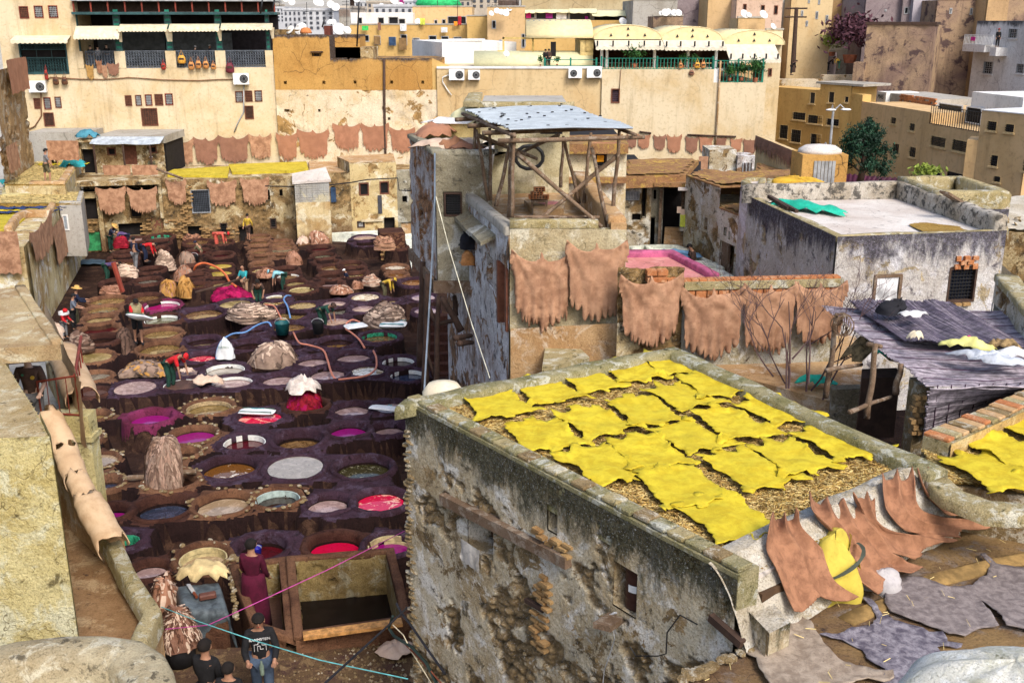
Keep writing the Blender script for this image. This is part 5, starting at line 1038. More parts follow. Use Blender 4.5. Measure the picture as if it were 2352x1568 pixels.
for(n,l,t,r,b,Y,m,lab)in((2,1308,140,1565,222,78,brownwall,'brown and pink roof box carrying six dishes'),(2,2035,155,2265,285,74,ochre2,'brown roof box carrying three dishes'),(3,128,258,268,700,66,cream,'cream stair tower at the right end of the cafe')):blk('roof_room',n,l,t,r,b,Y,m,3,lab,'roof structure',z0=3,wins=[(155,585,187,655,'b')]if n==3 else())
for(n,x,y,Y,rr,az,l)in((2,1378,140,77,.55,10,'first small dish of the six on the brown roof box'),(2,1413,140,77,.9,5,'second dish, the largest of the six'),(2,1447,135,77.4,.85,30,'third dish of the six, seen edge on'),(2,1490,140,77,.8,5,'fourth dish of the six on the brown roof box'),(2,1527,140,77,.8,10,'fifth dish, rightmost on the brown roof box'),(2,2092,155,73,1.0,25,'large dish leaning left on the box before the pink house'),(2,2130,155,73,.6,20,'small dish in the middle on the box before the pink house'),(2,2255,160,73,1.0,25,'large dish right on the box before the pink house'),(3,200,258,66,.65,30,'dish on the cream stair tower by the electric pole'),(2,1052,215,88,1.1,15,'dish in front of the black sheets'),(1,2066,140,87,.7,10,'leftmost dish of the group over the black barred window'),(1,2113,120,87,.8,10,'second dish of the group over the black barred window'),(1,2150,130,87,.8,5,'third dish of the group over the black barred window'),(1,2188,140,87,.95,15,'big low dish of the group over the black barred window'),(1,2218,100,88,.75,10,'high right dish of the group over the black barred window'),(1,685,215,80,.7,-10,'small dish left of the big right dish, behind'),(1,715,215,80,.7,10,'small dish touching the one left of it, behind'),(1,732,90,110,1.4,10,'lone dish on the white block of flats'),(1,1440,215,94,1.0,10,'dish beside the lime green blind'),(1,962,375,84,.6,0,'tiny dish by the small roof air conditioner'),(2,55,490,64,.6,10,'small dish under the yellow frame')):
 dish(oy(q(n,x,y),Y),rr*.3,az,l,mast=.12)
far=pls('far_grey_white',(.52,.53,.55),(.4,.41,.44),sc=.15,bm=.05,crk=0);far2=pls('far_beige',(.5,.44,.36),(.42,.36,.3),sc=.15,bm=.05,crk=0);far3=pls('far_blue_grey_haze',(.34,.36,.4),(.27,.29,.33),sc=.15,bm=.05,crk=0)  # grey house colours that also stand in for distance haze
FW=M('far_window',(.06,.065,.08),.4,bm=0)
def fho(l,t,r,b,Y,mat,lab,nx,ny,n=1):
 F=Face(oy(q(n,l,t),Y),oy(q(n,r,t),Y));a=F.rect(n,l,t,r,b);Rt=emp('town_block',F.pt((a[0]+a[1])/2,0,-6),lab,'building','far town houses')
 J=MB();zb=min(a[2],hillz(a[0],Y))-3;J.fb_(F,a[0],a[1],zb,a[3],-12,0);J.bd('wall',mat,Rt)
 J=MB();J.fb_(F,a[0]-.1,a[1]+.1,a[3],a[3]+.25,-12,.1);J.bd('parapet',mat,Rt)
 w=(a[1]-a[0])/nx;h=(a[3]-a[2])/ny;me=None
 for i in rng_(nx):
  for j in rng_(ny):
   u=a[0]+w*(i+.5);z=a[2]+h*(j+.5)
   if me is None:J=MB();J.box((0,0,0),w*.2,.06,h*.26);me=bpy.data.meshes.new('window');me.from_pydata(J.v,[],J.f);me.materials.append(FW)
   o=bpy.data.objects.new('window',me);col.objects.link(o);o.parent=Rt;o.location=F.pt(u,z,.02)-Rt.location;o.rotation_euler.z=math.atan2(F.u.y,F.u.x)
rg_=random.Random(4);mats_=[far,far,far2,far3];nm_=['white','pale','beige','blue grey']
k_=0
FARW=['with a row of dishes in front','beside the white stair tower','with arched windows','behind the two thin antennas','crowned by a small roof room','left of the big dish','above the big dish','with strips of windows','over the rusty tank','near the palm top','right of the palm top','behind the leaning pole','touching the sandy wall','beside the green tarpaulin','behind red brick parapet','low and long']
for(l,t,r,b,Y,mi,nx,ny)in((-470,-60,-360,130,190,3,4,6),(-380,-60,-310,120,170,2,3,5),(-300,-60,-110,120,180,3,6,5),(-180,-20,-40,60,230,2,4,3),(-130,20,0,120,160,2,5,3),(0,45,140,130,150,2,5,3),(140,75,290,190,140,0,5,4),(255,-60,390,80,260,0,5,4),(290,90,440,240,125,1,4,3),(430,-60,560,70,280,3,4,4),(440,92,720,260,118,0,5,4),(560,10,720,90,210,1,5,3),(700,-60,860,70,300,1,5,4),(720,70,870,180,130,2,4,2),(860,20,1010,110,170,1,4,2),(930,-60,1070,60,260,0,4,4),(1000,25,1200,115,150,2,4,2),(1060,60,1395,130,112,1,6,1),(1200,-40,1400,60,190,0,5,3),(1395,10,1520,70,125,0,3,1),(1320,15,1392,112,120,1,2,2),(1520,-40,1760,60,170,1,6,3),(1700,0,1890,75,120,2,4,1),(1890,-10,2190,75,125,2,5,2),(2100,-60,2360,30,180,1,6,3),(0,-60,150,50,340,3,5,3),(140,-60,270,80,300,1,5,4),(840,-60,940,20,340,3,4,2),(1400,-60,1520,12,320,3,4,2),(1760,-60,1900,5,250,0,4,2)):
 fho(l,t,r,b,Y,mats_[mi],f'{["tall", "squat", "wide", "narrow", "plain", "stepped"][k_ % 6]} {nm_[mi]} town block {FARW[k_ % 16]}'+(' further up the hill' if k_>=16 else ''),nx,ny);k_+=1
a,b=oy(q(1,1283,-40),140),oy(q(1,1390,45),140);J=MB();J.bb(a.x,b.x,139,145,b.z,a.z+1);tag(J.bd('billboard',M('magenta_board',(.3,.01,.15),.7)),'magenta panel wall high in the far town','panel')
J=MB();p=oy(q(1,1610,60),116);J.lathe(p,[(2.6,0),(2.2,.7),(1.2,1.1),(.1,1.3)],14);tag(J.bd('tarpaulin',M('green_tarpaulin',(.02,.4,.12),.7),None,True),'green domed tarpaulin on a far roof','tarpaulin')
bw=M('far_red_brick',(.3,.1,.06),.9,scale=6)
for(l,t,r,b,Y,lab)in((760,80,855,145,110,'red brick wall patch left of the leaning pole'),(2120,0,2300,50,112,'red brick roof wall behind the dish group')):
 F=Face(oy(q(1,l,t),Y),oy(q(1,r,t),Y));a=F.rect(1,l,t,r,b);Rt=emp('brick_wall',F.pt(a[0],a[2]),lab,'wall');J=MB()
 for j in rng_(10):
  for i in rng_(14):
   w_=(a[1]-a[0])/14;h_=(a[3]-a[2])/10;u=a[0]+w_*(i+.5*(j%2));J.fb_(F,u+.03,u+w_-.03,a[2]+h_*j+.03,a[2]+h_*(j+1)-.02,0,.1)
 o=J.bd('brickwork',bw,Rt);o['kind']='stuff';J=MB();J.fb_(F,a[0],a[1],a[2]-4,a[3],-1,0);J.bd('wall',gyw,Rt)
rg2=np.random.RandomState(9)
for k in rng_(26):
 x,y,Y=rg2.uniform(250,3100),rg2.uniform(30,110),rg2.uniform(84,150);a=oy(((1000+x*.4677)/1.7415-200,y*.6),Y);J=MB();J.tube([a-Vc((0,0,1.5)),a+Vc((.1,0,rg2.uniform(1,2.2)))],.035,4)
 for j in rng_(3):z=a.z+.3+.22*j;J.tube([(a.x-.3,a.y,z),(a.x+.3,a.y,z)],.02,4)
 tag(J.bd('roof_aerial',bkm),'thin dark television aerial on a roof of the old town','aerial','aerials on the old town roofs')
for k in rng_(22):
 x,y,Y=rg2.uniform(0,2300),rg2.uniform(10,90),rg2.uniform(100,170);dish(oy(q(1,x,y),Y),.45,rg2.uniform(-10,40),'small pale satellite dish among the far roofs',mast=.2,group='tiny dishes in the far town')
p=oy(q(1,875,60),150);Rt=emp('palm_tree',p,'palm crown between far town blocks','tree');J=MB();J.tube([p-Vc((0,0,5)),p+Vc((0,0,1.5))],.3,8);J.bd('trunk',dkw,Rt);J=MB()
for k in rng_(26):
 a=k*2.4;pts=[p+Vc((0,0,1.5))+Vc((cs_(a)*t*3.2,sn(a)*t*3.2,2.2*t*(1-t*1.1)+(k%3)*.5*t))for t in(0,.25,.5,.75,1)];srp(J,pts,.7,[Vc((0,0,1))]*5,rg_)
J.bd('crown',M('palm_green',(.03,.1,.06),.8),Rt)
# right side: pale towers, brown retaining walls, white house
Rr=lambda*a:blk(a[0],3,*a[1:6],a[6],a[7],a[8],**a[9])
Rr('apartment_house',345,-20,700,290,84,cream2,8,'tall cream house with narrow windows above the electric pole',dict(cat='house',wins=[(435,90,455,145),(560,98,583,165),(475,178,495,228),(645,130,668,200),(582,0,600,40),(495,0,512,30)],z0=2))
Rr('apartment_house',262,-20,350,480,86,gyw,8,'dark grey slit of a house behind the cream one',dict(cat='house',z0=2));Rr('apartment_house',690,-20,985,290,90,pls('plaster_brown',(.3,.19,.09),(.2,.12,.06),sc=.4,bm=.3),8,'brown house with dark windows and a small lamp',dict(cat='house',wins=[(805,0,850,65),(880,0,910,40)],z0=2))
Rr('block_wall_house',985,-30,1300,215,84,purplewall,8,'mauve concrete block house above the retaining wall',dict(cat='house',wins=[(1150,80,1168,100)],z0=2));Rr('block_wall_house',1300,-30,1390,220,83.5,purplewall,8,'mauve strip of house with a small green window',dict(cat='house',wins=[(1318,62,1355,122),(1362,50,1390,118)],z0=2))
Rr('block_wall_house',1390,-30,1590,220,83,pls('render_lilac',(.45,.42,.45),(.36,.32,.36),sc=.4,bm=.2),8,'smooth lilac grey house beside the mauve blocks',dict(cat='house',z0=2))
Rr('retaining_wall',1560,0,2045,800,80,brownwall,6,'tall wet brown wall streaked with black mould',dict(cat='wall',wins=[(1705,70,1728,120),(1880,70,1903,130)],z0=0));Rr('block_wall_house',2020,-30,2200,300,78,pls('plaster_orange_patch',(.5,.33,.17),(.34,.22,.12),sc=.5,bm=.3),6,'peeling orange plaster house above the white one',dict(cat='house',z0=2))
Rr('block_wall_house',2200,-30,2420,300,80,brownwall,6,'brown house at the top right corner with a dish',dict(cat='house',z0=2))
Fr=Face(oy(q(3,955,300),76),oy(q(3,1555,300),74));rt2=emp('retaining_wall',Fr.pt(8,0,-3),'broad retaining wall, dark above and ochre streaked below','wall')
a=Fr.rect(3,975,215,1552,780);rgh(Fr,a[0],a[1],0,a[3],.3,brownwall,.12,(),rt2,'wall',ex=.45,stone=1.2,seed=12);J=MB();J.fb_(Fr,a[0]-.1,a[1]+.1,a[3],a[3]+.2,-3,.12);J.bd('coping',dkw,rt2);J=MB();J.fb_(Fr,a[0],a[1],0,a[3]-.02,-6,-.1);J.bd('rear_wall',brownwall,rt2)
J=MB();a=Fr.rect(3,895,530,985,760);J.fb_(Fr,a[0],a[1],0,a[3],-.3,1.0);tag(J.bd('chimney_pillar',brownwall),'brown ruined pillar at the left of the retaining wall','pillar')
F9=Face(oy(q(3,390,450),87),oy(q(3,960,500),84));
for(l,t,r,b,m,d,lab)in((390,285,680,470,gyw,-3,'pale block garden wall beside the pole'),(670,248,850,470,gyw,-2.8,'curved grey end of the garden wall'),(375,450,720,640,purplewall,0,'dark violet wall where two workers stand'),(840,110,1005,540,purplewall,-3.2,'grey violet ruined wall by the purple bush')):
 a=F9.rect(3,l,t,r,b);rt=emp('garden_wall',F9.pt((a[0]+a[1])/2,0,d),lab,'wall');J=MB();J.fb_(F9,a[0],a[1],0,a[3],d-.5,d);J.bd('wall',m,rt)
 if m is gyw:
  J=MB();nb=int((a[1]-a[0])/.55)
  for j in rng_(8):
   for i in rng_(nb):w_=(a[1]-a[0])/nb;J.fb_(F9,a[0]+w_*i+.02,a[0]+w_*(i+1)-.02,a[3]-.35*(j+1)+.02,a[3]-.35*j-.02,d,d+.04)
  o=J.bd('blockwork',m,rt);o['kind']='stuff'
J=MB();A=[oz(q(3,240,690),7.3),oz(q(3,920,680),7.3),oz(q(3,900,600),7.3),oz(q(3,330,600),7.3)];J.pz([(p.x,p.y)for p in A],3,7.3);tag(J.bd('yard',groundmat),kind='structure')
F10=Face(oy(q(3,100,700),80),oy(q(3,920,600),79.5));
J=MB();a=F10.rect(3,180,665,620,740);J.fb_(F10,a[0],a[1]+2,3,a[3]-.1,-.6,0);a=F10.rect(3,620,570,920,740);J.fb_(F10,a[0],a[1],3,a[3]-.6,-.7,.02);tag(J.bd('garden_wall',limewash),'broken cream wall above the ochre apartments','wall')
J=MB();J.tube([oy(q(3,365,620),80),oy(q(3,398,65),80)],.2,8,r2=.14);p=oy(q(3,394,110),80)
for k in(-1,1):J.tube([p+Vc((-.8,0,.3*k)),p+Vc((.8,0,.3*k))],.06,5)
tag(J.bd('electric_pole',dkw),'dark wooden electric pole at the right end of the cafe','pole')
plant(oy(q(3,700,480),83.5),1.9,.9,'yellow green shrub behind the violet wall',31,500,M('leaf_yellow_green',(.2,.26,.04),.7),'shrub','shrub',None);plant(oy(q(3,850,540),82),3.8,1.9,'dark purple bare bush against the ruined wall',32,900,M('twig_purple',(.09,.035,.05),.8),'shrub','shrub',None)
Fw=Face(oy(q(3,1868,500),79),oy(q(3,2420,500),72));wh=emp('white_house',Fw.pt(5,0,-3),'mould stained white house with a small balcony at the right edge','house')
def R3(l,t,r,b):return Fw.rect(3,l,t,r,b)
a=R3(1905,180,2420,800);hs3=[R3(1998,525,2078,635),R3(2280,545,2345,630),R3(2212,245,2290,330)]
whm=pls('white_mouldy',(.72,.71,.7),(.5,.47,.45),dark=(.05,.035,.06),sa_=.4,da_=.35,sc=.6,bm=.4,top=a[3],topw=.5)
wall(Fw,a[0],a[1],0,a[3],whm,hs3,wh);J=MB();J.fb_(Fw,a[0],a[1],0,a[3],-7,-.26);J.bd('rear_wall',whm,wh)
for h in hs3:wdw(Fw,h,wh,grm,glass,grm,sill=whm)
b_=R3(1935,380,2125,440);J=MB();J.fb_(Fw,b_[0],b_[1],b_[3]-.5,b_[3],0,1.1);J.bd('balcony_slab',whm,wh);c_=R3(1945,300,2195,380);ltc(Fw,c_[0],c_[1],c_[2],c_[3],1.05,wpt,wh,'balcony_railing',.16,.02)
laundry(Fw,3,[(2010,315,2050,352,PK,'bright pink cloth on the white balcony')],1.1)
apt=emp('apartment_building',(24,70,0),'long ochre apartment building with small dark windows, left part with three slot windows','building')
A0,A1=oz(q(3,112,705),7.7),oz(q(3,590,770),7.35);A1=A0+(oz(q(3,868,758),7.7)-A0)*.55;A2=oz(q(3,868,758),7.7)
FA=Face(A0,A2)
def RA(l,t,r,b):return FA.rect(3,l,t,r,b)
winA=[(112,1015,158,1128),(170,758,217,830),(512,790,558,888),(672,785,722,880),(808,825,845,878),(365,960,477,1028),(493,985,622,1060),(655,1015,763,1078),(252,1068,325,1188),(350,1108,437,1220),(515,1145,608,1252),(280,1283,320,1380),(178,1288,258,1380),(543,1388,690,1450)]
hA=[RA(*w)for w in winA];zAa=RA(300,728,350,900)[3];zAb=RA(650,735,700,900)[3];uS=RA(112,900,585,1000)[1]
wall(FA,0,uS,0,7.45,ochre,[h for h in hA if h[1]<uS or h[0]<uS],apt,dep=.09);wall(FA,uS,FA.L,0,7.85,ochre,[h for h in hA if h[0]>uS],apt,dep=.09)
J=MB();J.fb_(FA,0,uS,0,7.4,-2.4,-.1);J.fb_(FA,uS,FA.L,0,7.8,-2.4,-.1);J.bd('rear_wall',ochre,apt)
otr=M('ochre_trim',(.55,.4,.2),.8);garnet=M('garnet_shutter',(.15,.02,.025),.7)
for i,h in enm_(hA):
 wdw(FA,h,apt,otr if i<12 else garnet,glass if i<12 else garnet,wpt if i==1 else(bkm if i>4 else None),nv=4 if i>4 else 3,nh=2,d=-.05,fw=.025,out=.02,sill=otr if i<12 else None)
B0,B1=oz(q(3,960,868),7.0),oz(q(3,1520,957),7.0);FB=Face(B0,B1)
Fs=Face(A2,B0);J=MB();J.fb_(Fs,0,Fs.L,0,7.4,-.6,0);J.bd('return_wall',ochre,apt)
winB=[(993,998,1050,1065),(1205,1002,1252,1062),(1363,1052,1412,1122),(972,1203,1025,1288),(1140,1230,1180,1313),(1217,1225,1277,1320),(1362,1255,1420,1348),(882,1232,907,1268)]
hB=[FB.rect(3,*w)for w in winB[:7]];e_=FB.rect(3,1520,1100,1985,1200);hB2=[FB.rect(3,*w)for w in((1547,1168,1677,1258),(1730,1198,1870,1300),(1495,1437,1630,1535),(1685,1478,1833,1548))];zbal=FB.rect(3,1600,1080,1700,1200)[3]
wall(FB,0,e_[0],0,7.0,ochre2,hB,apt,dep=.09);wall(FB,e_[0],e_[1],0,zbal,ochre2,hB2,apt,dep=.09)
J=MB();J.fb_(FB,0,e_[0],0,6.95,-5,-.1);J.fb_(FB,e_[0],e_[1],0,zbal,-5,-.1);J.bd('rear_wall',ochre2,apt)
for h in hB:wdw(FB,h,apt,otr,glass,bkm,nv=2,nh=1,d=-.05,fw=.025,out=.02,sill=otr)
for i,h in enm_(hB2):wdw(FB,h,apt,otr if i<2 else dkw,glass,bkm,nv=1 if i<2 else 3,nh=5 if i<2 else 0,d=-.05,fw=.025,out=.02,sill=otr)
r_=FB.rect(3,1512,1000,1935,1100);ltc(FB,e_[0],e_[1]-.2,zbal+.02,zbal+1.0,-.05,bkm,apt,'balcony_railing',.22,.022)
J=MB();u0_,u1_,z0_,z1_=FB.rect(3,1570,812,1990,1060);J.fb_(FB,u0_,u1_,zbal-.2,z1_,-6,-2.2);J.bd('balcony_wall',whw,apt)
Fbb=Face(FB.pt(0,0,-2.2),FB.pt(10,0,-2.2))
for r in((1612,888,1820,1060),(1852,915,1990,1060)):h=Fbb.rect(3,*r);wdw(Fbb,(h[0],h[1],zbal+.05,h[3]),apt,wpt,glass,bkm,d=.02,out=.08,nv=14,nh=1,name='glazed_door')
J=MB();u=FB.rect(3,1290,820,1585,925);
Fbr=Face(FB.pt(0,0,-3),FB.pt(10,0,-3));u=Fbr.rect(3,1285,822,1590,922);rb=emp('brick_shed',Fbr.pt(u[0],u[2]),'unfinished red brick roof shed behind the apartments','shed')
J=MB();J.fb_(Fbr,u[0]-2.2,u[1],5,u[3]-.05,-3,0);J.bd('wall',gyw,rb)
bm_=None
for j in rng_(6):
 for i in rng_(14):
  if rnd.random()<.15:continue
  w_=(u[1]-u[0])/14;h_=(u[3]-u[2])/6
  if bm_ is None:t=MB();t.box((0,0,0),w_*.46,.06,h_*.42);bm_=bpy.data.meshes.new('brick');bm_.from_pydata(t.v,[],t.f);bm_.materials.append(bkt)
  o=bpy.data.objects.new('brick',bm_);col.objects.link(o);o.parent=rb;o.location=Fbr.pt(u[0]+w_*(i+.3+.5*(j%2)),u[2]+h_*(j+.5),.03)-rb.location;o.rotation_euler.z=math.atan2(Fbr.u.y,Fbr.u.x)
s_=Fbr.rect(3,1120,785,1198,890);J=MB();J.fb_(Fbr,s_[0],s_[1],5,s_[3],-2,.3);tag(J.bd('painted_wall',wpt),'white roof wall painted with the letters MAS','wall')
def text3d(s,F,u,z,size,d,mat,parent,align='LEFT',name='lettering',ext=.004,frame=None):
 cu=bpy.data.curves.new(name,'FONT');cu.body=s;cu.size=size;cu.extrude=ext;cu.align_x=align;o=bpy.data.objects.new(name,cu);col.objects.link(o);cu.materials.append(mat)
 ux,up,nn,loc=frame if frame else(F.u,Vc((0,0,1)),F.n,F.pt(u,z,d))
 Mx=Matrix((ux,up,nn)).transposed().to_4x4();Mx.translation=loc;
 me=bpy.data.meshes.new_from_object(o);col.objects.unlink(o);o=bpy.data.objects.new(name,me);col.objects.link(o);o.parent=parent;o.matrix_basis=Mx
 if parent is not None and parent.type=='EMPTY':o.matrix_parent_inverse=parent.matrix_basis.inverted()
 return o
text3d('MAS',Fbr,s_[0]+.12,s_[2]+(s_[3]-s_[2])*.42,(s_[3]-s_[2])*.52,.31,BK,bpy.data.objects['painted_wall'])
D0,D1=oz(q(3,1985,945),7.65),oz(q(3,2400,985),7.65);FD=Face(D0,D1);dh=emp('apartment_building',FD.pt(3,0,-3),'beige corner block with a cross shaped aerial over one window','building')
hD=[FD.rect(3,*w)for w in((2028,1035,2112,1120),(2182,1060,2262,1135),(2055,1325,2122,1425),(2085,1505+0,2145,1560),(2335,1370,2400,1470))]
wall(FD,0,FD.L,0,7.65,ochre2,hD,dh,dep=.08);J=MB();J.fb_(FD,0,FD.L,0,7.6,-9,-.09);J.bd('rear_wall',ochre2,dh);J=MB();J.fb_(FD,-.05,FD.L,7.65,7.7,-9,.04);J.bd('coping',wpt,dh)
for h in hD:wdw(FD,h,dh,otr,glass,bkm,nv=3,nh=3,d=-.05,sill=otr,fw=.025,out=.02)
Fs2=Face(FB.pt(e_[1],0),D0);J=MB();J.fb_(Fs2,0,Fs2.L,0,6.2,-.5,0);J.bd('return_wall',ochre2,apt)
J=MB();a=[oz(q(3,585,735),7.9),oz(q(3,1100,758),7.7),oz(q(3,1060,745),8.0),oz(q(3,800,722),8.0)]
J=MB();J.fb_(FA,uS-.3,FA.L+1,7.86,8.0,-2.5,.1);J.bd('roof_edge',gyw,apt)
def lamp(n,b,t,Y,heads,label):
 p0,p1=oy(q(n,*b),Y),oy(q(n,*t),Y);Rt=emp('street_lamp',p0,label,'street lamp','street lamps');J=MB();J.tube([p0-Vc((0,0,3)),p1],.09,8,r2=.06);J.bd('post',grm,Rt)
 for(x,y)in heads:
  hx_=oy(q(n,x,y),Y);J=MB();J.tube([p1+Vc((0,0,(hx_.z-p1.z)*.3)),(p1+hx_)/2+Vc((0,0,.3)),hx_],.04,6);J.bd('arm',grm,Rt)
  J=MB();s=1 if hx_.x>p1.x else-1;t_=MB();t_.lathe((0,0,0),[(.03,-.3),(.1,-.18),(.12,.06),(.06,.25)],10);t_.v=[tuple(hx_+Vc((s*v[2]*.9,v[1],v[0]*.5+.04)))for v in t_.v];t_.bd('lamp_head',wpt,Rt,True)
lamp(3,(665,1440),(712,955),52,[(822,945),(690,948)],'grey street lamp with a curved arm reaching right');lamp(3,(660,1445),(668,1290),51,[(615,1258)],'short lamp with a white head pointing left')
cbl('antenna_rod',[oy(q(3,465,1540),44),oy(q(3,480,1330),44)],.035,bkm,'thin dark rod standing on the white screed roof','rod')
def tree(p,h,r,label,seed,n,leafm,lw=.16,name='tree',trunk=True):
 Rt=emp(name,p,label,'tree');p=Vc(p);rs=np.random.RandomState(seed);rg=random.Random(seed);J=MB();tips=[]
 J.tube([p,p+Vc((.1,0,h*.35)),p+Vc((0,0,h*.75))],[.16,.12,.05],8)
 for k in rng_(14):
  a=k*2.4;z=h*(.25+.6*k/14);e=p+Vc((cs_(a)*r*(.95-.55*k/14),sn(a)*r*(.95-.55*k/14),z+h*.12));J.tube([p+Vc((0,0,z*.85)),(p+e)*.5+Vc((0,0,z*.5)),e],.04,5,r2=.015);tips.append(e);tips.append(e-Vc((0,0,.3*r)))
 J.bd('trunk',dkw,Rt,True);tips.append(p+Vc((0,0,h*.95)));C=[]
 for t in tips:
  for _ in rng_(7):c=np.array(t)+rs.normal(0,r*.2,3)*[1,1,.8];C.append(c)
 C=np.array(C);c=C[rs.randint(0,len(C),n)]+rs.normal(0,r*.09,(n,3));a=rs.normal(0,1,(n,3))+[0,0,-.3];a/=np.linalg.norm(a,axis=1)[:,None];b=np.cross(a,rs.normal(0,1,(n,3)));b/=np.linalg.norm(b,axis=1)[:,None];s=lw*rs.uniform(.6,1.3,(n,1))
 npmesh('crown',np.stack([c-a*s,c+b*s*.4,c+a*s,c-b*s*.4],1).reshape(-1,3),np.arange(n*4).reshape(n,4),leafm,Rt,False)
LG=M('leaf_dark_green',(.012,.045,.022),.6,var=.6,scale=1.5)
tree(oy(q(7,930,225),41),2.6,.92,'dark green round tree before the ochre apartments',3,9000,LG,.06)
plant(oy(q(7,1500,170),34),0.6,.5,'yellow green fern like plant at the foot of the beige wall',77,300,M('leaf_yellow_green',None),'shrub','shrub',None)
J=MB();P=[oz(q(7,1020,50),3.6),oz(q(7,1420,150),3.6),oz(q(7,1240,245),3.3),oz(q(7,760,110),3.3),oz(q(7,780,230),3.2)];Rt=emp('market_awning',P[0],'garnet corrugated awning below the tree','awning')
A_,B_,C_,D_=oz(q(7,760,90),3.9),oz(q(7,1420,145),3.9),oz(q(7,1250,250),3.2),oz(q(7,770,235),3.2);J=MB();N=60
vs=[]
for i in rng_(N+1):
 t=i/N;a=A_.lerp(B_,t);b=D_.lerp(C_,t);o=Vc((0,0,.04*sn(i*1.6)));vs+=[a+o,b+o]
J.add(vs,[(2*i,2*i+1,2*i+3,2*i+2)for i in rng_(N)]);J.bd('sheet',M('garnet_sheet',(.05,.006,.022),.6),Rt);J=MB()
for p in(A_,B_,C_,D_):J.tube([p,Vc((p.x,p.y,0))],.05,6)
J.bd('post',grm,Rt)
F3d=Face(F3.pt(0,0,.15),F3.pt(10,0,.15))
HL=[(945,1150,1012,1190),(1082,1140,1170,1270),(1175,1142,1282,1278),(1310,1145,1416,1292),(1424,1145,1550,1315),(1583,1160,1692,1318),(1703,1160,1816,1312),(1840,1162,1932,1302),(1968,1177,2066,1306),(2078,1182,2190,1328)]
nth=['small folded brown hide, first on the long right wall','second brown hide on the long right wall, beside the metal roof','third brown hide on the long right wall','fourth brown hide, below the first pole','fifth, broadest brown hide with holes','sixth brown hide, narrow with long tails','seventh brown hide under the second pole','eighth brown hide beside the drain pipe','ninth brown hide, short one near the end','last brown hide at the right end of the long wall']
for i,h in enm_(HL):hgh('hide',F3d,(2,)+h,H3 if i%2 else H2,nth[i],seed=i,res=.16,group='brown hides on the long cream wall')
for(x0,y0,x1,y1,l)in((1190,1125,1290,1138,'short wooden pole over the brown hides'),(1600,1152,2015,1168,'long wooden pole over the brown hides')):cbl('drying_pole',fpts(F3d,2,[(x0,y0),(x1,y1)],.12),.06,dkw,l,'pole')
HU=[(0,1430,1180,1662,1420,H1,'light brown hide, leftmost on the cream house'),(0,1663,1165,1872,1415,H3,'dark brown hide, second on the cream house'),(0,1873,1150,2132,1406,H3,'dark brown hide, third, over a blue cloth'),(0,2133,1140,2325,1370,H1,'light brown hide at the corner of the cream house'),(1,235,1130,412,1380,H2,'narrow hide, first on the mud house'),(1,413,1100,680,1367,H2,'wide hide with shoulder flap, second on the mud house'),(1,715,1050,945,1292,H2,'high hung hide left of the mud house drain pipe'),(1,955,1045,1190,1302,H2,'high hung hide crossing the drain pipe'),(1,1200,1085,1412,1307,H2,'hide right of the mud house drain pipe')]
for i,(n,l,t,r,b,m,s)in enm_(HU):hgh('hide',F1 if n==0 else F2,(n,l,t,r,b),m,s,seed=20+i,res=.14,d=.1,group='hides on the far walls')
# houses round the tannery
def xy(p):return(p.x,p.y)
def Pl(z,*pts):return[xy(oz(p,z))for p in pts]
F0=Face(oz(q(4,740,762),0),oz(q(5,1265,655),0))
bk=emp('tannery_house',F0.pt(10,0,-2),'long crumbling mud brick house along the back of the vats','house')
def R4(l,t,r,b):return F0.rect(4,l,t,r,b)
def R5(l,t,r,b):return F0.rect(5,l,t,r,b)
zt=R4(1700,135,2000,300)[3];uB=R4(1390,300,1400,500)[0];uC=R5(385,200,390,600)[0];uD=R5(690,300,700,500)[0];uE=R5(868,300,880,500)[0];uF=R5(1262,300,1270,500)[0];uG=R5(1400,300,1410,500)[0];u_l=R4(690,300,700,500)[0]
holesB=[R4(1637,232,1797,432),R4(1295,460,1392,612),R4(1605,543,1728,655),R4(1882,515,1948,625),R4(2048,545,2165,700),R4(2262,235,2306,330),R5(130,235,166,325),R5(246,226,280,290),R5(172,476,226,562),R4(2085,210,2120,290)]
hA_=[R4(1010,515,1222,628),R4(1115,320,1205,470),R4(745,592,875,757),R4(725,300,840,492)]
zA_=R4(900,240,1300,300)[3]
rgh(F0,u_l-.2,uB,-.05,zA_,.085,olw,.07,hA_,bk,'wall',ex=.56,stone=4,seed=21)
rgh(F0,uB,uC,-.05,zt,.085,olw,.08,[h for h in holesB],bk,'wall',ex=.54,stone=4.5,seed=22,ragged=.12)
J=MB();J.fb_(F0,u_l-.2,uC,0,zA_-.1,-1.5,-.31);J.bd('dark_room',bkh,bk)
J=MB();J.fb_(F0,u_l-.3,R4(1385,300,1390,400)[1],zA_+.35,zA_+.6,-3,.5);J.bd('balcony_slab',olw,bk)
wdw(F0,holesB[0],bk,grm,M('curtain_slate',(.1,.12,.15),.9),bkm,d=-.1,nv=9,nh=9,fw=.04)
J=MB();h=holesB[1];J.fb_(F0,h[0],h[1],h[2],h[3],-.1,-.04);J.bd('door',brw,bk)
h=hA_[2];J=MB();J.fb_(F0,h[0],h[1]-.1,h[2],h[3],-.1,-.03);J.bd('door',M('door_green',(.03,.22,.08),.7,var=.5),bk)
for h in(holesB[3],holesB[8]):wdw(F0,h,bk,dkw,bkh,bkm,nv=2,nh=3)
for k,h in enm_((R4(840,300,880,495),R4(1365,190,1393,440))):J=MB();J.fb_(F0,h[0],h[1],0 if k==0 else h[2]-.2,h[3]+.3,.0,.25);J.bd('pillar',olw,bk)
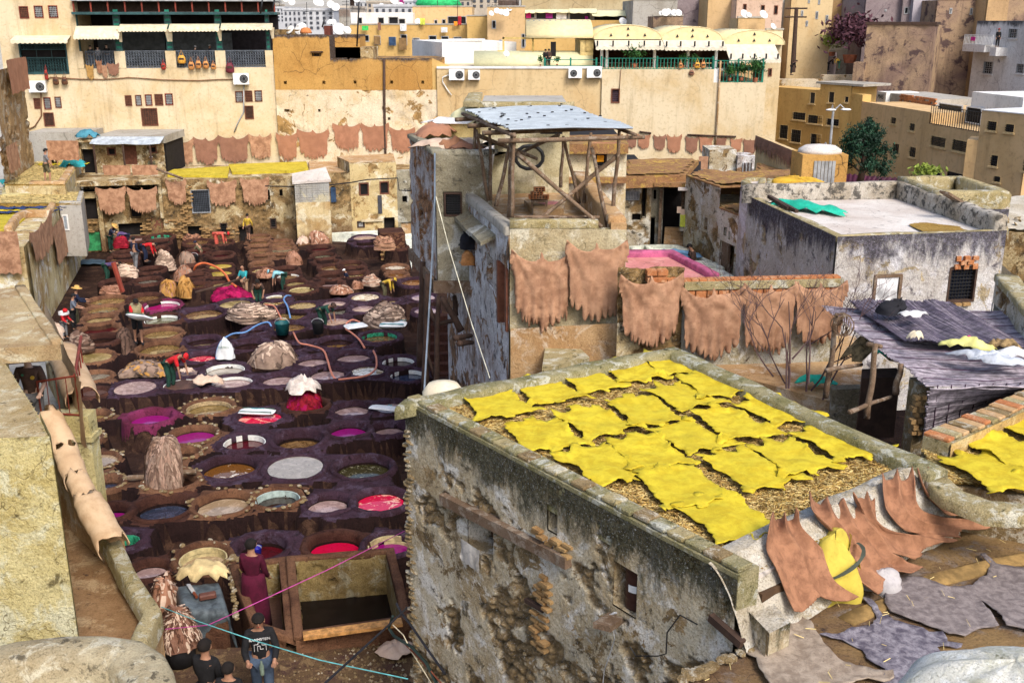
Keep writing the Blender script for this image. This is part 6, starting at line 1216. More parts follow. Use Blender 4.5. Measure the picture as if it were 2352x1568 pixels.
bm2=MB();bm2.box((0,0,0),.13,.05,.03);bme=bpy.data.meshes.new('brick');bme.from_pydata(bm2.v,[],bm2.f);bme.materials.append(pls('old_mud_brick',(.42,.27,.12),(.3,.17,.07),sc=5,bm=.5,stk=0,crk=0,da_=.3))
def bks(F,n,r,parent,sx=.3,sz=.095,prob=.75,d=.07,me=None,scale=1.0):
 u0,u1,z0,z1=F.rect(n,*r);j=0;z=z0
 while z<z1:
  u=u0+(.5*sx if j%2 else 0)
  while u<u1:
   if rnd.random()<prob:
    o=bpy.data.objects.new('brick',me or bme);col.objects.link(o);o.parent=parent;o.location=F.pt(u+ru(-.02,.02),z+ru(-.006,.006),d+ru(-.02,.03))-parent.location
    o.rotation_euler=(ru(-.03,.03),ru(-.03,.03),math.atan2(F.u.y,F.u.x)+ru(-.05,.05));o.scale=(sx/.28*ru(.7,1.0),1,sz/.075*ru(.7,1.0))
   u+=sx
  z+=sz;j+=1
for r in((1410,480,1600,640),(1480,200,1630,330),(1560,330,1640,520),(1730,560,1880,680),(740,505,860,590),(1225,540,1290,600),(1960,560,2040,680),(1270,460,1290,520)):bks(F0,4,r,bk,prob=.5)
J=MB();h=R4(1600,600,1668,660)
pil('hide_stack',F0.pt(h[0]+.3,0,.3),.5,.4,.75,[H3,H2],'stack of brown hides in the dark doorway of the back wall','fold',60,cat='hide pile')
for i,(l,t,r,b,m,s)in enm_(((845,190,1095,435,H1,'light hide, leftmost of two under the balcony slab'),(1110,190,1360,422,H1,'light hide, right of two under the balcony slab'),(1428,128,1600,366,H1,'small slanting light hide by the pole end'),(1783,140,2028,380,H1,'large light hide right of the barred window'),(2065,120,2305,370,H1,'large light hide above the man at the far door'))):
 hgh('hide',F0,(4,l,t,r,b),m,s,seed=40+i,res=.12,d=.55 if i<2 else .15,group='light hides along the back wall')
bt=[F0.pt(uB,0,-.36),F0.pt(uC+5.5,0,-.36),Vc((F2.pt(uE,0).x,F2.pt(0,0).y,0)),F1.pt(R0(1425,1400,1430,1450)[0],0,0)]
J=MB();J.pz([xy(p)for p in bt],0.2,zt-.12);tag(J.bd('terrace_house',olw),'roof terrace block behind the back wall','house')
for i,r in enm_((((1428,1455),(1965,1425),(1945,1505),(1432,1500)),((1955,1408),(2620,1385),(2640,1460),(1985,1478)))):
 P=Pl(zt,*[q(0,*a)for a in r]);J=MB();J.pz(P,zt-.11,zt+.03);o=J.bd('skin_bed',yellowroof);tag(o,['bed of yellow skins on the back terrace, left half','bed of yellow skins on the back terrace, right half'][i],'skin bed')
J=MB();J.pz(Pl(zt,q(0,2640,1382),q(0,3150,1360),q(0,3180,1480),q(0,2650,1460)),zt-.11,zt+.0);tag(J.bd('terrace',tnt),kind='structure')
Fu=Face(oy(q(0,680,1400),58.5),oy(q(0,1412,1400),58.5));up_=emp('roof_house',Fu.pt(4,2,-2),'small house with a blue grey tin awning and a brown door above the left hides','house')
def RU(l,t,r,b):return Fu.rect(0,l,t,r,b)
hu=[RU(698,1268,808,1495),RU(918,1262,993,1330),RU(1060,1250,1178,1410),RU(1280,1250,1342,1310)];a=RU(685,1210,1412,1500)
rgh(Fu,a[0],a[1],2.2,a[3],.1,olw,.06,hu,up_,'wall',ex=.4,seed=31);J=MB();J.fb_(Fu,a[0],a[1],2,a[3]-.05,-3.5,-.31);J.bd('rear_wall',bkh,up_)
b_=RU(808,1100,1405,1170);J=MB();J.fb_(Fu,b_[0],b_[1],a[3]-.1,b_[3]-.4,-3.6,.05);J.bd('upper_wall',gyw,up_)
J=MB();J.fb_(Fu,a[0],b_[0],a[3]-.02,a[3]+.12,-3.6,.3);J.bd('roof',olw,up_)
c_=RU(812,1165,1410,1222);awn(Fu,c_[0],c_[1],c_[2],c_[3],.9,M('tin_blue_grey',(.42,.47,.52),.5),up_,scal=2,drop=.05)
for x in(872,1118,1345):d_=RU(x-8,1215,x+8,1500);J=MB();J.tube([Fu.pt(d_[0],2.4,.85),Fu.pt(d_[0],c_[2],.85)],.06,6);J.bd('post',dkw,up_)
for h in(hu[1],hu[3]):wdw(Fu,h,up_,brw,bkh,None)
h=hu[2];J=MB();J.fb_(Fu,h[0],h[1],h[2],h[3],-.12,-.05);J.bd('door',brw,up_)
Fu2=Face(Fu.pt(0,0,1.2),Fu.pt(10,0,1.2))
for i,(l,t,r,b,m,s,k)in enm_(((893,1410,1125,1565,H1,'squarish light hide folded over the left of the balcony rail','sheet'),(1140,1408,1358,1565,H1,'squarish light hide folded over the right of the balcony rail','sheet'),(415,1200,685,1372,H1,'wide creased light hide behind the two roof workers','sheet'))):
 hgh('hide',Fu2 if i<2 else Face(oy(q(0,410,1300),55),oy(q(0,690,1300),55)),(0,l,t,r,b),m,s,seed=60+i,res=.14,d=.1,kind=k,group='squarish hides near the roof house')
cbl('drying_pole',[F0.hit(q(4,1350,40))+F0.n*.6,F0.hit(q(4,1575,125))+F0.n*.6],.07,wood,'thin leaning pole between balcony rail and back wall','pole')
J=MB();a=Fu.rect(0,215,1140,800,1390);J.fb_(Fu,a[0],a[1]-.5,2,a[3],-3,-.6);tag(J.bd('garden_wall',gyw),'low grey wall under the cream house at the left','wall')
rag('cloth_bundle',Fu.hit(q(0,755,1175)),.7,.45,.35,M('cloth_blue_teal',(.06,.22,.3),.9),'blue cloth bundle on the edge of the tin roof','cloth',3)
Fc=Face(F0.pt(0,0,1.6),F0.pt(10,0,1.6));r=Fc.rect(5,392,165,688,640);bo=emp('store_room',Fc.pt((r[0]+r[1])/2,0,-1),'tall grey block bump-out of the back wall with a sloping slab on top','building')
greyblock=pls('bumpout_grey_blocks',(.42,.42,.4),(.34,.32,.28),light=(.62,.55,.36),sa_=.4,da_=.2,sc=1.0,bm=.6)
zsp=Fc.rect(5,400,340,600,500)[3]
rgh(Fc,r[0],r[1],-.05,zsp,.08,pls('bumpout_plaster',(.62,.5,.28),(.4,.25,.1),light=(.7,.64,.46),sa_=.5,da_=.2,sc=1.4,bm=.5,base_z=.2,base_c=(.16,.06,.03)),.05,(),bo,'lower_wall',ex=.42,seed=41)
bl=MB();bl.box((0,0,0),.5,.5,.5);blm=bpy.data.meshes.new('block');blm.from_pydata(bl.v,[],bl.f);blm.materials.append(greyblock)
nr=9;hh=(r[3]-zsp)/nr
for j in rng_(nr):
 nb=6
 for i in rng_(nb):o=bpy.data.objects.new('block',blm);col.objects.link(o);o.parent=bo;w_=(r[1]-r[0])/nb;o.location=Fc.pt(r[0]+w_*(i+.5),zsp+hh*(j+.5),-.25)-bo.location;o.scale=(w_-.015,.55+.02*rnd.random(),hh-.015);o.rotation_euler.z=math.atan2(Fc.u.y,Fc.u.x)
J=MB();J.fb_(Fc,r[0]+.02,r[1]-.02,0,r[3]-.01,-1.6,-.1);J.bd('rear_wall',greyblock,bo)
J=MB();s1,s2=Fc.pt(r[0]-.1,r[3]+.02,.08),Fc.pt(r[1]+.1,r[3]+.1,.08);s3,s4=Fc.pt(r[1]-.1,r[3]+.55,-1.6),Fc.pt(r[0]-.1,r[3]+.25,-1.6)
J.add([s1,s2,s3,s4]+[p-Vc((0,0,.12))for p in(s1,s2,s3,s4)],[(0,1,2,3),(7,6,5,4),(0,4,5,1),(1,5,6,2),(2,6,7,3),(3,7,4,0)]);J.bd('roof_slab',wrf,bo)
hE=[R5(933,172,1017,284),R5(1108,160,1190,272),R5(915,500,982,558),R5(1152,464,1240,632)];hD_=[R5(690,202,722,300)];zE=F0.rect(1,850,1395,1260,1500)[3];zD=R5(700,85,860,200)[3]
rgh(F0,uC+.5,uE,-.05,zD,.09,olw,.06,hD_,bk,'wall',ex=.45,seed=24,ragged=.1)
rgh(F0,uE,uF,-.05,zE,.085,pls('cream_peeled',(.6,.48,.25),(.45,.32,.14),light=(.74,.68,.52),peel=(.4,.25,.1),pa_=.4,sa_=.5,da_=.2,sc=1.2,bm=.5,use_ex=True),.06,hE,bk,'wall',ex=.42,seed=25)
zF=R5(1270,60,1380,200)[3];hF=[R5(1303,286,1342,341),R5(1290,515,1380,640)]
rgh(F0,uF,uG+3,-.05,zF,.09,twg,.06,hF,bk,'wall',ex=.42,seed=26)
for h in hE[:2]:wdw(F0,h,bk,brw,bkh,None,fw=.07,d=-.05)
wdw(F0,hE[2],bk,dkw,bkh,wpt,nv=4,nh=0);J=MB();h=hE[3];J.fb_(F0,h[0]-1.3,h[0]-.05,h[2]+.9,h[3]-.1,.06,.12);J.bd('open_shutter',M('old_cream_boards',(.5,.42,.28),.8),bk)
h=hF[1];J=MB();J.fb_(F0,h[0],h[1],h[2],h[3],-.12,-.06);J.bd('door',tnt,bk)
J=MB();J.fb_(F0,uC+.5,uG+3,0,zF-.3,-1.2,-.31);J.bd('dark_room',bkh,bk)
flr('roof_house',Pl(zE,q(1,745,1345),q(1,1225,1322))+[xy(F0.pt(uF,0,-.36)),xy(F0.pt(uE,0,-.36))],zE+.05,0.5,tnt,'flat tan roofed house at the right of the back terrace','house',wmat=olw)
for nm,r,m,l in(('clothes',(690,210,735,340),bluefab,'dark blue clothes hung beside the grey bump-out'),('clothes',(1093,278,1128,440),M('cloth_dark_grey',(.05,.05,.06),.9),'dark trousers hanging below the right wooden window')):
 o=hgh(nm,F0,(5,)+r,m,l,seed=5,d=.08,kind='sheet',group='clothes hung on the back wall',res=.1);o['category']='clothes'
cbl('cable',fpts(F0,5,[(130,190),(380,195),(690,180),(860,160),(1000,135),(1255,122),(1268,225),(1375,232)],.5),.035,BK,'black cable bundle sagging along the back houses')
J=MB();a=oz(q(1,745,1470),3.9)
# left side
A=oz(q(4,400,1370),0);B=oz(q(4,752,762),0);FL=Face(A,B);FL.n=Vc((abs(FL.n.x),-abs(FL.n.y)if abs(FL.u.x)<.9 else FL.n.y,0));
FL.n=Vc((FL.u.y,-FL.u.x,0));FL.n=FL.n if FL.n.x>0 else-FL.n
lt=emp('boundary_house',FL.pt(8,0,-3),'streaked white and brown wall house on the left edge of the tannery','house')
rgh(FL,-2,FL.L,-.05,3.75,.09,leftwall2,.09,(),lt,'wall',ex=.4,seed=51)
T3=[xy(FL.pt(-2,0,.1)),xy(FL.pt(FL.L*.55,0,.1)),xy(FL.pt(FL.L*.55,0,-9)),xy(FL.pt(-2,0,-9))]
J=MB();J.pz([xy(FL.pt(-2,0,-.1)),xy(FL.pt(FL.L,0,-.1)),xy(FL.pt(FL.L,0,-10)),xy(FL.pt(-2,0,-10))],0,3.6);J.bd('rear_wall',leftwall2,lt)
P3=Pl(3.68,q(4,-60,600),q(4,-60,345),q(4,478,345),q(4,425,445),q(4,240,448),q(4,125,545));J=MB();J.pz(P3,3.45,3.68);J.bd('roof',yellowroof,lt)
ppt([oz(q(4,105,590),3.7),oz(q(4,185,480),3.7),oz(q(4,245,452),3.7),oz(q(4,440,455),3.7),oz(q(4,500,360),3.7)],3.65,.28,.3,tnt,lt,name='parapet')
J=MB()
for k in rng_(26):p=oz(q(4,20+(k*37)%420,355+(k*53)%75),3.72);J.box(p,.35,.12,.02)
tag(J.bd('skin_row',HY),'row of yellow skins on a blue sheet on the left roof','skin bed')
for i,(x,y)in enm_(((60,372),(200,365),(330,362),(430,356),(100,402),(240,395),(370,392),(80,435),(220,430),(340,425))):spk('blue_cloth',oz(q(4,x,y),3.69),1.5,.5,.1+.2*sn(i),M('cloth_blue',(.02,.04,.12),.9),'blue cloth edge between the yellow skins of the left roof',None,seed=300+i,res=.3,parent=lt)
gy=emp('cement_box_room',oz(q(4,620,350),1.5),'grey cement box room overhanging the yard, straw spread on its roof','building')
z2=3.9;bp=Pl(z2,q(4,505,352),q(4,692,350),q(4,716,258));c4_=Vc(bp[0]+(0,))+(Vc(bp[2]+(0,))-Vc(bp[1]+(0,)))
GB=[bp[0],bp[1],bp[2],(c4_.x,c4_.y)];J=MB();J.pz(GB,1.45,z2-.06);J.bd('wall',gyw,gy)
P2=Pl(z2,q(4,-60,352),q(4,-60,300),q(4,130,262),q(4,712,256),q(4,690,350),q(4,500,352));J=MB();J.pz(P2,z2-.2,z2);J.bd('roof',strawmat,gy)
ppt([bp[0],bp[1],bp[2]],z2-.02,.1,.22,gyw,gy)
Fg=Face(bp[0],bp[1]);h=Fg.rect(4,538,445,588,580);wdw(Fg,h,gy,wpt,M('reflective_pane',(.35,.4,.45),.1),None,d=.0,out=.04)
stw('straw',inp(P2),min(p[0]for p in P2),max(p[0]for p in P2),min(p[1]for p in P2),max(p[1]for p in P2),z2+.01,9000,STRAW[1],None,L=.16,w=.012)
z1_=4.4;P1=Pl(z1_,q(4,40,190),q(4,85,110),q(0,120,1400),q(0,665,1368),q(4,640,55),q(4,555,190),q(4,250,190))
st=emp('straw_roof_house',(P1[0][0],P1[0][1],0),'house with a straw covered roof where two workers lay out skins','house');J=MB();J.pz(P1,0,z1_-.05);J.bd('wall',leftwall2,st);J=MB();J.pz(P1,z1_-.048,z1_);J.bd('roof',strawmat,st)
ppt([P1[6],P1[5],P1[4]],z1_-.02,.16,.35,tnt,st)
stw('straw',inp(P1),min(p[0]for p in P1),max(p[0]for p in P1),min(p[1]for p in P1),max(p[1]for p in P1),z1_+.01,14000,STRAW[1],None,L=.18,w=.014,seed=2)
spk('skin',oz(q(0,520,1412),z1_),2.2,1.0,.1,HY,'yellow skin being laid out by the crouching worker','yellow skins on the upper straw roof',seed=71,res=.2)
rag('cloth_bundle',oz(q(0,635,1425),z1_),.7,.5,.5,FAB['teal'],'turquoise cloth bundle at the edge of the upper straw roof','cloth',4);rag('cloth_bundle',oz(q(4,120,205),4.0),.9,.45,.4,FAB['teal'],'turquoise sheet on the lower step of the straw roof','cloth',5)
J=MB();J.pz(Pl(4.0,q(4,15,275),q(4,30,190),q(4,245,190),q(4,255,272)),0,4.0);tag(J.bd('roof_step',leftwall),'pale step below the upper straw roof','wall')
J=MB();Fq_=Face(oy(q(0,-30,900),50),oy(q(0,225,900),57));a=Fq_.rect(0,-30,500,225,1390);
rgh(Fq_,a[0],a[1],2,a[3]-.4,.12,pls('left_cliff_wall',(.4,.27,.13),(.28,.17,.08),light=(.5,.45,.36),da_=.4,sc=1.2,bm=1),.15,(),None,'ruined_wall',ex=.5,seed=61,stone=2.5);tag(bpy.data.objects['ruined_wall'],'rough brown and ochre wall at the left edge below the cream house','wall')
for i,(n,l,t,r,b,m,s)in enm_(((0,-10,495,165,800,H2,'long brown hide draped over the ruined wall at the left edge'),(0,-20,1225,78,1480,H1,'light hide hanging at the far left edge'))):hgh('hide',Fq_,(n,l,t,r,b),m,s,seed=80+i,d=.4,kind='sheet',res=.15,group='hides at the left edge')
Fh=Face(oz(q(4,60,600),3.7),oz(q(4,235,500),3.7));Fh2=Face(oy(q(4,200,500),44),oy(q(4,425,500),45));Fh3=Face(oy(q(4,425,500),45),oy(q(4,555,500),47.5));Fh0=Face(oy(q(4,-30,600),39.2),oy(q(4,190,600),39.2))
hgh('hide',Fh0,(4,-15,580,188,948),H1,'light hide with a round hole, leftmost on the left roof edge',seed=90,d=.15,res=.1,kind='sheet',group='light hides on the left roof edge')
hgh('hide',FL,(4,215,475,430,842),H1,'light hide hanging in the middle of the left roof edge',seed=91,d=.15,res=.1,group='light hides on the left roof edge')
hgh('hide',FL,(4,425,470,553,855),H1,'narrow light hide beside the grey box room',seed=92,d=.15,res=.1,kind='sheet',group='light hides on the left roof edge')
z4=7.0;S4=Pl(z4,q(4,-260,1110),q(4,140,1068),q(8,515,165),q(8,-250,215));slab=emp('roof_terrace',(S4[0][0],S4[0][1],5),'flat stained roof terrace with straw along its gutter, lower left','terrace')
J=MB();J.pz(S4,6.74,z4);J.bd('slab',pls('terrace_stained',(.46,.36,.2),(.3,.2,.1),dark=(.12,.08,.04),light=(.55,.5,.36),sa_=.6,da_=.3,sc=1.6,bm=.6,stk=0),slab)
ppt([oz(q(4,130,1075),z4),oz(q(4,440,1560),z4)],z4-.01,.05,.18,bpy.data.materials['terrace_stained'],slab,name='kerb');J=MB();J.pz(Pl(6.6,q(8,-250,250),q(8,55,340),q(8,40,100),q(8,-300,100)),2,6.6);J.bd('wall',leftwall,slab)
Pk=[oz(q(4,175,1090),z4),oz(q(4,380,1500),z4)];
J=MB();fp=oz(q(8,300,165),z4);SF=Face(oz(q(8,-250,205),z4),oz(q(8,515,165),z4));stw('straw',inp([xy(oz(q(4,120,1090),z4)),xy(oz(q(4,175,1085),z4)),xy(oz(q(4,400,1500),z4)),xy(oz(q(4,330,1520),z4))]),-12,0,12,30,z4,2500,STRAW[1],None,L=.08,seed=5)
zb=6.85;PB=Pl(zb,q(8,-350,260),q(8,45,305),q(8,330,748),q(8,428,955),q(8,-300,985));bwl=emp('plastered_house',(PB[0][0],PB[0][1],2),'massive yellow green plastered wall at the lower left with mottled top','house')
J=MB();J.pz(PB,2,zb-.06);J.bd('core',leftwall,bwl)
def rlf(P,z,res,mat,parent,name,amp,seed=0,edge=.08,attrs=True,zf=None):
 xs_=[p[0]for p in P];ys_=[p[1]for p in P];X,Y=np.meshgrid(np.arange(min(xs_),max(xs_)+res,res),np.arange(min(ys_),max(ys_)+res,res));ins=inp(P)(X.ravel(),Y.ravel()).reshape(X.shape)
 Z=z+amp*(fbm(X*1.3,Y*1.3,seed,seed,5)-.5)*2+(zf(X,Y)if zf else 0);I=np.arange(X.size).reshape(X.shape);c=ins[:-1,:-1]&ins[1:,1:]&ins[1:,:-1]&ins[:-1,1:]
 F4_=np.stack([I[:-1,:-1][c],I[:-1,1:][c],I[1:,1:][c],I[1:,:-1][c]],1);us_,inv_=np.unique(F4_,return_inverse=True)
 return npmesh(name,np.stack([X.ravel(),Y.ravel(),Z.ravel()],1)[us_],inv_.reshape(F4_.shape),mat,parent,True)
rlf(PB,zb,.05,pls('wall_top_mottled',(.5,.4,.24),(.34,.24,.1),dark=(.09,.06,.025),light=(.62,.57,.42),sa_=.6,da_=.4,sc=2.5,bm=1,stk=0),bwl,'top',.05,3)
Fb1=Face(PB[4],PB[3]);rgh(Fb1,0,Fb1.L,2.2,zb+.02,.045,leftwall,.05,(),bwl,'wall',ex=.3,seed=71,stone=2.5)
Fb2=Face(PB[3],PB[2]);Fb2.n=Vc((abs(Fb2.n.x),Fb2.n.y,0))if Fb2.n.x<0 else Fb2.n
rgh(Fb2,0,Fb2.L,2.2,zb+.02,.06,leftwall,.05,(),bwl,'wall',ex=.3,seed=72,stone=2.5)
bal=emp('balcony',oz(q(8,500,800),4.5),'narrow balcony with red iron rail where a visitor stands','balcony')
Pbal=Pl(4.9,q(8,60,340),q(8,520,300),q(8,760,900),q(8,560,945),q(8,330,760));J=MB();J.pz(Pbal,4.4,4.9);J.bd('floor',gyw,bal)
FR=Face(oy(q(8,300,600),16.8),oy(q(8,690,600),16.8));a=FR.rect(8,318,430,690,775);ra=emp('railing',FR.pt(0,a[2]),'red rusty iron balcony rail with thin bars','railing')
J=MB();J.tube([FR.hit(q(8,312,485)),FR.hit(q(8,640,435))],.02,6);J.bd('rail',rdm,ra);J=MB();J.tube([FR.hit(q(8,345,745)),FR.hit(q(8,690,770))],.018,6);J.bd('rail',rdm,ra)
for x0,x1,i in((315,352,0),(395,430,1),(475,517,2),(558,598,3),(640,686,4)):J=MB();J.tube([FR.hit(q(8,x0,484-i*12)),FR.hit(q(8,x1,744+i*6))],.016 if i in(0,4)else .008,6);J.bd('bar',rdm,ra)
J=MB();e0,e1=FR.hit(q(8,640,435)),FR.hit(q(8,690,770));
for dy in(0,.45,.9,1.4,1.9):J.tube([e0+Vc((-dy*.35,dy,0)),e1+Vc((-dy*.35,dy,0))],.014,6)
J.tube([e0,e0+Vc((-.8,2.3,0))],.03,6);J.bd('side_rail',rdm,ra)
J=MB();J.tube([FR.hit(q(8,440,55))+Vc((0,3,.5)),FR.hit(q(8,520,195))+Vc((0,3,.2))],.05,6);tag(J.bd('handrail',rdm),'short dark red sloping handrail behind the terrace slab','handrail')
a=FR.rect(8,535,778,762,945);J=MB();J.fb_(FR,a[0]-.2,a[1],a[2]-1.5,a[3],-.35,.0);J.bd('low_wall',leftwall,bal);J=MB();J.fb_(FR,a[0]-.25,a[1]+.05,a[2]-.1,a[2],-.38,.06);J.bd('ledge',leftwall,bal)
J=MB();s0,s1=oz(q(8,440,300),5.4),oz(q(8,690,770),5.4);FS=Face(s0,s1);J.fb_(FS,0,FS.L,4.0,5.45,-.12,.12);J.bd('side_wall',olw,bal)
zc_=3.6;PC=Pl(zc_,q(8,430,1000),q(8,560,1180),q(8,640,1560),q(12,1000,420),q(12,1290,960),q(12,1150,1290),q(12,600,1290),q(12,350,0));cor=emp('passage',(PC[0][0],PC[0][1],0),'brown stained passage floor behind a low parapet with rolled hides','passage')
J=MB();J.pz(PC,0,zc_-.05);J.bd('wall',tnt,cor)
rlf(PC,zc_,.05,pls('passage_floor',(.3,.18,.09),(.2,.11,.05),dark=(.035,.018,.015),light=(.42,.3,.17),sa_=.6,da_=.5,sc=1.8,bm=.6,stk=0),cor,'floor',.02,5)
ppt([oz(q(12,1250,1290),4.0),oz(q(12,1385,985),4.0),oz(q(12,1140,600),4.0),oz(q(12,1040,380),4.0),oz(q(8,720,1430),4.0),oz(q(8,560,1080),4.0),oz(q(8,420,760),4.0)],3.8,.3,.24,cpg,cor,name='parapet',res=.12)
J=MB();sp=[oz(q(8,410,720),5.45),oz(q(8,555,1030),5.05),oz(q(8,655,1265),4.75),oz(q(8,745,1440),4.5),oz(q(12,1000,370),4.05)]
J.tube(sp,.13,8);J.bd('sloping_rim',tnt,cor,True);J=MB()
for i in rng_(4):a,b=sp[i],sp[i+1];sd=Vc((b.y-a.y,a.x-b.x,0)).normalized()*.12;J.add([a-sd,b-sd,b+sd,a+sd]+[Vc((p.x,p.y,0))for p in(a-sd,b-sd,b+sd,a+sd)],[(0,1,2,3),(0,4,5,1),(2,6,7,3),(1,5,6,2),(3,7,4,0)])
J.bd('sloping_wall',tnt,cor)
J=MB();pth=[oz(q(12,1250,1290),3.8),oz(q(12,1385,985),3.8),oz(q(12,1140,600),3.8),oz(q(12,1040,380),3.8),oz(q(8,720,1430),3.8),oz(q(8,420,760),3.8)]
for i in rng_(5):
 Fp=Face(pth[i],pth[i+1]);nn=Vc((0,0,1)).cross(Fp.u);nn=nn if nn.x>0 else-nn;Fp.n=nn;J.fb_(Fp,0,Fp.L,0,3.82,-.25,-.02)
J.bd('outer_wall',tnt,cor)
def roll(pts,rad,mat,label,seed):
 """stiff hide bent over the parapet like a roof tile"""
 rg=random.Random(seed);P=[Vc(p)for p in pts];n=22;m=14;vs=[]
 L=[0];[L.append(L[-1]+(P[i+1]-P[i]).length)for i in rng_(len(P)-1)]
 for i in rng_(n+1):
  s=L[-1]*i/n;k=max(j for j in rng_(len(P))if L[j]<=s+1e-9);k=min(k,len(P)-2);p=P[k].lerp(P[k+1],(s-L[k])/(L[k+1]-L[k]));t=(P[k+1]-P[k]).normalized();sd=Vc((0,0,1)).cross(t).normalized()
  a0=-1.75-.45*vno(i*.55+seed,1.0,0);a1=1.75+.45*float(vno(i*.5+seed,7.0,0));rr=rad*(1+.03*sn(i*.5+seed)+.08*(float(vno(i*.4,seed))-.5))
  for j in rng_(m+1):
   w=float(a0)+(a1-float(a0))*j/m;en=(.1*rg.uniform(-1,1)if i in(0,n)else 0)
   vs.append(p+sd*(rr*sn(w))+Vc((0,0,rr*.85*cs_(w)-.12))+t*(en+.02*sn(w*3+i)))
 J=MB();J.add(vs,[(i*(m+1)+j,i*(m+1)+j+1,(i+1)*(m+1)+j+1,(i+1)*(m+1)+j)for i in rng_(n)for j in rng_(m)]);o=J.bd('rolled_hide',mat,None,True);o.modifiers.new('t','SOLIDIFY').thickness=.012;return tag(o,label,'hide','stiff pale hides bent over the parapet')
HPY=lth('hide_pale_parchment',(.46,.3,.17),(.6,.43,.27),1.2,spots=.15)
roll([oz(q(8,420,740),5.7),oz(q(8,555,1020),5.3)],.2,HPY,'stiff pale hide next to the red balcony rail, top of the row',1);roll([oz(q(8,560,1040),5.27),oz(q(8,650,1270),4.95)],.19,HPY,'stiff pale hide, second down the parapet',2)
roll([oz(q(8,655,1260),4.97),oz(q(8,745,1440),4.75)],.17,HPY,'short stiff pale hide with a raised flap, third down the parapet',3);roll([oz(q(8,750,1450),4.72),oz(q(12,960,340),4.35)],.23,HPY,'longest stiff pale hide, lowest on the parapet',4)
hgh('hide',Face(oz(q(8,520,220),5.6),oz(q(8,700,640),5.6)),(8,500,215,720,600),HPY,'pale hides drooping over the balcony side wall',seed=95,d=.05,kind='sheet',group='pale hides by the balcony',res=.08)
roll([oz(q(8,540,200),5.75),oz(q(8,700,590),5.75)],.28,HPY,'pale crumpled hide bent over the side wall of the balcony',7)
rag('cloth',oz(q(4,455,1480),5.6),.26,.6,.2,HP,'pale pink skin lying behind the terrace slab','skin',11,ang=.5)
rp=emp('rounded_parapet',oz(q(12,700,1400),5.5),'rounded weathered parapet with green crack, bottom left corner','wall')
cpts=[oz(q(12,x,y),5.7)for x,y in((-250,1470),(150,1360),(500,1315),(850,1315),(1080,1350),(1210,1440),(1270,1560),(1310,1750))]
J=MB();n_=12;pts=[]
for i in rng_(len(cpts)-1):
 for t in(0,.25,.5,.75):pts.append(cpts[i].lerp(cpts[i+1],t))
pts.append(cpts[-1]);vs=[]
for i,p in enm_(pts):
 t=(pts[min(i+1,len(pts)-1)]-pts[max(i-1,0)]).normalized();sd=Vc((-t.y,t.x,0))
 for k in rng_(n_+1):
  w=math.pi*k/n_;rr=.25*(1+.1*(float(vno(p.x*3,p.y*3,k))-.5));vs.append(p+sd*(rr*cs_(w))+Vc((0,0,.13*sn(w)*(1+.15*(float(vno(p.x*4,p.y*4,k*.5))-.5))))if 0<k<n_ else p+sd*(rr*cs_(w)*1.02)-Vc((0,0,1.5)))
J.add(vs,[(i*(n_+1)+k,i*(n_+1)+k+1,(i+1)*(n_+1)+k+1,(i+1)*(n_+1)+k)for i in rng_(len(pts)-1)for k in rng_(n_)]);J.bd('rim',pls('parapet_grey_buff',(.45,.39,.26),(.3,.24,.14),dark=(.06,.05,.035),light=(.56,.52,.4),sa_=.5,da_=.5,sc=2.5,bm=.7,stk=0),rp,True)
J=MB();J.pz([xy(p)for p in cpts]+[(-8,6)],2,5.35);J.bd('floor',pls('buff_floor',(.5,.42,.24),(.36,.26,.12),light=(.66,.64,.55),da_=.3,sc=3,bm=.8,stk=0),rp)
# tower
tw=emp('tower_house',(-.5,24,0),'tall peeling house with an overhanging wooden bay and roof terrace in the middle','house')
PN=oy(q(5,1592,300),24);PFa=oy(q(5,1378,300),27.5);PR=oy(q(5,1850,300),24)
FT1=Face(PFa,PN);FT1.n=-FT1.n if FT1.n.x>0 else FT1.n;zbt,zbb=9.05,6.08
hb=FT1.rect(5,1455,370,1492,715)
rgh(FT1,0,FT1.L,zbb,zbt,.05,pls('bay_wood_flaking',(.62,.6,.6),(.3,.2,.13),dark=(.03,.025,.03),peel=(.4,.2,.09),light=(.74,.73,.74),pa_=.45,sa_=.5,da_=.5,sc=2.6,bm=1,stk=.9,use_ex=True),.05,[hb],tw,'bay_wall',fr=1.6,ex=.46,seed=81,stone=2,exz=None)
FT2=Face(PN,PR);h2=FT2.rect(5,1660,255,1815,460)
rgh(FT2,0,FT2.L+.6,zbb,zbt,.05,twg,.05,[h2],tw,'bay_front',ex=.4,seed=82)
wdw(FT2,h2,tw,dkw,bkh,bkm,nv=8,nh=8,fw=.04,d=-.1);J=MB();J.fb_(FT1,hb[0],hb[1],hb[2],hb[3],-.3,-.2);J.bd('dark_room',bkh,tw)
J=MB();J.pz([xy(FT1.pt(.05,0,-.15)),xy(FT2.pt(0.1,0,-.31)),xy(FT2.pt(FT2.L+.3,0,-.31)),xy(FT2.pt(FT2.L+.3,0,-3.6)),xy(FT1.pt(.05,0,-3))],zbb-.02,zbt-.05);J.bd('bay_core',twg,tw)
J=MB();J.fb_(FT1,-.1,FT1.L,zbb-.28,zbb-.0,-.2,.1);J.fb_(FT2,-.1,FT2.L+.3,zbb-.28,zbb-.0,-.2,.12);J.bd('floor_beam',wood,tw)
ppt([FT1.pt(0,0,.05),FT1.pt(FT1.L,0,.05),FT2.pt(FT2.L+.5,0,.05)],zbt-.02,.1,.3,twg,tw)
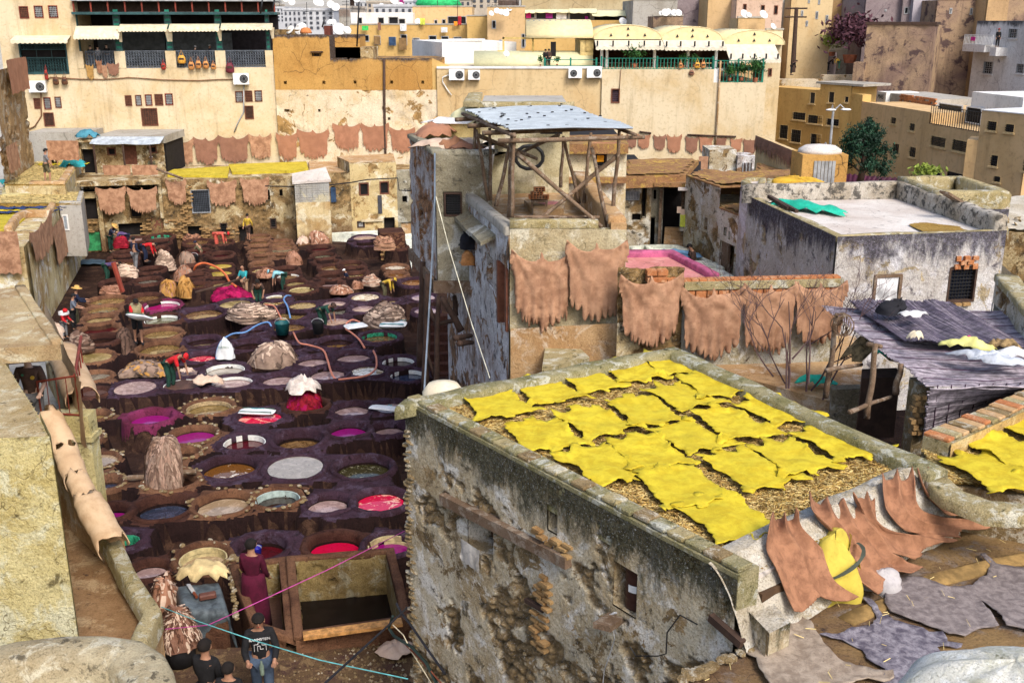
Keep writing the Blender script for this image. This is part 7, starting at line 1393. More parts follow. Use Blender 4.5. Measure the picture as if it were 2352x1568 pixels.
J=MB();J.pz([xy(FT1.pt(0,0,-.2)),xy(FT1.pt(FT1.L,0,-.2)),xy(FT2.pt(FT2.L+.6,0,-.2)),xy(FT2.pt(FT2.L+.6,0,-4.2)),xy(FT1.pt(0,0,-3))],zbt-.4,zbt-.12);J.bd('roof',wrf,tw)
rgh(Face((-.82,27.7),(1.5,27.4)),0,2.33,5,9.9,.09,pls('wall_behind_pavilion',(.56,.5,.32),(.36,.28,.13),dark=(.06,.05,.03),light=(.66,.6,.44),sa_=.5,da_=.3,sc=1.2,top=9.9,topw=.6,bm=.6),.05,(),tw,'stair_head_wall',ex=.36,seed=84)
J=MB();J.bb(-.8,1.45,27.8,31,4,9.85);J.bd('stair_head',gyw,tw);ppt([(1.6,27.4),(-.85,27.7),(-.85,31)],9.83,.12,.4,cpg,tw)
rgh(Face((-2.3,28),(-.8,27.9)),0,1.5,6,9.35,.09,pls('yellowish_roof_wall',(.56,.44,.2),(.4,.28,.1),sc=1.3,bm=.5),.05,(),tw,'roof_wall',ex=.36,seed=85);J=MB();J.bb(-2.3,-.8,28.1,29,6,9.3);J.bd('roof_wall_core',limewash,tw)
for(x,y,m,s,l,rx,ry,h)in((1700,1270,HP,1,'pale skin spread on the roof of the wooden bay',.9,.5,.2),(1740,1270,H4,2,'brown offcuts on the pale skin of the bay roof',.45,.25,.2),(1850,1275,H3,3,'small brown rag on the bay roof',.4,.15,.12)):rag('skin',oz(q(1,x,y),9.0+s*.03),rx,ry,h,m,l,'skin',20+s)
rag('hide',Vc((-2.0,27.6,9.1)),.5,1.2,.25,H2,'brown fringed hide over the corner of the bay roof','hide',25);pil('sack',(-1.1,28.3,9.35),.5,.35,.4,[canvg],'yellow green sack on the wall above the bay roof','fold',26,nstrip=8,cat='sack',group=None)
rag('sheet',Vc((-1.3,28.2,9.33)),1.0,.35,.15,WH,'white plastic sheet under the yellow green sack','sheet',27)
p=Vc((1.0,27.0,9.35));Rt=emp('flood_light',p,'black flood light pointing down beside the metal roof','flood light');J=MB();J.box(p,.28,.12,.17);J.bd('casing',bkm,Rt);J=MB();J.box(p+Vc((0,-.13,0)),.24,.012,.13);J.bd('lens',glass,Rt)
PT=oy(q(5,2222,700),20.0);PTf=oy(q(5,1700,1450),27.0);FW1=Face(PTf,PT);FW1.n=-FW1.n if FW1.n.x>0 else FW1.n
z8=8.2;hW=[FW1.rect(5,1888,650,1935,860),FW1.rect(5,2035,805,2085,1030),FW1.rect(5,2140,870,2215,1400),FW1.rect(9,1950,60,1985,250)]
uW0=FW1.rect(5,1850,400,1860,900)[0]
rgh(FW1,uW0,FW1.L,2,z8-.1,.05,twl,.05,hW[:3],tw,'left_wall',ex=.33,seed=86)
rgh(FW1,0,uW0,0,zbb-.2,.07,twl,.05,(),tw,'left_wall',ex=.4,seed=87)
J=MB()
for h in hW[:3]:J.fb_(FW1,h[0]-.05,h[1]+.05,h[2],h[3],-.4,-.28)
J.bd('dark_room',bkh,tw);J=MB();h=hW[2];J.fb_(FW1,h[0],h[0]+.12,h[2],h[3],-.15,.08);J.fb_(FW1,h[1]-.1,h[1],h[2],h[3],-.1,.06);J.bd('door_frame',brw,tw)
ppt([FW1.pt(uW0-.1,0,.08),FW1.pt(FW1.L,0,.08)],z8-.22,.16,.26,gyw,tw);
J=MB();g0,g1=FW1.rect(5,1800,380,2110,640)[:2];A_=FW1.pt(g0,7.75,0);B_=FW1.pt(g1,7.75,0);
for i in rng_(7):
 u=g0+(g1-g0)*i/7;v=g0+(g1-g0)*(i+1)/7;zz=7.72+.04*rnd.random();J.add([FW1.pt(u,zz,0),FW1.pt(v,zz,0),FW1.pt(v,zz-.15,.34),FW1.pt(u,zz-.15,.34),FW1.pt(u,zz-.08,0),FW1.pt(v,zz-.08,0),FW1.pt(v,zz-.23,.34),FW1.pt(u,zz-.23,.34)],[(0,1,2,3),(7,6,5,4),(2,6,7,3),(0,4,5,1),(1,5,6,2),(3,7,4,0)])
J.bd('ledge',twg,tw);J=MB();J.tube([FW1.pt(g0,7.6,.2),FW1.pt(g0-.1,7.55,.6)],.07,8);J.bd('gutter_pipe',grm,tw)
FT=Face(oy((1171,620),20),oy((1436,620),20));a=FT.rect(6,835,555,1040,1300);b_=FT.rect(6,85,500,830,1400)
tf=pls('tower_front',(.5,.43,.28),(.36,.28,.15),dark=(.07,.06,.03),light=(.62,.58,.46),sa_=.6,da_=.35,sc=1.3,bm=.7)
rgh(FT,0,b_[1],4,b_[3]-.06,.045,tf,.05,(),tw,'front_wall',ex=.38,seed=88);rgh(FT,b_[1],FT.L,4,a[3]-.04,.045,tf,.05,(),tw,'front_wall',ex=.38,seed=89)
J=MB();J.pz([xy(FT.pt(.02,0,-.1)),xy(FT.pt(FT.L-.02,0,-.1)),xy(FT.pt(FT.L-.02,0,-7.4)),(1.0,27.5),xy(FW1.pt(.1,0,-.32))],3,7.6);J.bd('core',tnt,tw)
ppt([FT.pt(0,0,.03),FT.pt(b_[1],0,.03)],b_[3]-.12,.14,.24,cpg,tw);J=MB();J.fb_(FT,0.02,b_[1],7.5,b_[3]-.06,-.2,-.07);J.fb_(FT,b_[1],FT.L,7.4,a[3]-.04,-.2,-.07);J.bd('parapet_core',cpg,tw)
ra_=xy(FT.pt(FT.L,0,0));FRr=Face(ra_,(ra_[0]-.3,26.5));FRr.n=Vc((1,0,0));J=MB();J.pz([ra_,(ra_[0]-.35,26.5),(ra_[0]-.65,26.5),(ra_[0]-.3,20.0)],5,z8);J.bd('right_wall',tnt,tw);ppt([(ra_[0],20.1),(ra_[0]-.35,26.5)],z8-.02,.12,.34,tnt,tw)
pv=emp('pavilion',(1.5,22,7.6),'pole pavilion with a flat corrugated metal roof on the tower terrace','pavilion')
zr=9.96;RC=[oz(q(1,1842,942),zr),oz(q(2,568,905),zr),oz(q(2,1130,1100),zr),oz(q(1,2235,1112),zr)]
for s in rng_(7):
 t0,t1=s/7-.004,(s+1)/7+.008;vs=[];N=24;zo=.012*(s%2)
 for i in rng_(N+1):
  t=t0+(t1-t0)*i/N;a=RC[0].lerp(RC[3],t);b=RC[1].lerp(RC[2],t);o=Vc((0,0,.022*sn(i*math.pi*2/3)+zo+.02*sn(t*9)))
  vs+=[a+o-Vc((.05*rnd.random(),0,0)),a.lerp(b,.5)+o+Vc((0,0,.03)),b+o+Vc((.06*rnd.random(),0,0))]
 J=MB();J.add(vs,[(3*i+k,3*i+k+1,3*i+4+k,3*i+3+k)for i in rng_(N)for k in(0,1)]);o=J.bd('metal_sheet',M('corrugated_metal',(.5,.56,.6),.35,metal=.25,var=.12),pv,True)
J=MB()
for _ in rng_(40):t,u=rnd.random(),rnd.random();p=RC[0].lerp(RC[3],t).lerp(RC[1].lerp(RC[2],t),u);J.box(p+Vc((0,0,.05)),.03,.015,.012)
J.bd('roof_nail',bkm,pv)
def pole(a,b,r,name='pole',par=None,m=None,r2=None):
 a,b=Vc(a),Vc(b);n=8;pts=[a.lerp(b,t/n)+Vc((.009*sn(t*1.1+a.x*7),.009*cs_(t*.9+b.x*5),0))for t in rng_(n+1)];J=MB();J.tube(pts,[r*(1-.25*t/n)*(1+.05*sn(t*3))for t in rng_(n+1)],8);return J.bd(name,m or wood,par if par is not None else pv,True)
E=.045
for(n0,x0,y0,n1,x1,y1,Y)in((2,118,1112,6,100,478,20.25),(2,100,1130,6,76,470,20.4),(2,95,1200,5,2105,375,21.6),(1,1921,1040,5,1918,218,24.3),(1,1938,1110,5,2038,325,23.6),(1,2052,1095,5,2056,322,23.9),(2,545,1165,6,516,215,25.2),(2,543,1175,6,680,350,24.2),(2,775,1135,6,718,345,24.0),(2,785,1260,6,918,548,20.6),(2,1025,1110,6,962,455,21.3)):
 b=oy(q(n0,x0,y0),Y);a=oy(q(n1,x1,y1),Y);a.z=max(a.z,7.55);b.z=min(b.z,zr-.05);pole(a,b,E,'post')
for(n0,x0,y0,Y0,n1,x1,y1,Y1)in((2,140,1310,20.5,6,870,550,20.15),(2,1005,1330,21.4,6,328,497,20.3),(1,1950,1160,24.2,2,320,1360,24.8),(2,500,1155,24.8,1,2200,1360,26)):pole(oy(q(n0,x0,y0),Y0),oy(q(n1,x1,y1),Y1),.05,'cross_brace')
for k,(i,j,t)in enm_(((0,3,0),(1,2,0),(0,1,0),(3,2,0),(0,1,1),(0,1,2))):
 a,b=(RC[i],RC[j])if t==0 else(RC[0].lerp(RC[3],t/3),RC[1].lerp(RC[2],t/3));ex=(b-a).normalized()*.25;pole(a-ex-Vc((0,0,.11+.1*(k>1))),b+ex-Vc((0,0,.09+.08*(k>1))),.05,'rafter')
a,b=oz(q(6,120,470),8.15),oz(q(6,850,468),8.15);a.y=b.y=20.35;a=oy(q(6,120,470),20.35);b=oy(q(6,850,468),20.35);pole(a,b,.045,'handrail')
for x in(255,440,595,745):p=oy(q(6,x,470),20.35);J=MB();J.bb(p.x-.05,p.x+.05,20.3,20.4,p.z-.25,p.z+.02);J.bd('rail_stub',dkw,pv)
bs=emp('brick_stack',oz(q(6,335,400),7.6),'small stack of hollow bricks on a wooden stool under the pavilion','brick stack');b0=oz(q(6,335,425),7.6)
J=MB();J.bb(b0.x-.2,b0.x+.2,b0.y-.15,b0.y+.2,7.85,7.9)
for sx in(-.17,.17):
 for sy in(-.12,.17):J.bb(b0.x+sx-.02,b0.x+sx+.02,b0.y+sy-.02,b0.y+sy+.02,7.6,7.85)
J.bd('stool',wood,bs)
def brick(p,sx,sy,sz,parent,rz=0,holes=True,mat=None):
 J=MB();J.box((0,0,0),sx,sy,sz)
 o=J.bd('brick',mat or bkt,parent)
 if holes:
  g=MB()
  for i in(-.55,0,.55):
   for j in(-.45,.45):g.box((sx*i,-sy-.001,sz*j),sx*.2,.003,sz*.28)
  h=g.bd('brick_hole',bkh,o)
  h.parent=o
 o.matrix_parent_inverse=Matrix.Identity(4);o.location=Vc(p)-(parent.location if parent else Vc((0,0,0)));o.rotation_euler.z=rz;return o
for(dx,dz,rz)in((-.12,.97,.1),(.1,.97,-.05),(-.06,1.07-.02,.3),(.0,1.15,.1)):brick((b0.x+dx,b0.y,7.0+dz),.13,.09,.045,bs,rz)
J=MB();BP=Pl(7.75,q(6,205,320),q(6,240,310),q(6,560,330),q(6,540,400),q(6,285,400));J.pz(BP,7.55,7.75);o=J.bd('washing_slab',tnt);tag(o,'raised pink topped slab in the middle of the tower terrace','slab');J=MB();J.pz(Pl(7.76,q(6,260,325),q(6,520,335),q(6,500,355),q(6,380,358)),7.751,7.76);J.bd('pink_top',M('pink_paint',(.55,.2,.2),.6),o)
J=MB();pts=[Vc((.45,27.35,8.55))+Vc((.36*cs_(t*.5),-.1,.3*sn(t*.5)))for t in rng_(14)];J.tube(pts,.05,8);tag(J.bd('tyre',bkm),'old black tyre leaning at the back of the pavilion','tyre')
hgh('hide',FT,(6,98,722,612,1412),H1,'large light brown hide, left one on the tower front',seed=1,d=.1,res=.05,group='large light hides on the near walls',thick=.01,fold=1.7);hgh('hide',FT,(6,562,640,1070,1340),H1,'large light brown hide hung high at the right of the tower front',seed=2,d=.16,res=.05,group='large light hides on the near walls',thick=.01,fold=1.7)
FH=Face(oy((1430,700),19.3),oy((1932,650),19.7));hw_=emp('hide_wall',FH.pt(2,5),'white roughcast wall with a top course of hollow red bricks behind four large hides','wall')
zh=FH.rect(6,1600,1015,2300,1200)[3];uh=FH.rect(6,1565,1100,1570,1300)[0]
rc=pls('roughcast_white',(.6,.58,.5),(.4,.34,.2),dark=(.08,.06,.03),light=(.7,.7,.66),sa_=.5,da_=.4,sc=3,bm=1.0)
rgh(FH,uh,FH.L,4,zh-.35,.05,rc,.07,(),hw_,'wall',ex=.45,seed=91);zh2=FH.rect(6,1060,905,1400,1200)[3];rgh(FH,-.1,uh,4,zh2,.05,olw,.09,(),hw_,'wall',ex=.5,seed=92,ragged=.15,stone=4)
J=MB();J.fb_(FH,0,FH.L,4,zh-.05,-.3,-.1);J.bd('core',rc,hw_);J=MB();J.fb_(FH,uh,FH.L+.02,zh-.14,zh,-.3,.08);J.bd('coping',cpg,hw_)
n_=14
for i in rng_(n_):w_=(FH.L-uh)/n_;brick(FH.pt(uh+w_*(i+.5),zh-.26,0),w_/2-.012,.06,.095,hw_,math.atan2(FH.u.y,FH.u.x),False)
for i in rng_(n_+6):w_=(FH.L-uh)/(n_+6);brick(FH.pt(uh+w_*(i+.5),zh+.02,-.12),w_/2-.008,.1,.018,hw_,math.atan2(FH.u.y,FH.u.x),False)
for(x,y)in((1288,930),(1380,930),(1290,990),(1370,985),(1460,1005),(1330,1035),(1420,1045)):h=FH.rect(6,x-42,y-22,x+42,y+22);brick(FH.pt((h[0]+h[1])/2,(h[2]+h[3])/2,.06),(h[1]-h[0])/2,.1,(h[3]-h[2])/2,hw_,math.atan2(FH.u.y,FH.u.x),False)
for i,(n,l,t,r,b,s)in enm_(((6,1005,925,1535,1548,'large light hide, first left on the brick topped wall'),(6,1528,1035,2060,1660,'large light hide, second on the brick topped wall'),(6,2045,1000,2500,1625,'large light hide, third on the brick topped wall'),(7,340,990,778,1520,'large light hide at the right end of the brick topped wall'))):
 hgh('hide',FH,(n,l,t,r,b),H1,s,seed=10+i,d=.12,res=.05,group='large light hides on the near walls',thick=.01,fold=1.7)
tb=emp('washing_platform',oz((1250,780),6),'smooth tan sloping platform below the tower hides','platform')
T1_=oz(q(10,60,40),5.7);T2_=oy(q(6,90,1420),19.9);T3_=oy(q(6,1070,1370),19.7);T4_=oz(q(10,1290,190),5.6);T5_=oz(q(10,340,380),5.2);T6_=oz(q(10,60,120),5.3)
J=MB();vs=[T1_,T2_,T3_,T4_,T5_];vs2=[Vc((p.x,p.y,2))for p in vs];J.add(vs+vs2,[(0,4,3,2,1)]+[(i,(i+1)%5,5+(i+1)%5,5+i)for i in rng_(5)]);J.bd('slab',tnt,tb)
J=MB();P=Pl(5.75,q(10,385,185),q(10,665,165),q(10,765,260),q(10,500,330),q(10,360,350));J.pz(P,4,5.72);tag(J.bd('stone_basin',cpg),'small square stone basin against the straw roofed building','basin')
J=MB();J.pz(Pl(5.5,q(10,1240,130),q(7,-300,1480),q(7,900,1480),q(11,960,260),q(11,960,640),q(11,650,640),q(10,1900,400)),3,5.5);tag(J.bd('courtyard',tnt),kind='structure')
J=MB();J.bb(2,14,12,18.5,2,3.2);tag(J.bd('lower_ground',groundmat),kind='structure')
# houses, pools and terraces behind the right part
FM=Face(oy(q(6,1010,400),39),oy(q(6,1290,400),39));hm=emp('old_house',FM.pt(2,2),'stained white house with a wide barred window above a brown patch','house')
def RM(l,t,r,b):return FM.rect(6,l,t,r,b)
hmh=[RM(1028,245,1192,322),RM(1075,160,1130,222),RM(1132,428,1208,500),RM(1222,200,1250,470)];a=RM(985,100,1290,760)
rgh(FM,a[0],a[1],2,a[3],.08,oldwhite,.06,hmh,hm,'wall',ex=.42,seed=101);J=MB();J.fb_(FM,a[0],a[1],2,a[3]-.02,-6,-.31);J.bd('rear_wall',bkh,hm)
wdw(FM,hmh[0],hm,grm,bkh,grm,nv=10,nh=5,fw=.03);wdw(FM,hmh[1],hm,brw,bkh,bkm)
FM2=Face(oy(q(2,555,1300),36),oy(q(2,1085,1300),36));hm2=emp('old_house',FM2.pt(2,2),'white house with an orange cloth in its barred window behind the pavilion','house');h=FM2.rect(2,812,1318,912,1428);a=FM2.rect(2,555,1230,1082,1530);hx2=[FM2.rect(6,788,268,826,360),FM2.rect(6,890,282,922,342)]
rgh(FM2,a[0],a[1],2,a[3],.08,pls('white_house_plaster',(.66,.6,.44),(.5,.4,.22),light=(.72,.7,.6),da_=.2,sc=1.2,bm=.5),.05,[h]+hx2,hm2,'wall',ex=.34,seed=102)
J=MB();J.fb_(FM2,a[0],a[1],2,a[3]-.02,-5,-.31);J.bd('rear_wall',bkh,hm2);wdw(FM2,h,hm2,dkw,bkh,bkm,nv=4,nh=4,fw=.04);J=MB();J.fb_(FM2,a[0],a[1],a[2]-.1,a[2]+.08,.05,.35);J.bd('ledge',lrf,hm2)
o=hgh('cloth',FM2,(2,828,1328,888,1385),M('cloth_bright_orange',(.85,.33,.01),.8),'bright orange cloth in the barred window behind the pavilion',seed=3,kind='sheet',d=.02,res=.1,group=None);o['category']='cloth'
J=MB();P=Pl(a[3]+.02,q(2,550,1235),q(2,560,1160),q(2,1050,1150),q(2,1100,1235));J.pz(P,a[3]-.3,a[3]+.03);J.bd('roof',lrf,hm2)
hgh('hide',FM2,(2,790,1215,1010,1275),H2,'brown scraps hanging over the edge of the roof behind the pavilion',seed=4,kind='sheet',d=.1,res=.1,group=None)
zs=RM(985,100,1290,760)[3]
scr=emp('scrap_roof',oz(q(2,1400,1450),zs),'wide flat roof spread with brown leather scraps below the long right wall','roof');
J=MB();P=[xy(FM.pt(RM(985,100,990,700)[0],0,.1)),xy(oz(q(2,1600,1560),zs)),xy(oz(q(2,1700,1380),zs)),xy(F3.pt(e4,0,.3)),xy(F3.pt(2,0,.3))];J.pz([xy(oz(q(2,1060,1520),zs)),xy(oz(q(2,1590,1500),zs)),xy(oz(q(2,1700,1375),zs)),xy(oz(q(2,1085,1375),zs))],zs-.4,zs+.03);J.bd('roof',lrf,scr)
rlf([xy(oz(q(2,1050,1520),zs)),xy(oz(q(2,1590,1500),zs)),xy(oz(q(2,1705,1372),zs)),xy(oz(q(2,1085,1375),zs))],zs+.08,.22,lrf,scr,'leather_scraps',.1,7)
J=MB();P=[xy(oz(q(2,1590,1490),zs-.3)),xy(oz(q(2,1700,1567),zs-.3)),xy(oz(q(7,0,60),zs-.3)),xy(oz(q(7,400,200),zs-.3)),xy(oz(q(3,440,1500),zs-.3)),xy(oz(q(3,60,1380),zs-.3)),xy(oz(q(2,1780,1450),zs-.3))];P=Pl(zs-.2,q(2,1600,1480),q(6,1770,165),q(7,150,180),q(7,430,150),q(3,440,1500),q(3,60,1390),q(2,2180,1490),q(2,1790,1460))
J.pz(P,zs-.7,zs-.2);J.bd('lower_roof',lrf,scr);rlf(P,zs-.15,.22,lrf,scr,'leather_scraps',.09,8)
J=MB();w0,w1=oz(q(3,45,1310),zs),oz(q(3,450,1500),zs);Fq=Face(w0,w1);J.fb_(Fq,0,Fq.L,2,zs+.7,-.3,0);o=J.bd('roof_wall',cream2);tag(o,'low cream wall with a fringe of brown hides along the scrap roof','wall')
J=MB()
for i in rng_(90):u=Fq.L*i/90;L=ru(.3,.75);srp(J,[Fq.pt(u,zs+.75,.02),Fq.pt(u,zs+.7-L*.5,.06),Fq.pt(u+.03,zs+.7-L,.05)],.14,[Fq.n]*3,rnd)
tag(J.bd('hide_fringe',H3),'row of dark brown hide strips draped over the low cream wall','hide')
F6=Face(oy(q(2,1790,1400),50),oy(q(2,2020,1400),50));a=F6.rect(2,1790,1285,2020,1465);b_=F6.rect(2,2018,1330,2175,1500);J=MB();J.fb_(F6,a[0],a[1],3,a[3],-2,0);tag(J.bd('roof_room',oldwhite),'low cream roof room on the scrap roof','roof structure')
Rt=emp('roof_room',F6.pt(b_[0],b_[2]),'small white stair head with wooden slat door on the scrap roof','roof structure');J=MB();J.fb_(F6,b_[0],b_[1],3,b_[3],-1.2,.3);J.bd('wall',twl,Rt)
for k in rng_(6):w_=(b_[1]-b_[0])*.55/6;J=MB();J.fb_(F6,b_[1]-.15-w_*(k+1),b_[1]-.15-w_*k-.04,b_[2]+.1,b_[3]-.3,.31,.36);J.bd('plank',grm if k%2 else dkw,Rt)
a=F6.rect(2,1700,1330,1775,1450);hgh('hide',F6,(2,1695,1335,1775,1448),H1,'light hide hung on the end of the low roof room',seed=7,kind='sheet',d=.1,res=.12,group=None)
FS1=Face(oy(q(6,1290,400),39.2),oy(q(6,1690,400),38.9));sh_=emp('stair_house',FS1.pt(3,2),'dark open stair between two old houses, laundry on its balcony','house')
def RS(l,t,r,b):return FS1.rect(6,l,t,r,b)
a=RS(1285,130,1700,750);hst=[RS(1385,185,1535,760),RS(1305,225,1342,322),RS(1285,470,1325,720),RS(1640,240,1690,500)];rgh(FS1,a[0],a[1],2,a[3],.09,twg,.06,hst,sh_,'wall',ex=.4,seed=103);J=MB();J.fb_(FS1,a[0],a[1],2,a[3]-.02,-5,-.9);J.bd('dark_room',bkh,sh_)
s_=RS(1385,530,1585,730)
for k in rng_(8):z=s_[2]+(s_[3]-s_[2])*k/8;J=MB();J.fb_(FS1,s_[0]+.1,s_[1],z-.12,z,-.1-.0*k,1.3-.16*k);J.bd('stair_step',tnt,sh_)
for x in(1360,1545):b_=RS(x,150,x+25,720);J=MB();J.fb_(FS1,b_[0],b_[1],2,b_[3],.0,.25);J.bd('post',wood,sh_)
J=MB();b_=RS(1330,110,1590,180);J.fb_(FS1,b_[0],b_[1],b_[2],b_[2]+.15,-.5,.9);J.bd('canopy_roof',lrf,sh_)
b_=RS(1530,150,1705,200);J=MB();J.fb_(FS1,b_[0],b_[1],b_[2],b_[2]+.08,-.2,1.2);J.bd('tin_roof',wrf,sh_);b_=RS(1545,380,1695,510);ltc(FS1,b_[0],b_[1],b_[2],b_[3],1.0,grm,sh_,'balcony_railing',.2,.02);J=MB();J.fb_(FS1,b_[0],b_[1],b_[2]-.15,b_[2]-.02,0,1.05);J.bd('balcony_slab',gyw,sh_)
for(r,m,l)in(((1520,335,1555,390),HP,'pale pink cloth over the stair balcony'),((1550,355,1585,405),HP,'second pale cloth beside it on the stair balcony'),((1545,400,1612,505),YGc,'olive yellow cloth over the stair balcony')):o=hgh('cloth',FS1,(6,)+r,m,l,seed=8,kind='sheet',d=1.1,res=.12,group='cloths on the stair balcony');o['category']='cloth'
FX=Face(oz(q(6,1665,770),3.9),oz(q(6,2080,980),3.9));FX.n=FX.n if FX.n.x<0 else-FX.n
rx_=emp('old_house',FX.pt(2,2),'peeling white house row with a wooden door, right of the pools','house');a=FX.rect(6,1680,170,1870,700);b_=FX.rect(6,1870,390,2075,900);zx=max(5.8,min(7.5,a[3]));
hX=[FX.rect(6,1748,470,1782,580),FX.rect(6,1925,558,1942,618),FX.rect(6,1960,580,1978,650),FX.rect(6,1885,685,2005,965)]
um=FX.rect(6,1868,600,1870,700)[0]
rgh(FX,-1,um,2,zx,.09,oldwhite,.07,hX[:1],rx_,'wall',ex=.42,seed=104);zx2=FX.rect(6,1880,385,1890,600)[3];rgh(FX,um,FX.L+1,2,zx2,.07,oldwhite,.07,hX[1:],rx_,'wall',ex=.42,seed=105);J=MB();J.fb_(FX,-1,FX.L+1,2,min(zx,zx2)-.05,-4,-.31);J.bd('dark_room',olw,rx_)
h=hX[3];J=MB();J.fb_(FX,h[0],h[0]+(h[1]-h[0])*.5,h[2],h[3],-.1,-.02);J.bd('door',wood,rx_)
J=MB();J.fb_(FX,-1,um,zx-.03,zx+.02,-4,.05);J.fb_(FX,um,FX.L+1,zx2-.03,zx2+.02,-4,.05);J.bd('roof',lrf,rx_)
rlf([xy(FX.pt(-1,0,0)),xy(FX.pt(um,0,0)),xy(FX.pt(um,0,-4)),xy(FX.pt(-1,0,-4))],zx+.08,.15,lrf,rx_,'leather_scraps',.1,9);rlf([xy(FX.pt(um,0,0)),xy(FX.pt(FX.L+1,0,0)),xy(FX.pt(FX.L+1,0,-4)),xy(FX.pt(um,0,-4))],zx2+.08,.15,lrf,rx_,'leather_scraps',.1,10)
zp=3.9;pl_=emp('lime_pools',oz(q(6,1500,780),zp),'block of square green lime pools with white rims','pools');PP=Pl(zp,q(6,900,725),q(6,1520,722),q(6,1960,985),q(6,1780,1000),q(6,1000,1000));J=MB();J.pz(PP,1,zp-.12);J.bd('base',wrf,pl_)
poolw=glossy('pool_green',(.2,.26,.1),(.26,.31,.14),.1);
for(a,b,c,d)in(((1060,738),(1110,738),(1155,775),(1060,778)),((1145,735),(1235,730),(1300,772),(1190,775)),((1270,728),(1500,728),(1545,748),(1310,752)),((1325,770),(1560,768),(1640,800),(1390,802)),((1560,810),(1660,808),(1750,850),(1640,856)),((1640,862),(1745,860),(1800,890),(1700,900)),((1720,880),(1820,876),(1870,915),(1770,925)),((1780,950),(1880,945),(1940,978),(1840,990))):
 P=Pl(zp,*[q(6,*p)for p in(a,b,c,d)]);J=MB();J.add([(p[0],p[1],zp-.04)for p in P],[(0,1,2,3)]);J.bd('pool_water',poolw,pl_);ppt([p for p in P[::-1]],zp-.12,.2,-.18,M('lime_white',(.66,.68,.58),.9,var=.3),pl_,True,'pool_rim',res=.4)
zk=4.15;pk=emp('pink_terrace',oz(q(6,1400,900),zk),'pink painted terrace floor with a magenta rim behind the brick wall','terrace');PKp=Pl(zk,q(6,950,815),q(6,1440,808),q(6,1800,1000),q(6,1700,1060),q(6,950,1060));J=MB();J.pz(PKp,1,zk);J.bd('floor',pls('pink_floor',(.62,.25,.25),(.5,.2,.17),light=(.66,.33,.3),sc=1,bm=.2,stk=0,da_=.05),pk)
ppt([PKp[2],PKp[1],PKp[0]],zk-.05,.25,-.3,M('rim_magenta',(.42,.1,.2),.8,var=.3),pk,name='rim')
rag('sheet',oz(q(6,1450,795),zp+.1),1.1,.6,.15,M('cloth_sky_blue',(.12,.25,.4),.8),'blue sheet lying on the pool rims','sheet',33)
zw=7.3;WP=Pl(zw,q(7,745,632),q(7,2192,578),q(7,1290,262),q(7,-10,285));ws=emp('white_roof_house',(WP[0][0],WP[0][1],3),'mould blackened white house with a flat white roof and teal net','house')
Fwa=Face(WP[3],WP[0]);Fwb=Face(WP[0],WP[1]);
hwb=[Fwb.rect(7,1045,955,1285,1215),Fwb.rect(7,1685,895,1925,1190)]
rgh(Fwa,-.0,Fwa.L,3,zw,.055,mauvewall,.06,(),ws,'wall',ex=.36,seed=111,stone=2);rgh(Fwb,0,Fwb.L,3,zw,.05,mauvewall,.06,hwb,ws,'wall',ex=.36,seed=112,stone=2)
J=MB();J.pz([(p[0],p[1])for p in WP],3,zw-.14);
ctr=Vc((sum(p[0]for p in WP)/4,sum(p[1]for p in WP)/4));ins=[tuple(Vc(p)+(ctr-Vc(p)).normalized()*.45)for p in WP];J=MB();J.pz(ins,3,zw-.1);J.bd('roof',wrf,ws)
ppt([WP[3],WP[0],WP[1]],zw-.12,.12,.22,cpg,ws);ppt([WP[1],WP[2],WP[3]],zw-.1,.45,.3,pls('parapet_black_mould',(.5,.46,.4),(.3,.25,.18),dark=(.03,.03,.03),da_=.8,sc=2,bm=.8),ws,name='rear_parapet')
wdw(Fwb,hwb[0],ws,wood,bkh,None,fw=.07,d=-.1,out=.06);wdw(Fwb,hwb[1],ws,dkw,M('window_blue_cloth',(.02,.03,.07),.6),bkm,nv=7,nh=8,fw=.05,d=-.12,out=.04)
o=hgh('curtain',Fwb,(7,1065,965,1255,1180),M('curtain_dirty_white',(.55,.55,.56),.9,var=.4),'dirty white curtain in the left window of the mould blackened house',seed=9,kind='sheet',d=.02,res=.06,group=None);o['category']='curtain'
bks(Fwb,7,(1765,800,1935,885),ws,sx=.22,sz=.1,prob=.95,d=.05,me=bkt and(lambda:(lambda t,m:(t.box((0,0,0),.1,.05,.045),m.from_pydata(t.v,[],t.f),m.materials.append(bkt),m)[-1])(MB(),bpy.data.meshes.new('brick')))())
bks(Fwb,7,(1690,1192,1870,1205),ws,sx=.22,sz=.1,prob=1,d=.06)
o=rag('plastic_net',oz(q(7,490,410),zw-.08),1.15,.36,.22,M('net_turquoise',(.015,.4,.27),.6),'bright turquoise net heaped on the white roof','net',41,ang=-.75);rag('plastic_net',oz(q(7,245,378),zw-.05),.25,.1,.1,M('net_turquoise',None),'small separate scrap of the turquoise net','net',42)
J=MB();
for(a,b)in(((160,290),(400,418)),((175,300),(330,395))):p0,p1=oz(q(7,*a),zw+.12),oz(q(7,*b),zw+.05);J.tube([p0,p1],.06,4)
tag(J.bd('plank',dkw),'dark plank lying on the turquoise net','plank')
rlf(Pl(zw,q(7,1350,505),q(7,1500,490),q(7,1800,530),q(7,1880,575),q(7,1500,590)),zw-.05,.05,strawmat,None,'compost_heap',.06,12);tag(bpy.data.objects['compost_heap'],'brown patch of rotting leaves on the white roof','compost')
zv=7.6;VP=Pl(zv,q(7,1255,158),q(7,1800,152),q(7,2232,300),q(7,1600,295));flr('white_roof_house',VP,zv-.25,3,wrf,'smaller white roofed house behind the first with a grey rim','house',rim=.4,rimw=.28,rimmat=cpg,wmat=mauvewall)
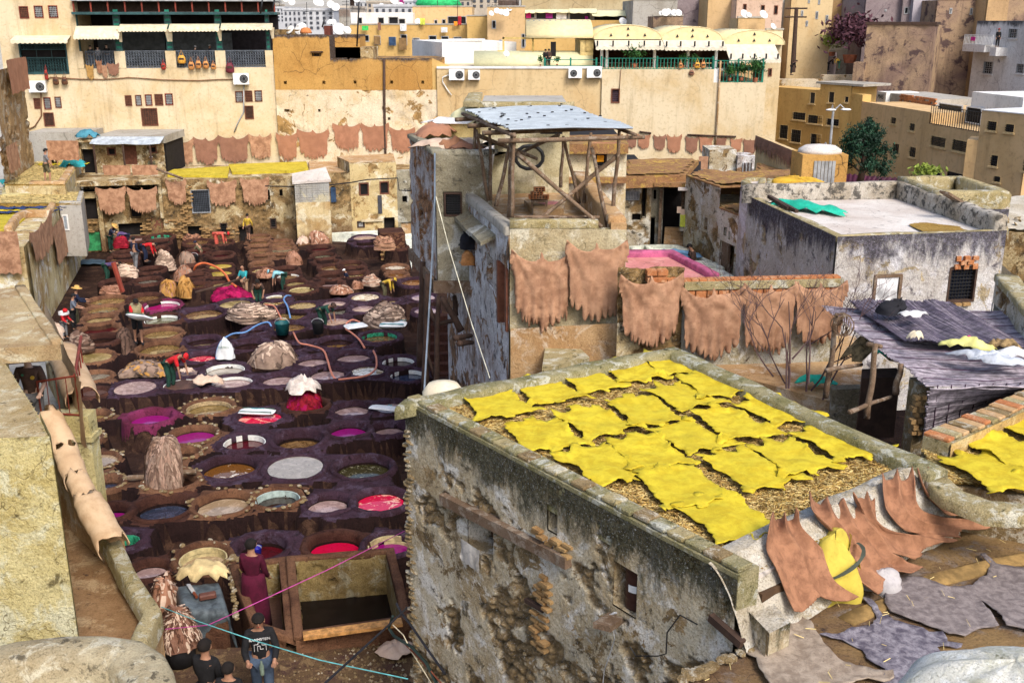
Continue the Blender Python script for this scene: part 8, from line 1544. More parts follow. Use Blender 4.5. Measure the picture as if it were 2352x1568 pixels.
rbp=Pl(7.0,q(7,1590,310),q(7,2400,290),q(7,2500,600),q(7,1900,560));J=MB();J.pz(rbp,3,6.95);rbh=J.bd('ruined_house',olw);tag(rbh,'ruined stone edged roof at the right border','house');rlf(rbp,7.05,.12,pls('lime_rubble',(.62,.58,.5),(.44,.38,.28),dark=(.1,.08,.06),da_=.4,sc=2,bm=1,stk=0),rbh,'roof',.12,14)
for k in rng_(60):
 t=k/60;p=oz(q(7,1600+330*t+ru(-40,40),330+190*t+ru(-35,35)),7.1+.2*rnd.random())if k<42 else oz(q(7,1950+ru(0,380),470+ru(0,70)),7.1)
 o=bpy.data.objects.new('stone',stone_me);col.objects.link(o);o.parent=rbh;o.location=p;o.rotation_euler=(rnd.random(),rnd.random(),rnd.random()*6);s=ru(.1,.3);o.scale=(s,s*.8,s*.35)
a,b=oz(q(7,1660,255),7.9),oz(q(7,1950,435),7.3);J=MB();d_=(b-a).normalized();sd_=d_.cross(Vc((0,0,1))).normalized();J.box((a+b)/2,(b-a).length/2,.16,.03,(d_,sd_,sd_.cross(d_)));tag(J.bd('plank',wood),'broad grey plank leaning on the rubble of the ruined roof','plank')
J=MB();rr_=Pl(6.9,q(7,2190,600),q(7,2500,560),q(7,2500,950),q(7,2210,1050));FZ=Face(oy(q(7,2150,800),21),oy(q(7,2420,800),19));a=FZ.rect(7,2160,600,2420,1300);rgh(FZ,a[0],a[1],3,7.2,.07,limewash,.06,(),None,'side_house',ex=.4,seed=113);tag(bpy.data.objects['side_house'],'cream and brick patched house wall at the right border','house')
FY=Face(oy(q(7,2075,1250),18.2),oy(q(7,2420,1300),15.5));hY_=[FY.rect(7,2075,1235,2170,1450)];zY=FY.rect(7,2120,1045,2200,1300)[3];yh=emp('lean_to',FY.pt(1,4),'low mouldy house with an open dark door at the right border','house');rgh(FY,0,FY.L,3,zY,.06,oldwhite,.06,hY_,yh,'wall',ex=.42,seed=114);J=MB();J.fb_(FY,0,FY.L,3,zY-.03,-3,-.31);J.bd('dark_room',bkh,yh)
J=MB();h=hY_[0];J.fb_(FY,h[0],h[1],h[2],h[3],-.25,-.2);J.bd('door',M('door_teal_dark',(.015,.05,.05),.7),yh);ppt([FY.pt(0,0,.05),FY.pt(FY.L,0,.05)],zY-.03,.1,.4,cpg,yh)
for(pts,z,l)in((((-20,150),(140,155),(90,270),(-80,190)),6.9,'small white roof beside the mauve wall'),(((145,160),(490,190),(740,240),(700,265),(130,272)),6.7,'white screed roof where a yellow heap lies')):flr('low_house',Pl(z,*[q(7,*p)for p in pts]),z,2,wrf,l,'house',wmat=mauvewall,rim=.12,rimw=.2)
P=oz(q(7,625,195),6.7);Rt=emp('oven_hut',P,'small yellow domed hut with a grey wooden door','hut');J=MB();J.bb(P.x-.75,P.x+.75,P.y,P.y+1.4,6.5,7.7);J.bd('wall',ochre_mud,Rt);J=MB();J.lathe((P.x,P.y+.7,7.7),[(.85,-.02),(.83,.1),(.6,.22),(.1,.27)],16,0,.85,.8);J.bd('roof',wrf,Rt,True)
for k in rng_(6):J=MB();J.bb(P.x-.36+k*.12,P.x-.26+k*.12,P.y-.04,P.y-.005,6.72,7.5);J.bd('plank',grm,Rt)
pil('straw_heap',oz(q(7,410,265),6.75),1.0,.5,.5,[M('heap_mustard',(.5,.3,.03),.9)],'mustard yellow heap on the white screed roof','fold',44,nstrip=6,cat='heap',group=None)
flr('low_house',Pl(6.5,q(7,740,255),q(7,860,230),q(7,1010,205),q(7,1210,238),q(7,1220,262)),6.5,3,M('grey_tin',(.42,.44,.46),.5),'pale grey tin roof between tree and white roof','roof')
# straw roofed building in front
zr=6.8
KL,KB,KR,KF=oz((934,916),6.95),oz((1548,797),6.95),oz((2178,1082),6.95),oz((1700,1318),6.95)
nb=emp('straw_roofed_house',(1.5,12,0),'weathered masonry building in front, its flat roof bedded with straw','house')
J=MB();J.pz([xy(KL),xy(KF),xy(KR),xy(KB)],1,zr-.3);
pr=[xy(KL),xy(KB),xy(KR),xy(KF)];c0=Vc((sum(p[0]for p in pr)/4,sum(p[1]for p in pr)/4));PI_=[tuple(Vc(p)+(c0-Vc(p)).normalized()*.12)for p in pr];w2=(Vc(pr[1])-Vc(pr[2])).normalized()*.36;PS_=[PI_[0],PI_[1],tuple(Vc(PI_[2])+w2),tuple(Vc(PI_[3])+w2)]
J=MB();J.pz(PI_,zr-.2,zr-.06);J.bd('roof_slab',wrf,nb)
rlf(PI_,zr-.02,.05,strawmat,nb,'straw_bed',.02,21)
FN=Face(KL,KF)
hn=[FN.rect(14,985,560,1190,950),FN.rect(14,428,60,512,270),FN.rect(13,1880,90,2095,450)]
def exm(U,Z):
 return .15*np.clip((6.2-Z)/1.6,0,1)*np.clip((U-1.0)/3,0,1)-.12*np.clip((Z-6.1)/.5,0,1)
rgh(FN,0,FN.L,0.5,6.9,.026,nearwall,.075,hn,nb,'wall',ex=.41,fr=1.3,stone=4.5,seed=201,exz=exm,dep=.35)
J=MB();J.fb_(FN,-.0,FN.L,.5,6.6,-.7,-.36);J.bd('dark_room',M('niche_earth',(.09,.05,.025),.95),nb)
FNb=Face(KL,KB);FNb.n=-FNb.n if FNb.n.x>0 or FNb.n.y<0 else FNb.n
J=MB();J.fb_(FNb,.05,FNb.L,.5,6.75,-.3,0.0);J.bd('side_wall',snm,nb)
for j in rng_(150):
 if j<56:u=ru(-.03,.12);z=6.5-j*.075;sx=ru(.1,.2);szz=ru(.025,.045);d=.02
 else:u=ru(2.6,FN.L-.2);z=ru(3.2,5.6-.25*(u-2.6));sx=ru(.06,.17);szz=sx*ru(.5,.8);d=-.02
 if any(h[0]-.1<u<h[1]+.1 and h[2]-.1<z<h[3]+.1 for h in hn):continue
 o=bpy.data.objects.new('stone',stone_me);col.objects.link(o);o.parent=nb;o.location=FN.pt(u,z,d)-nb.location;o.rotation_euler=(ru(-.2,.2),ru(-.2,.2),math.atan2(FN.u.y,FN.u.x));o.scale=(sx*1.1,.13,szz*1.6)
for r in((700,230,790,330),):pass
for(n,r)in((14,(330,290,620,420)),(14,(360,640,470,900)),(14,(330,950,420,1250))):bks(FN,n,r,nb,sx=.17,sz=.055,prob=.8,d=.04,me=None)
J=MB()
for(n0,a,n1,b,w)in((13,(1690,-25),14,(630,520),.09),(14,(1840,980),14,(2110,1215),.05),(14,(255,840),14,(410,930),.035)):
 u0,z0=FN.uz(q(n0,*a));u1,z1=FN.uz(q(n1,*b));p0,p1=FN.pt(u0,z0,.06),FN.pt(u1,z1,.06);d_=(p1-p0).normalized();up_v=FN.n.cross(d_);J=MB();J.box((p0+p1)/2,(p1-p0).length/2,w*.8,w*.8,(d_,FN.n,up_v));J.bd('timber',dkw if w<.09 else wood,nb)
u0,z0=FN.uz(q(14,1000,1000));p0=FN.pt(u0,z0,0);p1=oy(q(14,870,1090),p0.y-.45);J=MB();d_=(p1-p0).normalized();J.box((p0+p1)/2,(p1-p0).length/2,.1,.035,(d_,d_.cross(Vc((0,0,1))).normalized(),Vc((0,0,1))));J.bd('plank_stub',wood,nb)
J=MB();J.tube([p0.lerp(p1,.1)+Vc((.1*cs_(t*1.3),0,.07*sn(t*1.3)))for t in rng_(16)],.008,4);J.bd('wire_wrap',grm,nb)
J=MB();pts=[FN.pt(u0+.05,z0,.12)]+[FN.hit(q(14,x,y))+FN.n*.12 for x,y in((1050,1150),(1010,1280),(960,1420),(945,1560))];J.tube(pts,.007,4);J.bd('wire',grm,nb)
J=MB();J.tube([FN.hit(q(14,x,y))+FN.n*.12 for x,y in((1180,1220),(1230,1300),(1420,1300),(1490,1280),(1500,1100),(1610,950),(1760,1030))],.008,4);J.bd('wire',bkm,nb)
h=hn[0];c=FN.pt((h[0]+h[1])/2,h[2],-.18);Rt=emp('barrel',c,'dark brown ribbed steel barrel standing in the broken window niche','barrel')
Hb=(h[3]-h[2])*.93;rb=(h[1]-h[0])*.42;J=MB();prof=[(rb*.97,0)]
for k in rng_(5):z=Hb*(k+.5)/5;prof+=[(rb*.97,z-.03),(rb*1.03,z),(rb*.97,z+.03)]
prof+=[(rb*.97,Hb),(rb*.85,Hb+.001)];J.lathe(c,prof,24);J.bd('drum',M('barrel_brown',(.05,.02,.015),.4),Rt,True)
J=MB();
for k in rng_(4):
 w=R(218+k*9);w2=R(227+k*9);P_=[c+Vc((rb*1.04*cs_(a),rb*1.04*sn(a),z))for a,z in((w,Hb*.45),(w2,Hb*.45),(w2,Hb*.62),(w,Hb*.62))];J.add(P_,[(0,1,2,3)])
J.bd('paper_label',wpt,Rt)
u0,z0=FN.uz(q(13,1960,430));o=hgh('rag',FN,(13,1865,360,2020,545),M('rag_grey',(.4,.37,.33),.9,var=.4),'grey rag hanging out of the left niche of the front building',seed=12,kind='sheet',d=.1,res=.04,group=None);o['category']='rag'
rimp=pls('rim_moss',(.4,.35,.2),(.22,.2,.08),dark=(.04,.045,.015),light=(.6,.6,.52),sa_=.6,da_=.5,sc=4,bm=1,stk=0)
ppt([KR,KB,KL],zr+.02,.16,.3,rimp,nb,name='parapet',res=.1)
def slab_row(a,b,n,w,h,z,mats,parent,nm='coping_brick',off=0,jit=.012,gap=.01,inside=1):
 t=Vc((b.x-a.x,b.y-a.y,0));L=t.length;t.normalize();s=Vc((-t.y,t.x,0))*inside
 for i in rng_(n):
  l=L/n;J=MB();c_=Vc((a.x,a.y,z))+t*(l*(i+.5))+s*(w/2+off+ru(-jit,jit))+Vc((0,0,ru(-jit,jit)))
  aa=ru(-.03,.03);t2=(t*cs_(aa)+s*sn(aa));J.box(c_,l/2-gap,w/2,h/2,(t2,Vc((0,0,1)).cross(t2),Vc((0,0,1))));o=J.bd(nm,mats[i%len(mats)],parent);bv=o.modifiers.new('b','BEVEL');bv.width=.012
slab_row(KL,KF,24,.2,.055,zr+.17,[cpg,rimp,snm,rimp],nb,inside=1)
J=MB();tt=FN;J.fb_(FN,0.02,FN.L,zr-.3,zr+.14,-.28,.02);J.bd('rim_wall',rimp,nb)
dRt=Vc((KR.x-KF.x,KR.y-KF.y,0)).normalized();dRn=Vc((dRt.y,-dRt.x,0));dRk=KF.x*dRn.x+KF.y*dRn.y;dRL=(KR-KF).length
U,W_=np.meshgrid(np.linspace(-.05,dRL+.1,90),np.linspace(0,1,16));DD=-.32+.5*W_+.1*(fbm(U*2,W_*2,0,61,4)-.5);ZZ=6.94-.74*W_**1.5+.1*(fbm(U*2.5,W_*3,4,62,4)-.5)
I=np.arange(U.size).reshape(U.shape);npmesh('rim_slope',np.stack([(KF.x+dRt.x*U+dRn.x*DD).ravel(),(KF.y+dRt.y*U+dRn.y*DD).ravel(),ZZ.ravel()],1),np.stack([I[:-1,:-1].ravel(),I[:-1,1:].ravel(),I[1:,1:].ravel(),I[1:,:-1].ravel()],1),pls('rim_white_lump',(.6,.55,.46),(.4,.33,.22),dark=(.06,.05,.03),light=(.68,.66,.6),da_=.35,sc=3,bm=1,stk=0),nb)
KFi,KRi=KF-dRn*.3,KR-dRn*.3
ppt([KFi,KRi],zr-.04,.15,.22,pls('rim_white_lump',(.62,.57,.48),(.42,.35,.24),dark=(.06,.05,.03),light=(.7,.68,.62),da_=.35,sc=3,bm=1,stk=0),nb,name='parapet',res=.1,seed=7)
stw('straw',inp(PS_),min(p[0]for p in PI_),max(p[0]for p in PI_),min(p[1]for p in PI_),max(p[1]for p in PI_),zr-.005,42000,STRAW[0],None,L=.075,w=.003)
stw('straw',inp(PS_),min(p[0]for p in PI_),max(p[0]for p in PI_),min(p[1]for p in PI_),max(p[1]for p in PI_),zr+.0,26000,STRAW[1],None,L=.07,w=.0028,seed=4)
stw('straw',inp(PS_),min(p[0]for p in PI_),max(p[0]for p in PI_),min(p[1]for p in PI_),max(p[1]for p in PI_),zr-.0,26000,STRAW[2],None,L=.07,w=.004,seed=5)
SK=[(9,2110,705,'at the left corner'),(10,395,590,'second from the left corner along the back rim'),(10,770,505,'third along the back rim'),(10,1130,415,'fourth along the back rim'),(10,1440,345,'at the far corner of the roof, neck up'),(10,380,975,'beside the left brick coping, second row'),(10,820,860,'in the second row, between coping and roof middle'),(10,1235,765,'in the middle of the second row'),(10,1560,640,'in the second row below the far corner'),(10,1840,540,'end of the second row by the mossy rim'),(10,880,1225,'third row, beside the brick coping'),(10,1260,1115,'third row, next inward from the coping'),(10,1620,985,'exact middle of the roof'),(10,2000,880,'third row, right of the roof middle'),(11,230,760,'third row, against the mossy rim'),(10,1560,1420,'fourth row, near the front coping'),(10,2130,1265,'fourth row, in the front half'),(11,350,1165,'fourth row, large one toward the white rim'),(11,760,1040,'rightmost, by the mossy rim'),(14,1960,190,'nearest the front corner, partly over the rim')]
ax_=math.atan2((KB-KL).y,(KB-KL).x);skang=math.atan2((KL-KF).y,(KL-KF).x)-.25
for i,(n,x,y,l)in enm_(SK):
 c=oz(q(n,x,y),zr+.03);spk('yellow_skin',c,.96*(1+.06*sn(i*2.1)),.89*(1+.06*cs_(i*1.3)),skang+.14*sn(i*3.3),HY,'bright yellow skin '+l,'bright yellow skins drying on the front roof',seed=400+i,res=.06,curl=.8)
KR2=oz(q(11,1480,965),6.95);KE=oz(q(11,2700,440),6.95);
NB=[KR2,KE,Vc((KE.x,KE.y-6,0)),oz(q(11,1860,1360),6.8),oz(q(11,1765,1230),6.8)]
n2_=emp('straw_roofed_house',(6.5,11,0),'neighbouring straw roof with three yellow skins at the right border','house');P=[xy(KR2),xy(KE),(KE.x+.5,KE.y-5),xy(oz(q(15,2600,40),6.7)),xy(oz(q(11,1850,1400),6.7)),xy(KR)]
J=MB();J.pz(P,1,zr-.08);J.bd('wall',snm,n2_);rlf(P,zr-.04,.05,strawmat,n2_,'straw_bed',.02,22)
slab_row(KR2,KE,22,.34,.05,zr+.21,[bkt,cpg,tnt,snm,tnt],n2_,'coping_tile',inside=-1);
FK=Face(KR2,KE);FK.n=-FK.n if FK.n.y>0 else FK.n;rgh(FK,0,FK.L,5.4,zr+.19,.05,pls('ochre_rim',(.58,.4,.16),(.42,.27,.1),light=(.62,.52,.3),sc=2,bm=.8),.04,(),n2_,'rim_wall',ex=.3,seed=215,d=.36);J=MB();J.fb_(FK,0,FK.L,5.3,zr+.18,.0,.34);J.bd('rim_core',cpg,n2_)
for s,m,n in((8,STRAW[0],22000),(9,STRAW[1],14000),(10,STRAW[2],12000)):stw('straw',inp(P),min(p[0]for p in P),max(p[0]for p in P),min(p[1]for p in P),max(p[1]for p in P),zr-.02,n,m,None,L=.075,w=.0035,seed=s)
for i,(x,y,l)in enm_(((2080,1290,'bright yellow skin nearest on the neighbouring roof'),(2230,1110,'bright yellow skin in the middle on the neighbouring roof'),(2400,920,'bright yellow skin furthest on the neighbouring roof'))):spk('yellow_skin',oz(q(11,x,y),zr+.01),1.0,.9,skang-.1+.1*i,HY,l,'yellow skins on the neighbouring roof',seed=440+i,res=.07)
J=MB();ee=[oz(q(11,1840,1400),zr+.12),oz(q(11,2060,1500),zr+.1),oz(q(11,2500,1520),zr+.1)];ppt([ee[2],ee[1],ee[0],KR],zr-.05,.14,.3,cpg,n2_,name='kerb',res=.12)
zt_=6.15
TP=Pl(zt_,q(14,1450,1600),q(14,2010,1290),q(15,150,1060),q(15,350,1030),q(15,60,640),q(11,1000,1480),q(15,1130,150),q(15,2000,60),q(15,3000,0),q(15,3000,2600),q(14,1200,2600));gt=emp('hide_terrace',(TP[0][0],TP[0][1],1),'brown and ochre terrace floor in the bottom right corner under grey hides','terrace')
J=MB();J.pz(TP,1,zt_-.06);J.bd('wall',snm,gt)
def tz(X,Y):return .25*np.clip(np.asarray(Y)-9.2,0,2)*0
rlf(TP,zt_,.045,pls('terrace_floor_ochre',(.22,.14,.06),(.11,.065,.04),dark=(.03,.02,.02),light=(.2,.17,.15),sa_=.55,da_=.35,sc=1.8,bm=.7,stk=0,crk=.9),gt,'floor',.03,31)
ppt([oz(q(15,2900,180),6.4),oz(q(15,1500,490),6.4),oz(q(15,1370,640),6.3),oz(q(15,760,900),6.3)],zt_-.02,.05,.2,M('kerb_ochre',(.27,.17,.06),.9,var=.4),gt,name='kerb',res=.1)
P=Pl(6.5,q(14,1950,735),q(14,2150,640),q(15,350,1015),q(15,170,1110));J=MB();J.pz(P,3,6.46,0,1);J.bd('low_wall',[nearwall,bpy.data.materials['rim_white_lump']],nb)
wq=[oz(q(14,1950,735),6.5),oz(q(15,170,1110),6.5)];FG=Face(wq[0],wq[1]);rgh(FG,0,FG.L,3.5,6.5,.04,nearwall,.08,(),nb,'wall',ex=.4,seed=222)
stw('straw',inp(Pl(6.2,q(15,0,680),q(15,150,600),q(15,900,760),q(15,700,860),q(15,300,920))),-5,12,5,16,6.2,5000,STRAW[0],None,L=.1,w=.004,seed=12)
stw('straw',inp(TP),0,12,4,14,6.2,500,STRAW[1],None,L=.09,w=.003,seed=13)
for i in rng_(16):
 o=bpy.data.objects.new('stone',stone_me);col.objects.link(o);o.parent=gt;o.location=oz(q(14,1560+55*i+ru(-10,10),1540-26*i+ru(-20,20)),6.2)-gt.location;s=ru(.08,.16);o.scale=(s*1.4,s,s*.5);o.rotation_euler=(ru(-.2,.2),0,rnd.random()*6)
def osk(name,pts,z,mat,label,seed,res=.06,cat='skin',group=None,zf=None,thick=.012,fold=.03,jit=.012):
 """a skin whose outline was measured; it lies over z or over the ground zf(x, y)"""
 rg=random.Random(seed);P=[(p.x,p.y)for p in pts];P=subdiv(P,.05,jit,rg);A_=np.array(P);s=seed*1.9
 def fm(x,y):
  de=float(np.min(np.hypot(A_[:,0]-x,A_[:,1]-y)));b=zf(x,y)if zf else z
  return(x,y,b+.012+fold*(float(fbm(x*3+s,y*3,0,seed,3))-.3)+fold*.8*math.exp(-de/.04)*float(vno(x*6+s,y*6,2)))
 o=sheet(name,P,res,fm,mat,None,rg,thick);return tag(o,label,cat,group)
G=lambda n,pts,z:[oz(q(n,*p),z)for p in pts]
g1=[oz(q(15,*p),zt_)for p in((940,870),(1040,880),(1100,960),(1130,1010),(1180,1000),(1230,1060),(1420,1100),(1530,1160),(1640,1160),(1690,1240),(1820,1250),(1770,1290),(1710,1290),(1600,1290),(1660,1380),(1560,1480),(1480,1567),(1440,1640),(1120,1640),(1150,1480),(1010,1400),(960,1300),(900,1270),(800,1220),(600,1190),(640,1170),(800,1160),(900,1120),(1040,1090),(1090,1030),(1030,940))]
osk('grey_skin',g1,zt_,HG,'violet grey hairy skin with long thin legs in the middle of the bottom right terrace',501,fold=.05)
g2=[oz(q(15,*p),zt_+.01)for p in((1200,720),(1350,680),(1500,700),(1700,780),(1900,750),(2040,640),(2050,570),(1960,500),(2000,490),(2100,570),(2300,600),(2500,580),(2700,700),(2700,1100),(2500,1160),(2200,1110),(2100,980),(1980,890),(1960,880),(2040,980),(2130,1100),(1990,1100),(1840,1180),(1700,1170),(1600,1130),(1400,1060),(1250,1010),(1200,980),(1140,900),(1150,800))]
osk('grey_skin',g2,zt_+.01,lth('hide_brown_grey',(.1,.08,.08),(.28,.24,.23),5,.6,spots=1),'large brownish grey skin below the brown hides, tail pointing up',502,fold=.05)
g3=[oz(q(15,*p),zt_+.015)for p in((-60,1240),(50,1240),(100,1310),(200,1270),(230,1180),(330,1100),(420,1030),(520,1080),(590,1200),(640,1290),(760,1390),(900,1450),(1060,1480),(1220,1500),(1230,1560),(1150,1590),(1000,1560),(700,1640),(200,1660),(130,1540),(60,1440),(40,1380),(-40,1340))]
osk('grey_skin',g3,zt_+.02,lth('hide_buff_grey',(.2,.15,.11),(.38,.31,.24),4.0,.6,spots=.9),'pale buff grey skin over the corner stones of the bottom terrace',503,fold=.05)
def ztop(x,y):
 return zt_
def drz(p):
 def hug(z):a=oz((p[0],p[1]),z);d=a.x*dRn.x+a.y*dRn.y-dRk;return 7.03 if d<-.25 else(zt_+.08 if d>.3 else 7.03-(.8*(d+.25)/.55))
 z=7.03
 while z>zt_+.05 and hug(z)<z:z-=.02
 return z
def drape(name,Lp,Rp,label,seed,nf=5,mat=H4):
 """a hide laid over the rim: left and right edges given from the rim (height 1) to the terrace (height 0), folds fanning out"""
 rg=random.Random(seed);f3=lambda p:oz(q(p[0],p[1],p[2]),max(drz(q(p[0],p[1],p[2])),zt_+.04+.5*p[3]*(p[3]<.9)))
 def at_(P,v):
  x=min(max(v,0),.9999)*(len(P)-1);i=int(x);t=x-i;p=[P[max(i-1,0)],P[i],P[i+1],P[min(i+2,len(P)-1)]]
  r=.5*((2*p[1])+(p[2]-p[0])*t+(2*p[0]-5*p[1]+4*p[2]-p[3])*t*t+(3*p[1]-p[0]-3*p[2]+p[3])*t**3)
  return r+(P[0]-P[1]).normalized()*(-v)*1.0 if v<0 else r
 A_,B_=[f3(p)for p in Lp],[f3(p)for p in Rp];nu,nv=44,40;vs=[];ph=rg.uniform(0,6);te=[rg.uniform(.01,.07)for _ in rng_(nf+1)]
 for i in rng_(nu+1):
  u=i/nu;tv=te[min(nf,int(u*nf+.5))]*abs(cs_(math.pi*u*nf))**.7;ve=1-.13*sn(math.pi*u)**2+.02*rg.random()
  for j in rng_(nv+1):
   v=-tv*.9+(ve+tv*.9)*j/nv;a,b=at_(A_,v),at_(B_,v);e=.025*(float(vno(v*9+seed,u*2))-.5)
   p=a.lerp(b,min(1,max(0,u+e)));am=.055*math.exp(-max(v,0)*1.6)+.012;h=am*(1-2*abs(sn(math.pi*u*nf*.5+.4*sn(v*3+ph))))+.035*(float(fbm(u*5+seed,v*3,0,seed,3))-.5)+.05*math.exp(-min(u,1-u)/.05)*(float(vno(v*6,u*3,seed))-.3)
   p=p+Vc((0,-.25*h,max(-.05,h+.06)));p.z=max(p.z,zt_+.03);vs.append(p)
 J=MB();J.add(vs,[(i*(nv+1)+j,i*(nv+1)+j+1,(i+1)*(nv+1)+j+1,(i+1)*(nv+1)+j)for i in rng_(nu)for j in rng_(nv)]);o=J.bd(name,mat,None,True);o.modifiers.new('t','SOLIDIFY').thickness=.012;return tag(o,label,'hide','brown hides draped from the rim')
drape('hide',[(15,190,190,1),(15,150,330,.88),(15,135,470,.72),(15,205,620,.45),(15,300,850,.1),(15,370,1025,0)],[(15,400,200,1),(15,440,290,.85),(15,590,450,.5),(15,650,600,.3),(15,740,790,.06),(15,930,880,0)],'brown hide nearest the front corner, its tail ending on the terrace',61,4)
drape('hide',[(15,490,20,1),(15,540,170,.9),(15,720,350,.62),(15,870,560,.3),(15,890,700,.1),(15,1080,850,0)],[(15,940,120,1),(15,1030,290,.62),(15,1150,440,.3),(15,1240,540,.1),(15,1350,575,0),(15,1480,610,0)],'long brown hide crossing the yellow sack, second from the front corner',62,6)
drape('hide',[(15,880,40,1),(15,960,180,.8),(15,1060,310,.5),(15,1210,500,.1),(15,1400,560,0)],[(15,1065,20,1),(15,1110,250,.65),(15,1250,330,.35),(15,1500,330,.1),(15,1780,380,0)],'brown hide with its leg pointing right, third from the front corner',63,3)
drape('hide',[(11,1130,1350,1),(15,1150,140,.8),(15,1300,300,.4),(15,1450,340,.15),(15,1750,375,0)],[(11,1385,1330,1),(15,1420,90,.75),(15,1600,200,.35),(15,1850,220,.1),(15,2110,260,0)],'brown hide with deep folds at the rim, fourth from the front corner',64,4)
drape('hide',[(11,1430,1310,1),(11,1490,1480,.78),(15,1600,130,.5),(15,1750,190,.2),(15,2060,200,0)],[(11,1620,1300,1),(11,1700,1450,.75),(15,1900,20,.4),(15,2100,40,.2),(15,2330,58,0)],'brown hide furthest from the front corner with a pointed end',65,4)
def sack(name,c,rx,ry,h,mats,label,seed,ang=0,group=None):
 return pil(name,c,rx,ry,h,mats,label,'fold',seed,ang=ang,nstrip=4,cat='sack',group=group)
c=oz(q(15,700,600),zt_+.28);sack('yellow_sack',(c.x,c.y,zt_),.29,.26,.66,[M('sack_yellow',(.5,.4,.06),.8,var=.12)],'big bulging yellow sack between the brown hides',8)
J=MB();pts=[Vc((c.x+.3*cs_(t),c.y+.27*sn(t),zt_+.33+.22*sn((t+1.8)*.8)))for t in np.linspace(-1.9,.4,12)];srp(J,pts,.04,[Vc((0,-.3,1))]*12,rnd,0,1);J.bd('dark_band',M('band_grey_green',(.06,.07,.05),.8),bpy.data.objects['yellow_sack'])
c=oz(q(15,1130,680),zt_+.1);sack('plastic_sack',(c.x,c.y,zt_),.22,.16,.22,[M('sack_white_pink',(.34,.32,.32),.6),M('sack_pink',(.6,.25,.35),.6)],'small white sack with a pink edge under the long brown hide',9)
c=oz(q(15,2250,1500),8.9);Rt=emp('boulder_top',c,'pale lichen covered rough wall top very close at the bottom right corner','wall');n,m=40,14;vs=[]
for j in rng_(m+1):
 for i in rng_(n):
  t=6.283*i/n;ph=math.pi/2*j/m;k=1+.25*(float(fbm(cs_(t)*2,sn(t)*2,ph,5,4))-.5);vs.append(Vc((c.x+.62*cs_(ph)**.8*cs_(t)*k,c.y+.42*cs_(ph)**.8*sn(t)*k,c.z-.35+.42*sn(ph)*k)))
J=MB();J.add(vs,[(j*n+i,j*n+(i+1)%n,(j+1)*n+(i+1)%n,(j+1)*n+i)for j in rng_(m)for i in rng_(n)]);J.bd('stone_top',pls('pale_lichen_stone',(.62,.62,.58),(.4,.4,.3),dark=(.1,.11,.05),light=(.72,.74,.72),da_=.4,sc=6,bm=.6,stk=0,crk=0),Rt,True)
J=MB();J.lathe((c.x,c.y,5),[(.6,0),(.6,c.z-5-.3)],16,0,1,.7);J.bd('stone_base',snm,Rt)
# reed canopy
rc_=emp('reed_canopy',(6,17,5.5),'sagging reed mat canopy on rough posts at the right, hanging down to a reed screen','canopy')
reed=M('reed_grey_violet',(.2,.17,.2),.7,var=.4,scale=9);reed2=M('reed_pale',(.34,.3,.34),.7,var=.4,scale=9)
S0,S1=oz(q(11,1520,520),7.15),oz(q(11,2500,500),7.15);S2,S3=oz(q(11,1500,945),6.3),oz(q(11,2400,545),6.3)
def reeds(A_,B_,C_,D_,n,r,mats,along,parent,name,nk=8,sag=.08,jit=.5,seed=1):
 """stalks laid side by side over the quad A-B (start edge) / D-C (end edge)"""
 rg=random.Random(seed);J=MB()
 for i in rng_(n):
  t=(i+rg.uniform(-.25,.25))/n;a=A_.lerp(B_,t)if along==0 else A_.lerp(D_,t);b=D_.lerp(C_,t)if along==0 else B_.lerp(C_,t);L=(b-a).length;ex=rg.uniform(0,jit)*.12;dv=(b-a).normalized()
  pts=[(a-dv*ex).lerp(b+dv*ex*.5,k/nk)-Vc((0,0,sag*sn(math.pi*k/nk)+.02*sn(t*21+k)))for k in rng_(nk+1)]
  J.tube(pts,r*rg.uniform(.8,1.2),4,rg.randrange(len(mats)),cap=False)
 o=J.bd(name,mats,parent,True);o['kind']='stuff';return o
Q0=oz(q(7,640,1225),7.05);Q1=oz(q(7,1750,1215),7.25);Q2=oz(q(7,2600,1567),7.15)
EL=oz(q(11,1540,510),7.15);ER=oz(q(11,2600,480),7.15)
reeds(Q0,EL,ER,Vc((ER.x+1.0,Q0.y+.6,7.3)),230,.012,[reed,reed2],1,rc_,'reed_mat',8,.10,seed=1)if False else None
reeds(Q0,oz(q(7,2700,1240),7.3),ER,EL,260,.013,[reed,reed2],1,rc_,'reed_mat',10,.08,seed=2)
reeds(oz(q(7,880,1195),7.2),oz(q(7,1760,1212),7.36),oz(q(7,2450,1567),7.3),oz(q(7,1330,1510),7.22),130,.016,[reed,M('reed_dark',(.1,.08,.11),.7,var=.4,scale=9)],0,rc_,'upper_reed_mat',8,.05,2.0,3)
reeds(Vc(EL)+Vc((0,-.02,-.05)),Vc(ER)+Vc((0,-.02,-.05)),S3,S2,56,.014,[reed2,reed],1,rc_,'reed_screen',10,0,seed=4)
J=MB()
for k in rng_(9):
 t=(k+.5)/9;a=EL.lerp(ER,t);b=S2.lerp(S3,t);J.tube([a+Vc((0,-.03,0)),b+Vc((0,-.03,0))],.008,4)
 a2=Q0.lerp(EL,t);b2=oz(q(7,2700,1240),7.3).lerp(ER,t);J.tube([a2+Vc((0,0,.02)),a2.lerp(b2,.5)+Vc((0,0,-.05)),b2+Vc((0,0,.02))],.006,4)
J.bd('binding_cord',M('cord_violet',(.06,.02,.05),.8),rc_)
for(n0,x0,y0,n1,x1,y1,Y,r)in((7,745,1290,11,650,620,15.6,.05),(11,1080,160,11,1000,795,13.6,.05),(11,1295,330,11,1240,590,14.5,.055)):pole(oy(q(n1,x1,y1),Y),oy(q(n0,x0,y0),Y),r,'post',rc_)
